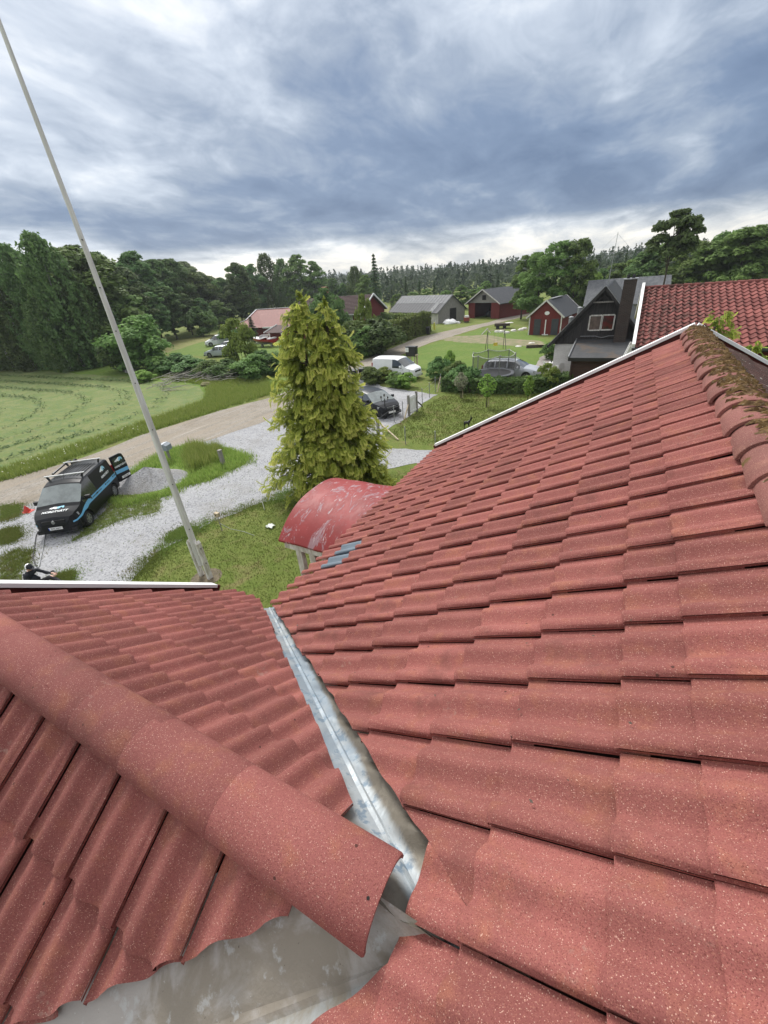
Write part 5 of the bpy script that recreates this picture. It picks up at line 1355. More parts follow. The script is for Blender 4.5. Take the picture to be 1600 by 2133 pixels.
M_GOLD = leaf_material('golden_conifer_sprays', (0.125, 0.190, 0.034), (0.520, 0.590, 0.100), tip=(0.700, 0.700, 0.190), trans=.45)
gc = (-10.0, 12.9, 0)
golden_conifer('golden_conifer', 'large golden yellow conifer with drooping sprays and two tops beside the drive', gc,
    [(-.28, -.12, 7.75, [(.2, 1.75), (1.0, 2.1), (2.0, 1.95), (3.2, 1.65), (4.4, 1.3), (5.4, 1.08), (6.3, .76), (7.0, .46), (7.75, .05)]),
     (.55, .30, 7.5, [(.2, 1.6), (1.0, 1.85), (2.0, 1.6), (3.2, 1.3), (4.4, 1.0), (5.4, .88), (6.3, .62), (7.0, .36), (7.5, .05)])], 10500, .38, M_GOLD)
p = aty(1497, 655, 10.6); pb_ = aty(1535, 745, 10.6)
golden_conifer('golden_conifer', 'golden yellow conifer tops showing above the ridge before the red house', (p.x, p.y, 0),
    [(0, 0, p.z, [(p.z - 2.6, .85), (p.z - 1.4, .70), (p.z - .7, .45), (p.z - .25, .22), (p.z + .1, .04)]), (.72, .12, p.z - .5, [(p.z - 2.6, .7), (p.z - 1.6, .55), (p.z - .9, .35), (p.z - .5, .04)]), (.3, 0, p.z - 2.4, [(.3, 1.2), (p.z - 2.6, .9)])], 5200, .23, M_GOLD, trunk_r=.12)

# --- grass
def inside(pt, poly):
    x, y = pt; c = False; j = len(poly) - 1
    for i in range(len(poly)):
        xi, yi = poly[i][0], poly[i][1]; xj, yj = poly[j][0], poly[j][1]
        if (yi > y) != (yj > y) and x < (xj - xi) * (y - yi) / (yj - yi) + xi: c = not c
        j = i
    return c
def scatter(poly, n):
    xs_ = [p[0] for p in poly]; ys_ = [p[1] for p in poly]; out_ = []
    g = 0
    while len(out_) < n and g < n * 40:
        g += 1; q = (rt.uniform(min(xs_), max(xs_)), rt.uniform(min(ys_), max(ys_)))
        if inside(q, poly): out_.append(q)
    return out_
def grass(name, pts, h_, mat_, per=5, spread=.10, wid=.011, z0=0.0, lean=.35):
    n = len(pts) * per; B = np.repeat(np.array(pts, float), per, axis=0) + rng.normal(size=(n, 2)) * spread
    az = rng.random(n) * 6.283; hh = h_ * rng.uniform(.45, 1.3, n); w_ = wid * rng.uniform(.7, 1.5, n); ln = hh * lean * rng.uniform(.2, 1.6, n)
    V = np.empty((n, 3, 3)); ca, sa = np.cos(az), np.sin(az)
    V[:, 0] = np.stack([B[:, 0] - sa * w_, B[:, 1] + ca * w_, np.full(n, z0)], 1); V[:, 1] = np.stack([B[:, 0] + sa * w_, B[:, 1] - ca * w_, np.full(n, z0)], 1); V[:, 2] = np.stack([B[:, 0] + ca * ln, B[:, 1] + sa * ln, z0 + hh], 1)
    me = bpy.data.meshes.new(name); me.vertices.add(n * 3); me.vertices.foreach_set('co', V.reshape(-1)); me.loops.add(n * 3); me.loops.foreach_set('vertex_index', np.arange(n * 3, dtype=np.int32))
    me.polygons.add(n); me.polygons.foreach_set('loop_start', np.arange(0, n * 3, 3, dtype=np.int32)); me.polygons.foreach_set('loop_total', np.full(n, 3, dtype=np.int32))
    base = rng.random(n) * .6 + .1; tv_ = np.stack([base * .6, base * .6, np.minimum(1, base + .35)], 1); a = me.attributes.new('tone', 'FLOAT', 'POINT'); a.data.foreach_set('value', tv_.reshape(-1).astype(np.float32))
    me.materials.append(mat_); me.update(calc_edges=True); o = bpy.data.objects.new(name, me); COL.objects.link(o); o['kind'] = 'stuff'; return o
grass('long_grass', [q for q in scatter(ISL, 2600) if (q[0] - at(313, 1003).x) ** 2 + (q[1] - at(313, 1003).y) ** 2 > 3.6], .26, M_BLADES, 6, .10, .014)
grass('long_grass', scatter([tuple(p)[:2] for p in G((395, 930), (460, 938), (455, 965), (400, 985), (385, 955))], 420), .62, M_BLADES, 7, .12, .016)
verge_l = [(-30.9, -6), (-30.6, 6), (-30.6, 14), (-30.6, 19), (-31.0, 24), (-36, 28.6), (-46, 30.5), (-46, 33.5), (-33, 33.5), (-26.0, 27.5), (-27.3, 20), (-28.2, 14), (-28.0, 9.5), (-29.0, 5), (-29.3, -6)]
grass('long_grass', scatter(verge_l, 9000), .34, M_BLADES, 5, .14, .018)
def around(poly, n, s_):                    # tufts straying out past an edge
    out_ = []; k = len(poly)
    for _ in range(n):
        i = rt.randrange(k); a, b = poly[i], poly[(i + 1) % k]; f = rt.random(); out_.append((a[0] + (b[0] - a[0]) * f + rt.gauss(0, s_), a[1] + (b[1] - a[1]) * f + rt.gauss(0, s_)))
    return out_
grass('short_grass', [(-21.5 + 10 * rt.random() ** 1.2 + rt.gauss(0, .3), 5 + 9 * rt.random()) for _ in range(420)], .07, M_BLADES_L, 4, .10, .011)
for pg in PATCHW: grass('short_grass', around(pg, 420, .22), .07, M_BLADES_L, 5, .09, .011)
grass('short_grass', around(ISL, 900, .22), .16, M_BLADES, 5, .10, .012)
edge_l = [tuple(p)[:2] for p in G((285, 1200), (330, 1150), (440, 1085), (570, 1040), (620, 1022))]
for a_, b_ in zip(edge_l, edge_l[1:]): grass('short_grass', [(a_[0] + (b_[0] - a_[0]) * f + rt.gauss(0, .28), a_[1] + (b_[1] - a_[1]) * f + rt.gauss(0, .28)) for f in rng.random(500)], .08, M_BLADES_L, 5, .10, .011)
for pg in PATCHW: grass('short_grass', scatter(pg, 700), .10, M_BLADES_L, 5, .10, .012)
lawn_near = [tuple(p)[:2] for p in G((300, 1190), (440, 1105), (560, 1052), (700, 1010), (830, 985), (870, 975))] + [(-3.2, 14), (-2.8, 8.0), (-3.1, 5), (-5, 2.5), (-12.5, 1.5), (-14.5, 3.0)]
grass('lawn_tufts', scatter(lawn_near, 9000), .05, M_BLADES_L, 5, .12, .011)
grass('lawn_tufts', scatter([tuple(p)[:2] for p in G((800, 905), (905, 930), (1000, 880), (1150, 815), (920, 825), (880, 850))], 3000), .09, M_BLADES_L, 4, .15, .015)
# hay lying in curved rows over the mown field
HP = []
for k in range(12):
    o_ = 1.6 + k * 2.7; pa = []
    y_top = 30.0 - o_; x_r = -31.2 - o_; rc = max(3.0, 13.0 - .5 * k)
    x = -120.0
    while x < x_r - rc: pa.append((x, y_top + .012 * (x + 60) * 1.0)); x += .55
    for j in range(14):
        a = math.pi / 2 * (1 - j / 13.0); pa.append((x_r - rc + rc * math.cos(a), y_top - rc + rc * math.sin(a) - .35))
    y = y_top - rc - .5
    while y > -12: pa.append((x_r + .25 * math.sin(y * .3 + k), y)); y -= .5
    for q in pa:
        dens = 13 if q[0] > -70 else 6
        for _ in range(dens): HP.append((q[0] + rt.gauss(0, .30), q[1] + rt.gauss(0, .30)))
HP = [h_ for h_ in HP if h_[0] < -31 and h_[1] < 30]
hp = np.array(HP); n = len(hp)
cards('hay_rows', np.stack([hp[:, 0], hp[:, 1], rng.uniform(.03, .16, n)], 1), unit(n) * .6 + np.array([0, 0, 1.0]), .125 * rng.uniform(.6, 1.5, n), rng.random(n), M_HAY, .35, None, 'stuff')
# dandelions and daisies in the roadside grass
fl = scatter([(-30.4, 0), (-30.2, 20), (-28.2, 16), (-28.6, 4)], 110); n = len(fl); fl = np.array(fl)
cards('small_white_flowers', np.stack([fl[:, 0], fl[:, 1], rng.uniform(.22, .34, n)], 1), np.tile([0, 0, 1.0], (n, 1)) + unit(n) * .4, np.full(n, .035), rng.random(n), simple('flower_white', (.75, .75, .62)), .9, None, 'stuff')
# ================================================================== vehicles
def paint(name, c, rough=.25, metal=0.0): return simple(name, c, max(rough, .3), .08, 2, coat=.0, metal=metal, spec=.26)
M_CGLASS = simple('car_glass', (0.035, 0.042, 0.045), .04, .1, 2, spec=.9, coat=.5)
M_WSCREEN = simple('windscreen_glass', (0.16, 0.19, 0.19), .05, .35, 2.5, spec=.9, coat=.6)
M_LAMP = simple('lamp_lens', (0.34, 0.36, 0.37), .1, .2, 20, spec=.8)
M_TRIM = simple('black_trim', (0.012, 0.012, 0.013), .5, .1, 4)
M_PLATE = simple('number_plate', (0.78, 0.78, 0.76), .4, .02, 4)
M_REDLAMP = simple('red_lamp', (0.35, 0.02, 0.02), .2, .1, 4)
def text_mesh(body, size, M4, mat_, name, parent, depth=.002, shear=0.0, bold=.0, wscale=1.0):
    cu = bpy.data.curves.new(name, 'FONT'); cu.body = body; cu.size = size; cu.align_x = 'CENTER'; cu.align_y = 'CENTER'; cu.extrude = depth; cu.shear = shear; cu.offset = bold; cu.resolution_u = 3
    tmp = bpy.data.objects.new('t', cu); COL.objects.link(tmp); bpy.context.view_layer.update()
    me = bpy.data.meshes.new_from_object(tmp.evaluated_get(bpy.context.evaluated_depsgraph_get())); bpy.data.objects.remove(tmp)
    me.transform(M4 @ Matrix.Diagonal((wscale, 1, 1, 1))); me.materials.clear(); me.materials.append(mat_); me.name = name
    o = bpy.data.objects.new(name, me); COL.objects.link(o); o.parent = parent; ORG[o] = ORG.get(parent, Vector()); return o
def lookm(p, xdir, ydir):
    x = Vector(xdir).normalized(); y = Vector(ydir); y = (y - x * y.dot(x)).normalized(); z = x.cross(y)
    m_ = Matrix((x, y, z)).transposed().to_4x4(); m_.translation = Vector(p); return m_
def make_wheel(t, x, y, r, w_, rim_m, spokes=5, name='wheel'):
    s_ = 1 if y > 0 else -1
    mb = MB(); mb.lathe([(r * .66, -w_ / 2), (r * .93, -w_ / 2), (r, -w_ * .3), (r, w_ * .3), (r * .93, w_ / 2), (r * .66, w_ / 2), (r * .62, w_ * .2)], 22, (x, y, r), 'Y')
    wh = mb.build(name, M_RUBBER, t, smooth=True)
    m2 = MB(); yo = y + s_ * w_ * .40
    m2.lathe([(r * .66, s_ * .0), (r * .63, s_ * .012), (r * .56, s_ * .012), (r * .55, -s_ * .03)], 22, (x, yo, r), 'Y')
    for k in range(spokes):
        a = 2 * math.pi * k / spokes + .3; d = Vector((math.cos(a), 0, math.sin(a)))
        m2.bar(Vector((x, yo, r)) + d * r * .08, Vector((x, yo - s_ * .004, r)) + d * r * .58, .025, r * .20 if spokes <= 6 else r * .11, up=(0, 1, 0) if False else d.cross(Vector((0, 1, 0))))
    m2.lathe([(0, s_ * .014), (r * .15, s_ * .012), (r * .17, 0)], 12, (x, yo, r), 'Y')
    m2.build('rim', rim_m, wh, smooth=False)
    m3 = MB(); m3.lathe([(0, 0), (r * .6, 0)], 16, (x, y + s_ * w_ * .12, r), 'Y'); m3.build('brake_disc', M_TRIM, wh)
def car(t, sp):
    L = sp['L']; xf, xr = sp['axles']; r = sp['r']
    ip = lambda tab, x: float(np.interp(x, [q[0] for q in tab], [q[1] for q in tab]))
    xs = set(np.round(np.linspace(-L / 2, L / 2, 30), 3))
    for xw in (xf, xr):
        for k in range(-8, 9): xs.add(round(xw + (r + .055) * k / 8, 3))
    for a, b in sp['win']: xs.update((a, b))
    for k in ('ws', 'rw'):
        if sp.get(k): xs.update(sp[k])
    for tab in ('top', 'belt', 'wid'): xs.update(round(q[0], 3) for q in sp[tab])
    xs = sorted(x for x in xs if -L / 2 <= x <= L / 2)
    def ring(x):
        zt = ip(sp['top'], x); zbl = min(ip(sp['belt'], x), zt - .035); w = ip(sp['wid'], x); zb = ip(sp['sill'], x) if isinstance(sp['sill'], list) else sp['sill']
        zb0 = zb
        for xw in (xf, xr):
            if abs(x - xw) < r + .055: zb = max(zb, r + math.sqrt(max(0, (r + .055) ** 2 - (x - xw) ** 2)))
        zb = min(zb, zbl - .06)
        wt = w * .965 - sp['tuck'] * (zt - zbl)
        h = [(w * .95 if zb == zb0 else w * .985, zb), (w, max(zb + .02, zb0 + .12)), (w * .998, max(zb + .04, zb0 + .62 * (zbl - zb0))), (w * .968, zbl), (wt, zbl + .87 * (zt - zbl)), (wt * .92, zt - .02 - .03 * (zt - zbl)), (wt * .55, zt), (0, zt + sp.get('crown', .02))]
        return [(x, -y, z) for y, z in h] + [(x, y, z) for y, z in h[:-1][::-1]], h
    R_ = [ring(x)[0] for x in xs]; ncol = len(R_[0])
    body = MB(); side_g = {}; ws_ = MB(); rw_ = MB()
    n = len(xs)
    V = [p for row in R_ for p in row]; body.v = V
    def f4(i, j): return (i * ncol + j, i * ncol + j + 1, (i + 1) * ncol + j + 1, (i + 1) * ncol + j)
    for i in range(n - 1):
        xm = (xs[i] + xs[i + 1]) / 2
        for j in range(ncol - 1):
            f = f4(i, j); k = None
            if j in (3, 10):
                for wi, (a, b) in enumerate(sp['win']):
                    if a <= xm <= b: k = (wi, j)
            if k:
                side_g.setdefault(k, []).append(f); continue
            if 4 <= j <= 9 and sp.get('ws') and sp['ws'][0] <= xm <= sp['ws'][1]: ws_.f.append(f); continue
            if 4 <= j <= 9 and sp.get('rw') and sp['rw'][0] <= xm <= sp['rw'][1]: rw_.f.append(f); continue
            body.f.append(f); body.m.append(0)
    body.f.append(tuple(range(ncol))); body.m.append(0); body.f.append(tuple(range((n - 1) * ncol, n * ncol))); body.m.append(0)
    def sub(fs, name, m_):
        ids = sorted({v for f in fs for v in f}); mp_ = {v: k for k, v in enumerate(ids)}
        q = MB(); q.add([V[v] for v in ids], [tuple(mp_[v] for v in f) for f in fs]); return q.build(name, m_, bo, smooth=True)
    bo = body.build('body', sp['paint'], t, smooth=True, angle=28)
    for k, fs in side_g.items(): sub(fs, 'side_window', M_CGLASS)
    if ws_.f: sub(ws_.f, 'windscreen', sp.get('ws_m', M_CGLASS))
    if rw_.f: sub(rw_.f, 'rear_window', M_CGLASS)
    w = ip(sp['wid'], 0)
    mb = MB(); mb.box((0, 0, sp['r'] + .10), (L * .86, w * 1.80, .34)); mb.build('underbody', M_TRIM, t)
    for xw in (xf, xr):
        for s_ in (-1, 1): make_wheel(t, xw, s_ * (ip(sp['wid'], xw) - .115), r, .21, sp.get('rim', M_RIM), sp.get('spokes', 5))
    F = L / 2
    for s_ in (-1, 1):
        hx, hy, hz, ha = sp['lamp']
        mb = MB(); mb.bar((hx, s_ * (hy - ha[1] / 2), hz), (hx - ha[0] * .8, s_ * (hy + ha[1] / 2), hz + .03), .13, ha[2] * .8, up=(0, 0, 1)); mb.build('headlight', M_LAMP, t)
        mb = MB(); mb.box((sp['mirror'][0], s_ * (w + .09), sp['mirror'][1]), (.12, .20, .16)); mb.bar((sp['mirror'][0], s_ * (w - .04), sp['mirror'][1] - .06), (sp['mirror'][0], s_ * (w + .04), sp['mirror'][1] - .03), .05, .05); mb.build('wing_mirror', sp.get('mir_m', sp['paint']), t)
        mb = MB(); mb.box((-F + .02, s_ * (ip(sp['wid'], -F + .05) - .08), sp.get('tail', 1.0)), (.10, .12, .34)); mb.build('tail_light', M_REDLAMP, t)
        for a, b in sp.get('handles', []):
            mb = MB(); mb.box((a, s_ * (ip(sp['wid'], a) + .005), b), (.16, .03, .03)); mb.build('door_handle', sp['paint'], t)
        for a in sp.get('seams', []):                 # door shut lines as thin dark strips
            mb = MB(); zb_ = ip(sp['belt'], a); mb.bar((a, s_ * (ip(sp['wid'], a) * .999 + .001), .30), (a, s_ * (ip(sp['wid'], a) * .975 + .002), zb_), .012, .006); mb.build('door_gap', M_TRIM, t)
    gx, gz, gw, gh = sp['grille']; mb = MB(); mb.box((gx, 0, gz), (.08, gw, gh)); 
    for k in range(3): mb.box((gx + .042, 0, gz - gh / 2 + gh * (k + .5) / 3), (.012, gw * .94, .018))
    mb.build('grille', sp.get('grille_m', M_TRIM), t)
    px, pz = sp['plate']; mb = MB(); mb.box((px, 0, pz), (.03, .52, .115)); pl_ = mb.build('number_plate', M_PLATE, t)
    mb = MB(); mb.box((F - .13, 0, .33), (.22, w * 1.66, .16)); mb.build('bumper', sp.get('bump_m', M_TRIM), t)
    return bo, ip, pl_
SEDAN = dict(L=4.7, axles=(1.38, -1.32), r=.33, tuck=.36, sill=.24, top=[(-2.35, .88), (-2.30, 1.02), (-2.1, 1.30), (-1.7, 1.44), (-.4, 1.49), (.35, 1.44), (.75, 1.24), (1.15, .98), (1.7, .90), (2.15, .78), (2.3, .66), (2.35, .58)],
    belt=[(-2.35, .84), (-1.9, .95), (0, .94), (1.2, .90), (2.35, .6)], wid=[(-2.35, .66), (-2.15, .82), (-1.3, .88), (1.3, .88), (2.0, .80), (2.25, .66), (2.35, .52)], win=[(-2.05, -1.25), (-1.15, -.25), (-.15, .85)], ws=(.38, 1.12), rw=(-2.3, -1.9), lamp=(2.18, .62, .68, (.34, .34, .15)), mirror=(.72, 1.0), handles=[(-.95, .83), (.0, .83)], seams=[-1.2, -.2, .9], grille=(2.28, .62, .62, .20), plate=(2.36, .42), tail=.85)
HATCH = dict(L=4.38, axles=(1.33, -1.37), r=.33, tuck=.36, sill=.22, top=[(-2.19, .85), (-2.15, 1.1), (-2.0, 1.38), (-1.6, 1.52), (-.4, 1.56), (.25, 1.52), (.75, 1.28), (1.25, 1.02), (1.75, .92), (2.05, .80), (2.17, .66), (2.19, .56)],
    belt=[(-2.19, .84), (-1.7, 1.02), (0, .98), (1.2, .93), (2.19, .6)], wid=[(-2.19, .68), (-2.0, .82), (-1.3, .89), (1.3, .89), (1.85, .81), (2.1, .66), (2.19, .5)], win=[(-1.9, -1.25), (-1.15, -.2), (-.1, .95)], ws=(.28, 1.22), rw=(-2.17, -1.9), lamp=(2.02, .63, .72, (.36, .36, .16)), mirror=(.80, 1.04), handles=[(-.85, .88), (.1, .88)], seams=[-1.2, -.15, 1.0], grille=(2.13, .66, .66, .20), plate=(2.2, .42), tail=.9)
VANSP = dict(L=4.40, axles=(1.37, -1.41), r=.33, tuck=.16, sill=.26, crown=.03, top=[(-2.20, 1.55), (-2.16, 1.74), (-2.0, 1.80), (-.8, 1.83), (.30, 1.82), (.62, 1.74), (1.38, 1.16), (1.5, 1.08), (1.85, 1.0), (2.08, .90), (2.17, .72), (2.20, .60)],
    belt=[(-2.2, 1.06), (0, 1.04), (1.3, 1.02), (1.6, .95), (2.2, .62)], wid=[(-2.2, .84), (-2.1, .90), (-1.3, .925), (1.2, .925), (1.7, .88), (2.0, .79), (2.15, .62), (2.2, .5)], win=[(-.05, .92), (.96, 1.24)], ws=(.64, 1.36), rw=None, lamp=(2.03, .66, .80, (.36, .30, .17)), mirror=(1.0, 1.18), handles=[(.08, .93)], seams=[-.1, 1.2], grille=(2.14, .73, .86, .15), plate=(2.22, .47), tail=1.2)
# --- black service van
vt_ = math.atan2(-.788, .616)
van = thing('service_van', 'black service van with a light blue side stripe and open rear doors', 'van', (-19.72, 7.48, 0), vt_)
M_VANBLACK = paint('van_black', (0.010, 0.011, 0.013), .22)
sp = dict(VANSP); sp.update(paint=M_VANBLACK, ws_m=M_WSCREEN, spokes=6, mir_m=M_TRIM); body, ip, plate = car(van, sp)
M_DBLUE = simple('decal_light_blue', (0.16, 0.46, 0.72), .35, .04, 3); M_DWHITE = simple('decal_white', (0.86, 0.88, 0.88), .4, .02, 3); M_DDARK = simple('decal_dark', (0.03, 0.06, 0.10), .4, .05, 3)
van.scale = (.96, .96, .96)
text_mesh('EYJ 56M', .105, lookm((2.237, .02, .47), (0, 1, 0), (0, 0, 1)), M_TRIM, 'plate_text', plate)
mb = MB(); mb.box((2.236, -.24, .47), (.004, .035, .112)); mb.build('plate_badge', simple('plate_blue', (.02, .08, .45), .4, .02, 3), plate)
def vy(x, z):                                        # van side surface
    w = ip(VANSP['wid'], x); zb_ = ip(VANSP['belt'], x)
    if z <= zb_: return w * (1.0 - .032 * max(0, (z - .75) / max(.05, zb_ - .75))) + .006
    return w * .965 - .16 * (z - zb_) + .007
for s_ in (1, -1):
    rows = []
    for x in np.linspace(-2.12, 2.10, 40):
        if x < .95: z0, z1 = .80 + .02 * (x + 2.1) / 3, .99 + .02 * (x + 2.1) / 3
        else: k = (x - .95) / 1.15; z0 = .82 - .24 * k - .02 * math.sin(k * 3.14); z1 = 1.01 - .36 * k + (.03 * math.sin(k * 6.28))
        if abs(x - 1.37) < .40: z0 = max(z0, .33 + math.sqrt(.40 ** 2 - (x - 1.37) ** 2) + .015)
        if abs(x + 1.41) < .40: z0 = max(z0, .33 + math.sqrt(.40 ** 2 - (x + 1.41) ** 2) + .015)
        z1 = max(z1, z0 + .02)
        rows.append([Vector((x, s_ * vy(x, z0), z0)), Vector((x, s_ * vy(x, (z0 + z1) / 2), (z0 + z1) / 2)), Vector((x, s_ * vy(x, z1), z1))])
    mb = MB(); mb.grid(rows); mb.build('blue_stripe', M_DBLUE, body)
    mb = MB()
    for x in (-1.75, -.85, .05, .62):                # small emblems and short lines of print on the stripe
        c = Vector((x, s_ * (vy(x, .92) + .003), .915)); mb.lathe([(0, 0), (.055, 0), (.055, .003)], 10, c, 'Y')
        for k in range(5): mb.box(c + Vector((-.14 - .07 * k, 0, 0)), (.045, .004, .045 if k % 2 else .06))
    mb.build('stripe_print', M_DDARK, body)
def splash(name, M4, sc_, parent):
    """leaping white and blue splash emblem above the name"""
    W = [(-.50, .02), (-.44, .12), (-.30, .15), (-.22, .22), (-.10, .24), (.02, .32), (.16, .33), (.06, .22), (-.02, .10), (.05, .0), (-.06, -.08), (-.16, .02), (-.26, .0), (-.34, -.06), (-.36, .02)]
    B = [(.16, .33), (.30, .32), (.42, .24), (.48, .10), (.44, -.04), (.36, .06), (.26, .12), (.22, .02), (.12, -.06), (.05, .0), (-.02, .10), (.06, .22)]
    for pts_, m_, nm in ((W, M_DWHITE, 'emblem_white'), (B, simple('decal_pale_blue', (.30, .62, .80), .35, .04, 3), 'emblem_blue')):
        bm = bmesh.new(); vs_ = [bm.verts.new(M4 @ Vector((a * sc_, b * sc_, 0))) for a, b in pts_]; es = [bm.edges.new((vs_[i], vs_[(i + 1) % len(vs_)])) for i in range(len(vs_))]
        bmesh.ops.triangle_fill(bm, use_beauty=True, edges=es); me = bpy.data.meshes.new(nm); bm.to_mesh(me); bm.free(); me.materials.append(m_); o = bpy.data.objects.new(nm, me); COL.objects.link(o); o.parent = parent
hs = math.atan2(ip(VANSP['top'], 1.5) - ip(VANSP['top'], 1.85), .35)
def hoodm(x, off=.030): return lookm((x, 0, ip(VANSP['top'], x) + off), (0, 1, 0), (-math.cos(hs), 0, math.sin(hs)))
text_mesh('NORDTVÄTT', .165, hoodm(1.80), M_DWHITE, 'bonnet_lettering', body, bold=.004, shear=.15)
splash('emblem', hoodm(1.60), .60, body)
for s_ in (1,):
    p = Vector((-1.25, vy(-1.25, 1.35) + .004, 1.36)); tilt = Vector((0, -.16, 1)).normalized()
    text_mesh('NORDTVÄTT', .135, lookm(p + tilt * -.10, (-1, 0, 0), tilt), M_DWHITE, 'side_lettering', body, bold=.004, shear=.15)
    splash('emblem', lookm(p + tilt * .12, (-1, 0, 0), tilt), .55, body)
def rear_door(s_, ang, lettered):
    h = Vector((-2.18, s_ * .86, 0)); d = Vector((-math.sin(R(ang)), -s_ * math.cos(R(ang)), 0)); n_ = Vector((-math.cos(R(ang)), s_ * math.sin(R(ang)), 0))
    prof = [(0.02, .42), (.80, .42), (.82, 1.0), (.80, 1.45), (.74, 1.68), (.62, 1.74), (.02, 1.74)]
    mb = MB(); mb.prism([h + d * a + Vector((0, 0, b)) - n_ * .04 for a, b in prof], n_ * .07); do = mb.build('rear_door', M_VANBLACK, van)
    mb = MB(); mb.prism([h + d * a + Vector((0, 0, b)) + n_ * .032 for a, b in [(.08, 1.12), (.74, 1.12), (.70, 1.60), (.08, 1.62)]], n_ * .004); mb.build('door_window', M_CGLASS, do)
    mb = MB(); mb.prism([h + d * a + Vector((0, 0, b)) + n_ * .032 for a, b in [(.02, .84), (.80, .80), (.81, .98), (.02, 1.02)]], n_ * .005); mb.build('blue_stripe', M_DBLUE, do)
    if lettered:
        c = h + d * .42 + n_ * .042 + Vector((0, 0, 1.18)); text_mesh('NORDTVÄTT', .12, lookm(c, d, (0, 0, 1)), M_DWHITE, 'door_lettering', do, bold=.003, shear=.15); splash('emblem', lookm(c + Vector((0, 0, .25)), d, (0, 0, 1)), .50, do)
        mb = MB(); mb.bar(h + d * .25 + n_ * .04 + Vector((0, 0, .58)), h + d * .77 + n_ * .04 + Vector((0, 0, .58)), .012, .115); pp_ = mb.build('number_plate', M_PLATE, do)
        text_mesh('EYJ 56M', .10, lookm(h + d * .51 + n_ * .048 + Vector((0, 0, .58)), d, (0, 0, 1)), M_TRIM, 'plate_text', pp_)
rear_door(1, 114, True); rear_door(-1, 100, False)
M_ALU = simple('aluminium_bar', (.62, .63, .64), .35, .1, 9, metal=.6)
for x in (.12, -1.55):
    mb = MB(); mb.box((x, 0, 1.985), (.07, 1.62, .035)); rk = mb.build('roof_bar', M_ALU, van)
    for s_ in (-1, 1):
        mb = MB(); mb.bar((x, s_ * .66, 1.80), (x, s_ * .72, 1.97), .09, .05); mb.build('bar_foot', M_TRIM, rk)
mb = MB()
for k in range(-4, 5): mb.box((-.72, k * .135, 1.852 - .0012 * k * k), (1.5, .03, .012))
mb.build('roof_ribs', M_VANBLACK, body, kind='stuff')
mb = MB(); mb.tube([(-.5, -.82, 1.86), (-1.9, -.82, 1.90), (-2.15, -.82, 1.86)], .045, 8); mb.build('side_rail', M_TRIM, van)
mb = MB(); mb.tube([(.30, 0, 1.84), (.02, 0, 2.12)], .008, 5); mb.build('aerial', M_TRIM, van)
mb = MB(); mb.box((1.42, .15, 1.10), (.05, .05, .02)); mb.build('dash_paper', M_DWHITE, van)
mb = MB(); mb.lathe([(0, .05), (.10, .045), (.11, 0), (.0, -.001)], 14, (2.165, 0, .735), 'X'); bdg = mb.build('grille_badge', M_RIM, van); bdg.scale = (1, .6, .75); bdg.location.z = .735 * .25
# --- white small van
wv = thing('delivery_van', 'white delivery van parked behind the leafy bushes beside the post box stand', 'van', tuple(at(829, 787)), R(-8))
sp = dict(VANSP); sp.update(paint=paint('van_white', (.78, .79, .80), .3), win=[(.05, 1.05)], bump_m=simple('grey_bumper', (.30, .31, .32), .6)); car(wv, sp)
# --- black hatchback
bc = thing('parked_car', 'black five-door car on the gravel half hidden by the golden conifer', 'car', tuple(at(782, 857)), R(-30))
sp = dict(HATCH); sp['top'] = [(a, b * .94 if b > 1 else b) for a, b in HATCH['top']]; sp.update(paint=paint('car_black', (.012, .013, .016), .18), spokes=10, ws_m=M_WSCREEN, grille_m=simple('chrome_grille', (.10, .105, .11), .35, .2, 30)); car(bc, sp)
# --- silver estate
se = thing('parked_car', 'silver estate car parked behind the trampoline net', 'car', tuple(at(1066, 787)), R(-6))
sp = dict(SEDAN); sp.update(paint=paint('car_silver', (.52, .54, .58), .28, .3), spokes=7); sb, ip2, _ = car(se, sp)
for s_ in (-1, 1):
    mb = MB(); mb.tube([(-1.8, s_ * .60, 1.46), (-1.5, s_ * .61, 1.52), (.0, s_ * .61, 1.53), (.25, s_ * .60, 1.48)], .02, 6); mb.build('roof_rail', M_RIM, se)
# --- cars on the lawn at the left
c1_ = thing('parked_car', 'white people carrier on the lawn in front of the red sheet roof', 'car', tuple(at(456, 719)), R(-128))
sp = dict(HATCH); sp['top'] = [(a, b * 1.08 if b > 1 else b) for a, b in HATCH['top']]; sp.update(paint=paint('car_white', (.80, .81, .82), .3)); car(c1_, sp)
c2_ = thing('parked_car', 'dark grey car between the white people carrier and the silver saloon', 'car', tuple(at(478, 731)), R(-150)); sp = dict(SEDAN); sp.update(paint=paint('car_grey', (.06, .07, .085), .25)); car(c2_, sp)
c3_ = thing('parked_car', 'silver blue car in front, nearest the scrubby bushes', 'car', tuple(at(462, 742)), R(-160)); sp = dict(SEDAN); sp.update(paint=paint('car_silver_blue', (.50, .55, .60), .28, .2)); car(c3_, sp)
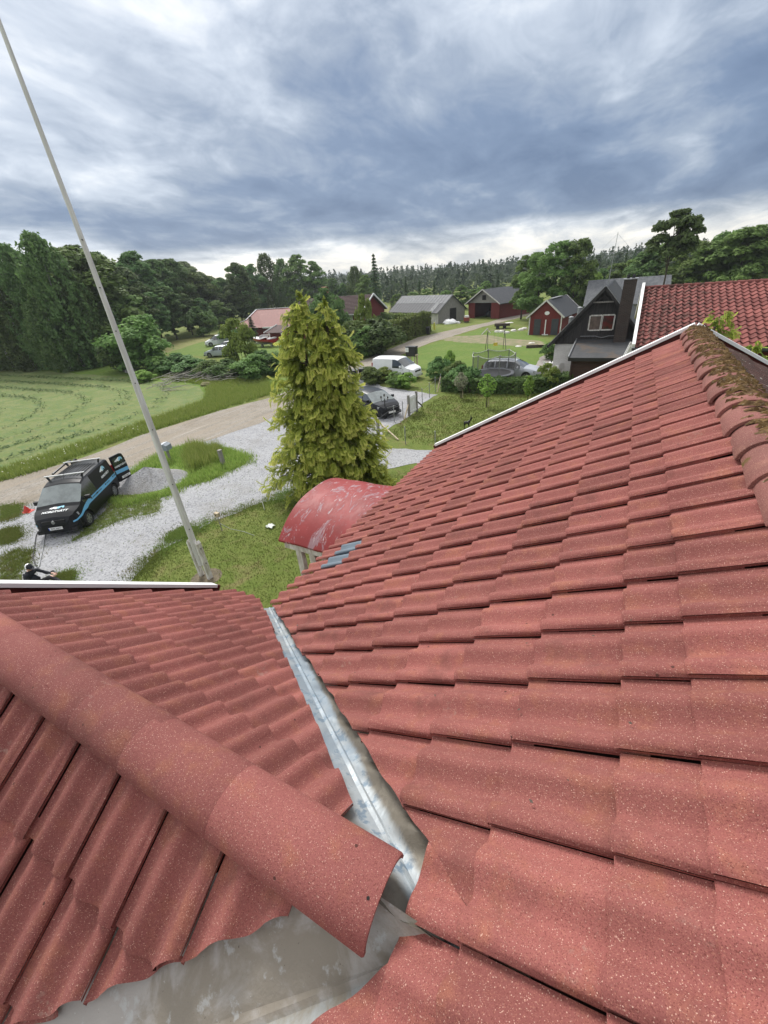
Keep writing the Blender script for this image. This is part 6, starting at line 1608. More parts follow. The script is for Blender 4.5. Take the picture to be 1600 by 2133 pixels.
# --- red boat on a trailer
bt_p = at(552, 722); bt = thing('motor_boat', 'red motor boat with a white deck standing on the lawn by the shelter', 'boat', tuple(bt_p), R(172))
rows = []; 
for k in range(13):
    f = k / 12; x = -2.4 + 4.9 * f; w = .95 * (1 - max(0, (f - .45) / .55) ** 2.2) + .02; zk = .55 + .35 * max(0, (f - .6) / .4) ** 2; zg = 1.18 + .25 * f * f
    rows.append([Vector((x, -w, zg)), Vector((x, -w * .93, zg - .30)), Vector((x, -w * .6, zk + .18)), Vector((x, 0, zk)), Vector((x, w * .6, zk + .18)), Vector((x, w * .93, zg - .30)), Vector((x, w, zg))])
mb = MB(); mb.grid(rows); mb.add(rows[0], [tuple(range(7))]); mb.build('hull', paint('boat_red', (.36, .035, .035), .3), bt, smooth=True)
mb = MB(); mb.grid([[r[0] * 1.0, Vector((r[0].x, 0, r[0].z + .07)), r[6]] for r in rows[5:]]); mb.build('deck', M_WHITE, bt, smooth=True)
mb = MB(); mb.bar((.1, -.7, 1.35), (-.2, -.6, 1.75), .6, .03); mb.grid([[Vector((.3, -.75, 1.3)), Vector((-.05, -.62, 1.72))], [Vector((.6, 0, 1.35)), Vector((.15, 0, 1.78))], [Vector((.3, .75, 1.3)), Vector((-.05, .62, 1.72))]]); mb.build('windscreen', M_WHITE, bt)
mb = MB(); mb.box((-2.0, 0, 1.25), (.6, 1.5, .18)); mb.build('rear_bench', M_WHITE, bt)
mb = MB(); mb.bar((-2.2, .3, .48), (2.6, 0, .48), .08, .10); mb.bar((-2.2, -.3, .48), (2.6, 0, .48), .08, .10); mb.bar((-.6, -.9, .42), (-.6, .9, .42), .08, .10)
for k in (-1.6, .6): mb.bar((k, 0, .5), (k, 0, .62), .3, .1)
tr_ = mb.build('trailer_frame', M_STEEL, bt, kind='stuff')
for s_ in (-1, 1): make_wheel(bt, -.6, s_ * .95, .28, .16, M_RIM)
# ================================================================== smaller things
# --- flagpole
fp = at(430, 1203); pole = thing('flagpole', 'tall weathered white wooden flagpole held between two bolted posts', 'flagpole', tuple(fp))
mb = MB(); mb.tube([(0, 0, .55), (0, 0, 3), (.02, 0, 6), (.0, .01, 9), (-.05, 0, 11.6), (-.12, .02, 13.4)], [.100, .092, .074, .054, .042, .032], 16); mb.build('pole', simple('pole_white_wood', (0.72, 0.72, 0.71), .65, 0, 3, .15, 40, c2=(.54, .53, .51), stretch=(3, 3, .25)), pole, smooth=True)
mb = MB(); mb.lathe([(0, .10), (.05, .08), (.06, .0), (.03, -.03)], 10, (-.12, .02, 13.42)); mb.build('finial', M_DARKSTEEL, pole, smooth=True)
for s_ in (-1, 1):
    mb = MB(); mb.prism([(s_ * .20 - .045, -.08, 0), (s_ * .20 + .045, -.08, 0), (s_ * .20 + .045, -.08, 1.38), (s_ * .20 - .02 * s_, -.08, 1.46), (s_ * .20 - .045, -.08, 1.36)], (0, .16, 0)); mb.build('support_post', M_WHITE_OLD, pole)
for z in (.65, 1.2):
    mb = MB(); mb.tube([(-.27, 0, z), (.27, 0, z)], .018, 8); mb.build('bolt', M_DARKSTEEL, pole)
for z in (1.9, 3.4, 5.0, 6.2, 7.4, 8.3, 9.2):
    mb = MB(); mb.tube([(.06, -.02, z), (.125 - .004 * z, -.05, z)], .014, 6); mb.build('rope_cleat', M_DARKSTEEL, pole)
mb = MB(); mb.lathe([(0, .05), (.32, .035), (.5, 0)], 14); mb.build('pole_mound', simple('bare_earth', (.16, .13, .085), .95, .4, 6, .5, 20), pole, smooth=True)
# --- gravel heap
gp = at(313, 1003); rows = []
for i in range(13):
    r_ = i / 12; rows.append([Vector((math.cos(a) * r_ * 1.95, math.sin(a) * r_ * 1.55, .80 * (1 - r_) ** 1.15 + .02 * math.sin(a * 5 + r_ * 9) * (1 - r_) - .01)) for a in np.linspace(0, 6.283, 29)[:-1]])
gh = thing('gravel_heap', 'low heap of fresh grey gravel beside the grass island', 'gravel heap', tuple(gp), .6)
mb = MB(); mb.grid(rows, close=True); mb.build('heap', M_GRAVEL2, gh, smooth=True)
st = rng.random((900, 2)); aa = st[:, 0] * 6.283; r_ = np.sqrt(st[:, 1])
cards('loose_stones', np.stack([np.cos(aa) * r_ * 1.8, np.sin(aa) * r_ * 1.4, .80 * np.clip(1 - r_, 0, 1) ** 1.15 + .012], 1), unit(900) + np.array([0, 0, .8]), .03 * rng.uniform(.5, 1.4, 900), rng.random(900), M_GRAVEL2, .8, gh, 'stuff')
# --- letter box, posts
p = at(355, 958); t = thing('letter_box', 'grey metal letter box on a short post at the edge of the grass island', 'letter box', tuple(p), .35)
mb = MB(); mb.box((0, 0, .32), (.10, .10, .64)); mb.build('post', M_WOODGREY, t)
mb = MB(); mb.prism([(-.20, -.24, .62), (.20, -.24, .62), (.20, -.24, .90), (.08, -.24, .98), (-.20, -.24, .94)], (0, .48, 0)); b_ = mb.build('box', simple('grey_box', (.27, .31, .35), .5, .15, 8), t)
mb = MB(); mb.bar((-.23, 0, .96), (.02, 0, .995), .52, .02); mb.build('lid', simple('pale_lid', (.52, .56, .60), .45, .1, 8), b_)
p = at(466, 970); t = thing('wooden_post', 'weathered wooden post standing in the grass island', 'post', tuple(p)); mb = MB(); mb.box((0, 0, .42), (.17, .17, .84)); mb.box((.02, 0, .87), (.19, .19, .05)); mb.build('shaft', M_WOODGREY, t)
p = at(463, 1106); t = thing('bird_box_post', 'thin stick with a small pale wooden box on top in the lawn', 'post', tuple(p))
mb = MB(); mb.tube([(0, 0, 0), (-.03, .02, .66)], .018, 6); mb.build('stick', M_WOODGREY, t)
mb = MB(); mb.box((-.03, .02, .72), (.20, .12, .15)); bb = mb.build('box', M_WOODPALE, t)
mb = MB(); mb.box((-.03, -.045, .72), (.05, .012, .05)); mb.build('hole', M_TRIM, bb)
mb = MB(); mb.tube([(0, 0, .35), (.4, .1, .12), (.9, .25, .03), (1.5, .2, .02)], .008, 5); mb.build('string', M_STEEL, t)
p = at(551, 1062); t = thing('marker_stick', 'short white marker stick in the lawn beside the golden conifer', 'stick', tuple(p)); mb = MB(); mb.tube([(0, 0, 0), (-.03, .02, .36)], .016, 6); mb.build('stick', M_WHITE, t)
p = at(563, 1098); t = thing('white_rag', 'crumpled white rag lying on the lawn', 'rag', tuple(p)); rr = random.Random(4)
mb = MB(); mb.grid([[Vector((.34 * (i / 5 - .5), .26 * (j / 5 - .5), .03 + .07 * rr.random())) for j in range(6)] for i in range(6)]); mb.build('cloth', simple('rag_white', (.66, .70, .64), .8, .15, 12), t, smooth=True)
# --- red cone at the left
p = at(58, 1066); t = thing('red_cone', 'small red cone lying by the roadside left of the black van', 'cone', tuple(p), .4)
mb = MB(); mb.lathe([(.20, 0), (.20, .03), (.15, .035), (.025, .30), (0, .31)], 14); mb.build('cone', simple('red_plastic', (.55, .035, .02), .5, .1, 4), t, smooth=True)
mb = MB(); mb.box((.04, 0, .012), (.40, .34, .024)); mb.build('base', simple('red_plastic', (.55, .035, .02), .5), t)
# --- hoses from the van to the worker
for lab, pts_, r_, m_ in (('dark hose running from the black van to the seated worker', [(88, 1106), (77, 1115), (73, 1140), (70, 1160), (74, 1176), (82, 1186), (98, 1196), (112, 1190), (118, 1200)], .022, M_BLACKPLASTIC), ('pale hose running parallel to the dark hose towards the worker', [(96, 1108), (94, 1120), (90, 1145), (85, 1168), (80, 1184), (64, 1186), (58, 1200), (62, 1216)], .020, M_STEEL)):
    q = [at(*a) + Vector((0, 0, .03)) for a in pts_]; t = thing('hose', lab, 'hose', tuple(q[0]))
    fine = []
    for i in range(len(q) - 1):
        p0, p1, p2, p3 = q[max(0, i - 1)], q[i], q[i + 1], q[min(len(q) - 1, i + 2)]
        for k in range(5):
            u = k / 5; fine.append(.5 * ((2 * p1) + (p2 - p0) * u + (2 * p0 - 5 * p1 + 4 * p2 - p3) * u * u + (3 * p1 - p0 - 3 * p2 + p3) * u ** 3))
    mb = MB(); mb.tube(fine + [q[-1]], r_, 6); mb.build('tube', m_, t, smooth=True, w=True)
# --- worker sitting on the ground
M_SKIN = simple('skin', (.55, .33, .25), .6, .1, 9); M_BLKCLOTH = simple('black_cloth', (.016, .018, .026), .85, .2, 12, .3, 60); M_GREYC = simple('dark_trousers', (.022, .022, .026), .85, .2, 12)
wp = at(80, 1221); w_dir = (at(135, 1217) - at(80, 1221)); wrz = math.atan2(w_dir.y, w_dir.x) - .25
man = thing('person', 'person in black clothes and a white-backed cap sitting on the gravel holding a hose', 'person', tuple(wp), wrz)
def skin_body(name, verts, edges, rad, parent, mats, sub=2):
    me = bpy.data.meshes.new(name); me.from_pydata(verts, edges, []); ob = bpy.data.objects.new(name, me); COL.objects.link(ob)
    sk = ob.modifiers.new('skin', 'SKIN'); sk.use_smooth_shade = True
    for i, v in enumerate(me.skin_vertices[0].data): v.radius = rad[i] if isinstance(rad[i], tuple) else (rad[i], rad[i]); v.use_root = (i == 0)
    sb_ = ob.modifiers.new('sub', 'SUBSURF'); sb_.levels = sub; sb_.render_levels = sub
    bpy.context.view_layer.update(); ev = ob.evaluated_get(bpy.context.evaluated_depsgraph_get()); m2 = bpy.data.meshes.new_from_object(ev)
    bpy.data.objects.remove(ob); m2.name = name
    for m_ in mats: m2.materials.append(m_)
    o = bpy.data.objects.new(name, m2); COL.objects.link(o); o.parent = parent; ORG[o] = ORG.get(parent, Vector()); m2.polygons.foreach_set('use_smooth', [True] * len(m2.polygons)); return o
# seated: +x is where the legs point, y to the left of the body
bv = [(0, 0, .13), (-.03, 0, .30), (-.02, 0, .48), (.02, 0, .58), (.05, 0, .655), (.09, 0, .76), (.12, 0, .84),
      (.10, .10, .12), (.48, .20, .30), (.86, .19, .10), (1.00, .20, .07), (.10, -.10, .12), (.50, -.16, .14), (.92, -.18, .09), (1.06, -.20, .08),
      (.02, .18, .55), (.18, .30, .38), (.44, .30, .36), (.52, .29, .36), (.02, -.18, .55), (.06, -.29, .33), (.26, -.16, .25), (.34, -.12, .25)]
be = [(0, 1), (1, 2), (2, 3), (3, 4), (4, 5), (5, 6), (0, 7), (7, 8), (8, 9), (9, 10), (0, 11), (11, 12), (12, 13), (13, 14), (3, 15), (15, 16), (16, 17), (17, 18), (3, 19), (19, 20), (20, 21), (21, 22)]
brad = [(.15, .17), (.13, .165), (.13, .18), (.10, .14), (.055, .055), (.082, .092), (.075, .085), .095, .075, .052, .04, .095, .075, .052, .04, .062, .05, .038, .032, .062, .05, .038, .032]
for hi, base in ((18, Vector((.52, .29, .36))), (22, Vector((.34, -.12, .25)))):
    for f in range(5):
        a = (-.5 + .25 * f) if f < 4 else 1.1; ln = (.05, .058, .055, .045, .04)[f]
        d = Vector((math.cos(a), math.sin(a), -.15)); i0 = len(bv); bv.append(tuple(base + d * .045)); bv.append(tuple(base + d * (.045 + ln))); bv.append(tuple(base + d * (.05 + ln * 1.4) + Vector((0, 0, -.03))))
        be += [(hi, i0), (i0, i0 + 1), (i0 + 1, i0 + 2)]; brad += [.012, .010, .009]
bo_ = skin_body('body', bv, be, brad, man, [M_BLKCLOTH, M_SKIN, M_GREYC], 2)
mi = []
for pl_ in bo_.data.polygons:
    c = pl_.center
    skin = c.z > .665 or (c - Vector((.55, .29, .36))).length < .11 or (c - Vector((.38, -.12, .25))).length < .10
    mi.append(1 if skin else (2 if c.x > .12 and c.z < .34 and not (c.y > .22 and c.z > .3) else 0))
bo_.data.polygons.foreach_set('material_index', mi)
mb = MB(); hc = Vector((.105, 0, .815))
mb.lathe([(0, .105), (.05, .10), (.088, .06), (.102, .0), (.104, -.02)], 16, hc); cap_ = mb.build('cap', M_WHITE, man, smooth=True)
mb = MB(); mb.lathe([(0, .109), (.05, .104), (.090, .062), (.106, 0), (.106, -.02)], 16, hc + Vector((.012, -.004, 0)))
mb.v = [v if v[0] > hc.x + .015 else (hc.x + .015, v[1] * .9, v[2] - .012) for v in mb.v]; mb.build('cap_front', M_BLKCLOTH, cap_, smooth=True)
mb = MB(); mb.grid([[Vector((hc.x + .07 + .0 * j, .085 * (j / 4 - 1), hc.z - .012)) for j in range(9)], [Vector((hc.x + .19 - .05 * (j / 4 - 1) ** 2, .080 * (j / 4 - 1), hc.z - .045)) for j in range(9)]]); mb.build('cap_peak', M_BLKCLOTH, cap_, smooth=True)
mb = MB(); mb.lathe([(0, .02), (.016, .0), (.0, -.02)], 8, hc + Vector((.098, 0, -.06))); mb.build('nose', M_SKIN, man, smooth=True)
for s_ in (-1, 1):
    mb = MB(); mb.lathe([(0, .006), (.012, .0), (0, -.006)], 8, hc + Vector((.086, s_ * .034, -.035)), 'X'); mb.build('eye', M_TRIM, man)
    mb = MB(); mb.lathe([(0, .012), (.03, .0), (0, -.012)], 8, hc + Vector((.0, s_ * .092, -.05)), 'Y'); mb.build('ear', M_SKIN, man)
mb = MB(); mb.bar(hc + Vector((.085, -.025, -.095)), hc + Vector((.085, .025, -.095)), .01, .008); mb.build('mouth', simple('lips', (.35, .14, .12), .6), man)
mb = MB(); mb.box((.135, .08, .47), (.02, .07, .035)); mb.build('chest_print', M_WHITE, man)
# --- lawn fence, gate, lamp post, bins
def post(px, pb, h_, name, label, m_, r_=.028, group=None, wood=False):
    p = at(px, pb); t = thing(name, label, 'post', tuple(p), 0, group); mb = MB()
    mb.tube([(0, 0, 0), (0, 0, h_)], r_, 8) if not wood else mb.box((0, 0, h_ / 2), (.12, .12, h_))
    mb.lathe([(r_ * 1.2, 0), (r_ * 1.2, .02), (0, .035)], 8, (0, 0, h_)); mb.build('shaft', m_, t); return p
fg = 'thin posts of the wire fence round the lawn'
FP = [(790, 905, 1.0), (822, 880, 1.05), (840, 872, 1.1), (880, 842, 1.1), (895, 829, 1.1), (907, 818, 1.15), (918, 812, 1.2), (845, 925, .95), (907, 935, .95)]
fpp = []
for i, (a, b, h_) in enumerate(FP): fpp.append(post(a, b, h_, 'fence_post', 'thin grey post of the wire fence at the edge of the lawn', M_STEEL, .026, fg))
t = thing('fence_wire', 'sagging wires of the lawn fence strung between thin grey posts', 'wire fence', tuple(fpp[0])); 
for z in (.25, .6, .95):
    mb = MB(); mb.tube([p + Vector((0, 0, z * .98)) for p in fpp[:7]], .006, 4); mb.build('wire', M_STEEL, t, w=True)
a, b = at(854, 866), at(867, 858); t = thing('garden_gate', 'white boarded garden gate hung between two dark posts in the lawn fence', 'gate', tuple(a))
d = (b - a); d.z = 0; dn = d.normalized(); nrm = Vector((-dn.y, dn.x, 0))
for q in (a - dn * .10, b + dn * .10):
    mb = MB(); mb.box(q + Vector((0, 0, .68)), (.13, .13, 1.36)); mb.build('gate_post', M_WOODGREY, t, w=True)
for k in range(7):
    q = a.lerp(b, (k + .5) / 7); mb = MB(); mb.bar(q + Vector((0, 0, .10)), q + Vector((0, 0, 1.22)), d.length / 7 - .012, .025, up=nrm); mb.build('board', M_WHITE, t, w=True)
for z0, z1 in ((.2, .2), (1.08, 1.08), (.2, 1.08)):
    mb = MB(); mb.bar(a + Vector((0, 0, z0)) - nrm * .03, b + Vector((0, 0, z1)) - nrm * .03, .03, .09); mb.build('rail', M_WHITE, t, w=True)
for lab, q0, q1 in (('pale brace leaning against the left gate post', at(842, 874), at(854, 866) + Vector((0, 0, .95))), ('pale brace at the corner post of the lawn fence', at(911, 817), at(918, 812) + Vector((0, 0, 1.0))), ('dark brace right of the white garden gate', at(880, 846), at(868, 857) + Vector((0, 0, .75))), ('long pale pole lying by the drive at the lawn corner', at(793, 900) + Vector((0, 0, .55)), at(830, 918) + Vector((0, 0, .05)))):
    t = thing('wooden_brace', lab, 'plank', tuple(q0)); mb = MB(); mb.bar(q0, q1, .07, .06); mb.build('plank', M_WOODPALE if 'pale' in lab else M_DARKSTEEL, t, w=True)
p = at(789, 907); t = thing('corner_post', 'short dark wooden corner post at the drive end of the lawn', 'post', tuple(p)); mb = MB(); mb.box((0, 0, .5), (.13, .13, 1.0)); mb.box((0, 0, 1.02), (.15, .15, .04)); mb.build('shaft', M_WOODGREY, t)
p = at(804, 872); t = thing('lamp_post', 'black garden lamp post with three lanterns in front of the black car', 'lamp post', tuple(p)); M_IRON = simple('black_iron', (.012, .012, .013), .45)
mb = MB(); mb.lathe([(.11, 0), (.11, .06), (.06, .12), (.035, .3), (.03, 1.28), (.045, 1.30), (.0, 1.33)], 12); mb.build('column', M_IRON, t, smooth=True)
for dx, dz in ((-.24, 1.28), (.24, 1.28), (0, 1.42)):
    if dx: mb = MB(); mb.tube([(0, 0, 1.16), (dx * .6, 0, 1.10), (dx, 0, 1.18), (dx, 0, dz)], .016, 6); mb.build('arm', M_IRON, t)
    mb = MB(); mb.lathe([(.035, dz), (.065, dz + .12), (.07, dz + .125), (.02, dz + .18), (0, dz + .22)], 6, (dx, 0, 0)); ln = mb.build('lantern', M_IRON, t)
    mb = MB(); mb.lathe([(.040, dz + .015), (.062, dz + .11)], 6, (dx, 0, 0)); mb.build('lantern_glass', simple('lantern_glass', (.30, .29, .25), .15), ln)
def bin_(px, pb, lab, rz, grp=None):
    p = at(px, pb); t = thing('wheelie_bin', lab, 'bin', tuple(p), rz, grp); mb = MB()
    mb.grid([[Vector((sx_ * .27 * k, sy * .30 * k, z)) for sx_, sy in ((-1, -1), (1, -1), (1, 1), (-1, 1))] for k, z in ((.78, .06), (1.0, .98))], close=True); mb.add([(-.21, -.23, .06), (.21, -.23, .06), (.21, .23, .06), (-.21, .23, .06)], [(0, 1, 2, 3)]); mb.build('bin_body', M_BLACKPLASTIC, t)
    mb = MB(); mb.prism([(-.30, -.34, .98), (.30, -.34, .98), (.30, .34, 1.02), (.12, .34, 1.10), (-.12, .34, 1.10), (-.30, .34, 1.02)], (0, .002, 0)); mb.bar((0, -.36, 1.0), (0, .34, 1.06), .60, .06); mb.build('lid', M_BLACKPLASTIC, t)
    for s_ in (-1, 1): mb = MB(); mb.lathe([(0, -.03), (.10, -.03), (.10, .03), (0, .03)], 12, (s_ * .24, .26, .10), 'X'); mb.build('wheel', M_RUBBER, t)
bin_(741, 795, 'black wheelie bin nearest the golden conifer', .4); bin_(756, 791, 'black wheelie bin nearest the leafy bushes', .3); bin_(892, 697, 'dark wheelie bin at the far end of the tall clipped hedge', .2)
# --- post box stand
p = at(859, 765); t = thing('post_box_stand', 'black post box cabinet with a white notice on pale wooden legs', 'post box', tuple(p), R(-8))
mb = MB(); mb.box((0, 0, 1.5), (1.05, .55, .85)); bx_ = mb.build('cabinet', M_BLACKPLASTIC, t)
mb = MB(); mb.box((0, 0, 1.955), (1.15, .65, .05)); mb.build('lid', M_BLACKPLASTIC, bx_)
mb = MB(); mb.box((-.36, -.285, 1.68), (.36, .012, .40)); nt_ = mb.build('notice', M_WHITE, bx_)
mb = MB(); mb.tube([(-.44, -.295, 1.60), (-.36, -.295, 1.72), (-.30, -.295, 1.62), (-.26, -.295, 1.76)], .008, 4); mb.build('notice_mark', M_DARKSTEEL, nt_)
for dx, dy in ((-.45, -.2), (.0, -.2), (.42, -.2), (-.45, .2), (.42, .2), (.62, 0)):
    mb = MB(); mb.box((dx, dy, .54), (.09, .09, 1.08)); mb.build('leg', M_WOODPALE, t)
mb = MB(); mb.box((.60, -.05, 1.2), (.26, .36, .10)); mb.build('shelf', M_WOODPALE, t)
# --- trampoline with net
tp0 = at(1026, 800); t = thing('trampoline', 'round trampoline with dark safety net behind the lawn hedge', 'trampoline', tuple(tp0)); RT = 1.6
M_NET = NT('safety_net'); M_NET.b.inputs['Alpha'].default_value = .30; M_NET = M_NET.done((.035, .035, .033), .8)
k0 = [R(a) for a in range(0, 361, 15)]
mb = MB(); mb.grid([[Vector((RT * math.cos(a), RT * math.sin(a), .9)) for a in k0], [Vector((RT * math.cos(a), RT * math.sin(a), 2.35 - .16 * abs(math.sin(a * 3)))) for a in k0]]); mb.build('net', M_NET, t)
mb = MB(); mb.tube([(RT * 1.01 * math.cos(a), RT * 1.01 * math.sin(a), 2.36 - .16 * abs(math.sin(a * 3))) for a in k0], .03, 6); mb.build('top_edge', simple('pale_green_edge', (.42, .45, .36), .7), t)
mb = MB(); mb.lathe([(0, .88), (RT - .2, .88)], 24); mb.build('mat', M_TRIM, t)
mb = MB(); mb.lathe([(RT - .25, .90), (RT - .1, .92), (RT + .06, .90), (RT + .06, .86)], 24); mb.build('edge_pad', simple('pad_grey', (.12, .13, .15), .6), t)
for k in range(6):
    a = math.pi * k / 3; mb = MB(); mb.tube([(RT * 1.02 * math.cos(a), RT * 1.02 * math.sin(a), 0), (RT * 1.02 * math.cos(a), RT * 1.02 * math.sin(a), 2.42)], .035, 6); mb.build('pole', M_STEEL, t)
# --- chairs and table on the stone path
def chair(px, pb, rz, lab):
    p = at(px, pb); t = thing('garden_chair', lab, 'chair', tuple(p), rz)
    mb = MB(); mb.box((0, 0, .42), (.48, .46, .04)); mb.build('seat', M_WHITE, t)
    mb = MB(); mb.grid([[Vector((-.22 - .10 * v, .23 * (u / 4 - 1) * (1 - .12 * v), .44 + .44 * v - .05 * (u / 4 - 1) ** 2 * v)) for u in range(9)] for v in (0, .35, .7, 1)]); mb.grid([[Vector((-.25 - .10 * v, .23 * (u / 4 - 1) * (1 - .12 * v), .44 + .44 * v - .05 * (u / 4 - 1) ** 2 * v)) for u in range(9)] for v in (0, .35, .7, 1)]); mb.build('backrest', M_WHITE, t, smooth=True)
    for sx_ in (-1, 1):
        mb = MB(); mb.tube([(-.27, sx_ * .25, .64), (.0, sx_ * .28, .66), (.22, sx_ * .26, .63), (.24, sx_ * .25, .44)], .028, 6); mb.build('armrest', M_WHITE, t)
        for sy in (-1, 1): mb = MB(); mb.bar((sx_ * .20, sy * .20, .42), (sx_ * .25, sy * .24, 0), .05, .05); mb.build('leg', M_WHITE, t)
chair(1139, 774, .6, 'white plastic garden chair left of the small table by the brick wall'); chair(1164, 778, 2.2, 'white plastic garden chair right of the small table by the brick wall')
p = at(1152, 773); t = thing('garden_table', 'small white garden table with dark pots between two chairs', 'table', tuple(p)); mb = MB(); mb.box((0, 0, .70), (.8, .7, .035)); mb.build('table_top', M_WHITE, t)
for sx_ in (-1, 1):
    for sy in (-1, 1): mb = MB(); mb.box((sx_ * .32, sy * .28, .34), (.05, .05, .68)); mb.build('leg', M_WHITE, t)
for k, (dx, lab) in enumerate(((-.22, 'dark pot on the left of the white garden table'), (.02, 'dark pot in the middle of the white garden table'), (.24, 'dark pot on the right of the white garden table'))):
    q = thing('flower_pot', lab, 'pot', (p.x + dx, p.y, .718)); mb = MB(); mb.lathe([(.05, 0), (.08, .14), (.06, .14), (0, .12)], 10); mb.build('pot', M_TRIM, q, smooth=True)
# --- swing frame
p = at(1032, 730); t = thing('swing_frame', 'thin metal swing frame with a yellow seat on the lawn', 'swing', tuple(p), R(25))
for x_ in (-.9, .9):
    for y_ in (-.8, .8): mb = MB(); mb.tube([(x_ * 1.1, y_, 0), (x_, 0, 2.1)], .03, 6); mb.build('leg', M_DARKSTEEL, t)
mb = MB(); mb.tube([(-.95, 0, 2.1), (.95, 0, 2.1)], .035, 6); mb.build('crossbar', M_WOODPALE, t)
for dx in (-.2, .2): mb = MB(); mb.tube([(dx, 0, 2.1), (dx, 0, .55)], .010, 4); mb.build('rope', M_STEEL, t)
mb = MB(); mb.box((0, 0, .53), (.46, .22, .06)); mb.box((0, .11, .68), (.46, .04, .26)); mb.build('seat', simple('yellow_plastic', (.62, .50, .06), .5), t)
# --- odds and ends in the far yard
def heap(px, pb, lab, cat, name, parts, rz=0):
    p = at(px, pb); t = thing(name, lab, cat, tuple(p), rz)
    for nm, c, d, m_, r_ in parts: mb = MB(); mb.box(c, d, rz=r_); mb.build(nm, m_, t)
    return t
def lump(px, pb, sx_, sy, sz, lab, name, cat, m_, seed):
    p = at(px, pb); t = thing(name, lab, cat, tuple(p)); r9 = random.Random(seed); rows = []
    for i in range(7):
        v = i / 6; rows.append([Vector((math.cos(a) * sx_ * math.sin(.15 + 1.42 * v) * r9.uniform(.8, 1.15), math.sin(a) * sy * math.sin(.15 + 1.42 * v) * r9.uniform(.8, 1.15), sz * math.cos(1.55 * v) * r9.uniform(.85, 1.1))) for a in np.linspace(0, 6.283, 13)[:-1]])
    mb = MB(); mb.grid(rows, close=True); mb.build('sheet', m_, t, smooth=True, angle=60)
lump(938, 674, 1.4, 1.0, .75, 'white plastic sheeting heaped in front of the grey barn', 'plastic_sheeting', 'tarpaulin', M_WHITE, 1); lump(953, 673, .6, .5, .3, 'small white bundle beside the heaped sheeting', 'white_bundle', 'bundle', M_WHITE, 2)
lump(802, 694, 1.0, .8, 2.4, 'white tarpaulin over something tall behind the roadside hedge', 'white_tarpaulin', 'tarpaulin', M_WHITE, 3)
heap(972, 672, 'red cart with a white bag on top near the open barn door', 'cart', 'small_cart', [('cart_body', (0, 0, .55), (1.0, .7, .6), simple('faded_red', (.28, .06, .04), .7), .3), ('bag', (0, 0, 1.0), (.7, .5, .3), M_WHITE, .5), ('axle', (0, 0, .18), (.8, .9, .12), M_DARKSTEEL, .3)])
t = heap(905, 687, 'bright yellow child-shaped warning figure at the bend of the road', 'warning figure', 'warning_figure', [('trunk', (0, 0, .62), (.34, .08, .5), simple('warning_yellow', (.72, .70, .12), .5), .2), ('legs', (0, 0, .2), (.30, .08, .4), simple('warning_yellow', (.72, .70, .12), .5), .2), ('flag', (.26, 0, 1.0), (.05, .05, .8), M_WHITE, .2)])
mb = MB(); mb.lathe([(0, 1.14), (.12, 1.06), (.13, .98), (.08, .88)], 10, (0, 0, 0)); mb.build('head', simple('warning_yellow', (.72, .70, .12), .5), t, smooth=True)
heap(1046, 684, 'dark low trailer with junk by the heap of white sacks', 'trailer', 'junk_trailer', [('bed', (0, 0, .55), (2.2, 1.2, .35), M_BARK, .2), ('tilted_sheet', (1.0, 0, .75), (1.0, .9, .06), M_WHITE_OLD, .6), ('wheel', (-.5, -.65, .25), (.5, .15, .5), M_RUBBER, .2), ('wheel', (.5, -.65, .25), (.5, .15, .5), M_RUBBER, .2)])
for i, (px, pb) in enumerate(((1036, 692), (1045, 692), (1056, 694), (1070, 690), (1085, 688), (1092, 686))): lump(px, pb, .45, .3, .28, 'white sack lying in the tall grass before the red shed', 'white_sack', 'sack', M_WHITE_OLD, 10 + i)
for o in [o for o in COL.objects if o.name.startswith('white_sack')]: o['group'] = 'white sacks in the grass'
for lab, q0, q1 in (('pale board propped on the junk heap left of the sacks', at(1003, 697), at(1016, 692) + Vector((0, 0, .55))), ('second pale board leaning across the first on the junk heap', at(1022, 694), at(1014, 692) + Vector((0, 0, .5)))):
    t = thing('propped_board', lab, 'board', tuple(q0)); mb = MB(); mb.bar(q0, q1, .14, .04); mb.build('plank', M_WOODGREY, t, w=True)
heap(1118, 724, 'low dark timber beam lying in the grass by the black house', 'beam', 'timber_beam', [('beam', (0, 0, .15), (2.2, .3, .3), M_BARK, .3), ('plank', (.9, -.1, .34), (1.4, .2, .06), M_WOODPALE, .1)])
lump(1080, 722, .4, .3, .12, 'white scrap lying on the lawn right of the swing', 'white_scrap', 'scrap', M_WHITE_OLD, 31); lump(1108, 715, .4, .25, .12, 'pale scrap in the grass below the red shed', 'pale_scrap', 'scrap', M_WHITE_OLD, 32)
heap(1134, 698, 'white pole leaning against the red shed front between the doors', 'pole', 'white_pole', [('shaft', (0, 0, .9), (.12, .10, 1.8), M_WHITE, 0), ('foot', (.05, 0, .06), (.7, .4, .12), M_WHITE_OLD, .3)])
# --- antenna mast on the black house
t = thing('antenna_mast', 'thin guyed antenna mast rising behind the black house roof', 'mast', (-1.8, 39.5, 6.2)); p1 = aty(1288, 483, 39.5) - Vector((-1.8, 39.5, 6.2))
mb = MB(); mb.tube([(0, 0, 0), tuple(p1 * .5), tuple(p1)], [.03, .024, .016], 6); mb.build('rod', M_STEEL, t)
for dx in (-1.0, 1.5): mb = MB(); mb.tube([tuple(p1 * .97), (p1.x * .97 + dx, p1.y, p1.z * .97 - abs(dx) * 1.0)], .006, 4); mb.build('guy_wire', M_STEEL, t)
for f in (.55, .72): mb = MB(); mb.bar((p1.x * f - .35, p1.y * f, p1.z * f), (p1.x * f + .35, p1.y * f, p1.z * f), .015, .015); mb.build('dipole', M_STEEL, t)
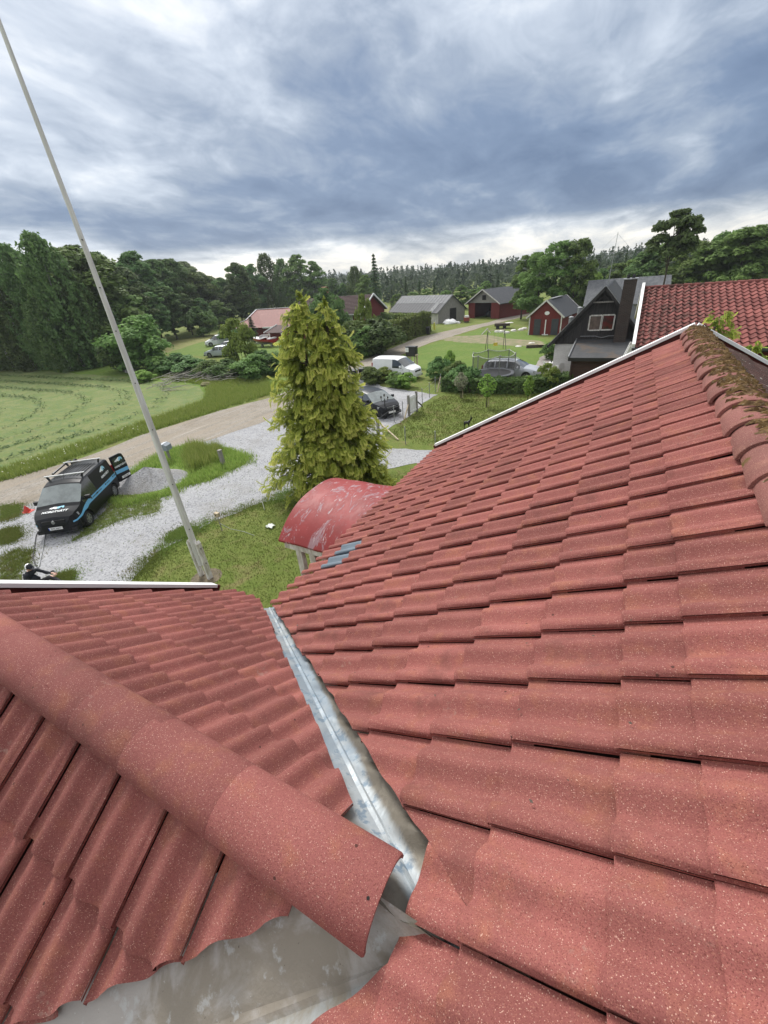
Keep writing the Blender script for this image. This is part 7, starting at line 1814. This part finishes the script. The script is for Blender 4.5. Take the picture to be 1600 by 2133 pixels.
# --- iron deer ornament on the lawn
p = at(968, 893); t = thing('deer_ornament', 'small dark metal deer ornament standing on the lawn by the roof edge', 'ornament', tuple(p), .3)
skin_body('body', [(0, 0, .36), (.22, 0, .38), (.32, 0, .52), (.36, 0, .62), (.44, 0, .60), (-.02, .06, .18), (-.03, .06, 0), (-.02, -.06, .18), (-.03, -.06, 0), (.24, .06, .18), (.23, .06, 0), (.24, -.06, .18), (.23, -.06, 0), (.33, .08, .74), (.33, -.08, .74), (-.06, 0, .42)], [(0, 1), (1, 2), (2, 3), (3, 4), (0, 5), (5, 6), (0, 7), (7, 8), (1, 9), (9, 10), (1, 11), (11, 12), (3, 13), (3, 14), (0, 15)], [.08, .075, .045, .04, .025, .025, .018, .025, .018, .025, .018, .025, .018, .012, .012, .02], t, [M_IRON], 1)
# --- heap of cut branches at the field edge
def branches(px0, px1, pb, lab, n, seed):
    p = at((px0 + px1) / 2, pb); a = at(px0, pb); b = at(px1, pb); t = thing('branch_heap', lab, 'branches', tuple(p)); r9 = random.Random(seed)
    mb = MB()
    for k in range(n):
        q = a.lerp(b, r9.random()) + Vector((r9.gauss(0, .4), r9.gauss(0, .8), .08 + r9.random() * .5)); an = r9.gauss(.3, .6); L_ = r9.uniform(.8, 2.8)
        d = Vector((math.cos(an), math.sin(an), r9.uniform(-.05, .35))); mb.tube([q, q + d * L_ * .5 + Vector((0, 0, r9.uniform(-.1, .15))), q + d * L_], [.035, .025, .008], 4)
    mb.build('branches', simple('bleached_branch', (.42, .39, .35), .9, .4, 6), t, w=True, kind='stuff')
branches(345, 400, 792, 'heap of bleached cut branches at the edge of the field', 70, 2); branches(395, 470, 794, 'row of pale fallen branches right of the branch heap', 45, 3)
branches(320, 360, 812, 'small dark twigs lying at the corner of the mown field', 14, 5)
lump(272, 775, .8, .6, .5, 'grey boulder at the field edge behind the flagpole', 'boulder', 'boulder', M_CONCRETE, 41); lump(8, 760, 1.6, 1.0, .8, 'grey stone heap under the birches at the far left', 'stone_heap', 'stones', M_CONCRETE, 42)
lump(430, 803, .7, .5, .35, 'low heap of cut leaves at the field corner', 'leaf_heap', 'heap', simple('dry_leaves', (.16, .15, .06), .95, .4, 6), 43)
# dead leaves and grit caught on the roof
def grit():
    P = []; N = []
    r9 = random.Random(8)
    for _ in range(60):
        s_ = r9.uniform(.4, 2.6); y = r9.uniform(.5, 4.5); q = mainpt(s_, y, .035)
        if (q - WR).dot(nF) > .3: P.append(tuple(q)); N.append((-math.sin(A1), 0, math.cos(A1)))
    return P, N
_dg = bpy.context.evaluated_depsgraph_get(); _r = Vector(ray(767, 1871)).normalized()
_hit = sc.ray_cast(_dg, Vector((0, 0, H)), _r)
if _hit[0] and (_hit[1] - Vector((0, 0, H))).length < 3:      # nail hole near the end of the ridge cap
    mb = MB(); n_ = _hit[2]; a_ = n_.orthogonal().normalized(); b_ = n_.cross(a_); c_ = _hit[1] + n_ * .0012
    mb.add([c_ + a_ * math.cos(t_) * .0048 + b_ * math.sin(t_) * .0048 for t_ in np.linspace(0, 6.283, 13)[:-1]], [tuple(range(12))]); mb.build('nail_hole', M_DARKVOID, roof_wing, w=True)
P_, N_ = grit(); gl = cards('dead_leaf_bits', np.array(P_), np.array(N_) + unit(len(P_)) * .2, .007 * rng.uniform(.5, 1.5, len(P_)), rng.random(len(P_)), M_BARK, .5, None, 'stuff')
# ================================================================== air
HZ = 0.00028
hm = bpy.data.materials.new('haze'); hm.use_nodes = True; hm.node_tree.nodes.clear()
ho = hm.node_tree.nodes.new('ShaderNodeOutputMaterial'); hv_ = hm.node_tree.nodes.new('ShaderNodeVolumePrincipled')
hv_.inputs['Color'].default_value = (0.86, 0.91, 0.97, 1); hv_.inputs['Density'].default_value = HZ; hv_.inputs['Anisotropy'].default_value = 0.2
hm.node_tree.links.new(hv_.outputs[0], ho.inputs['Volume'])
mb = MB(); mb.box((-150, 650, 13.5), (2720, 1940, 30)); hz = mb.build('haze', hm, kind='stuff')
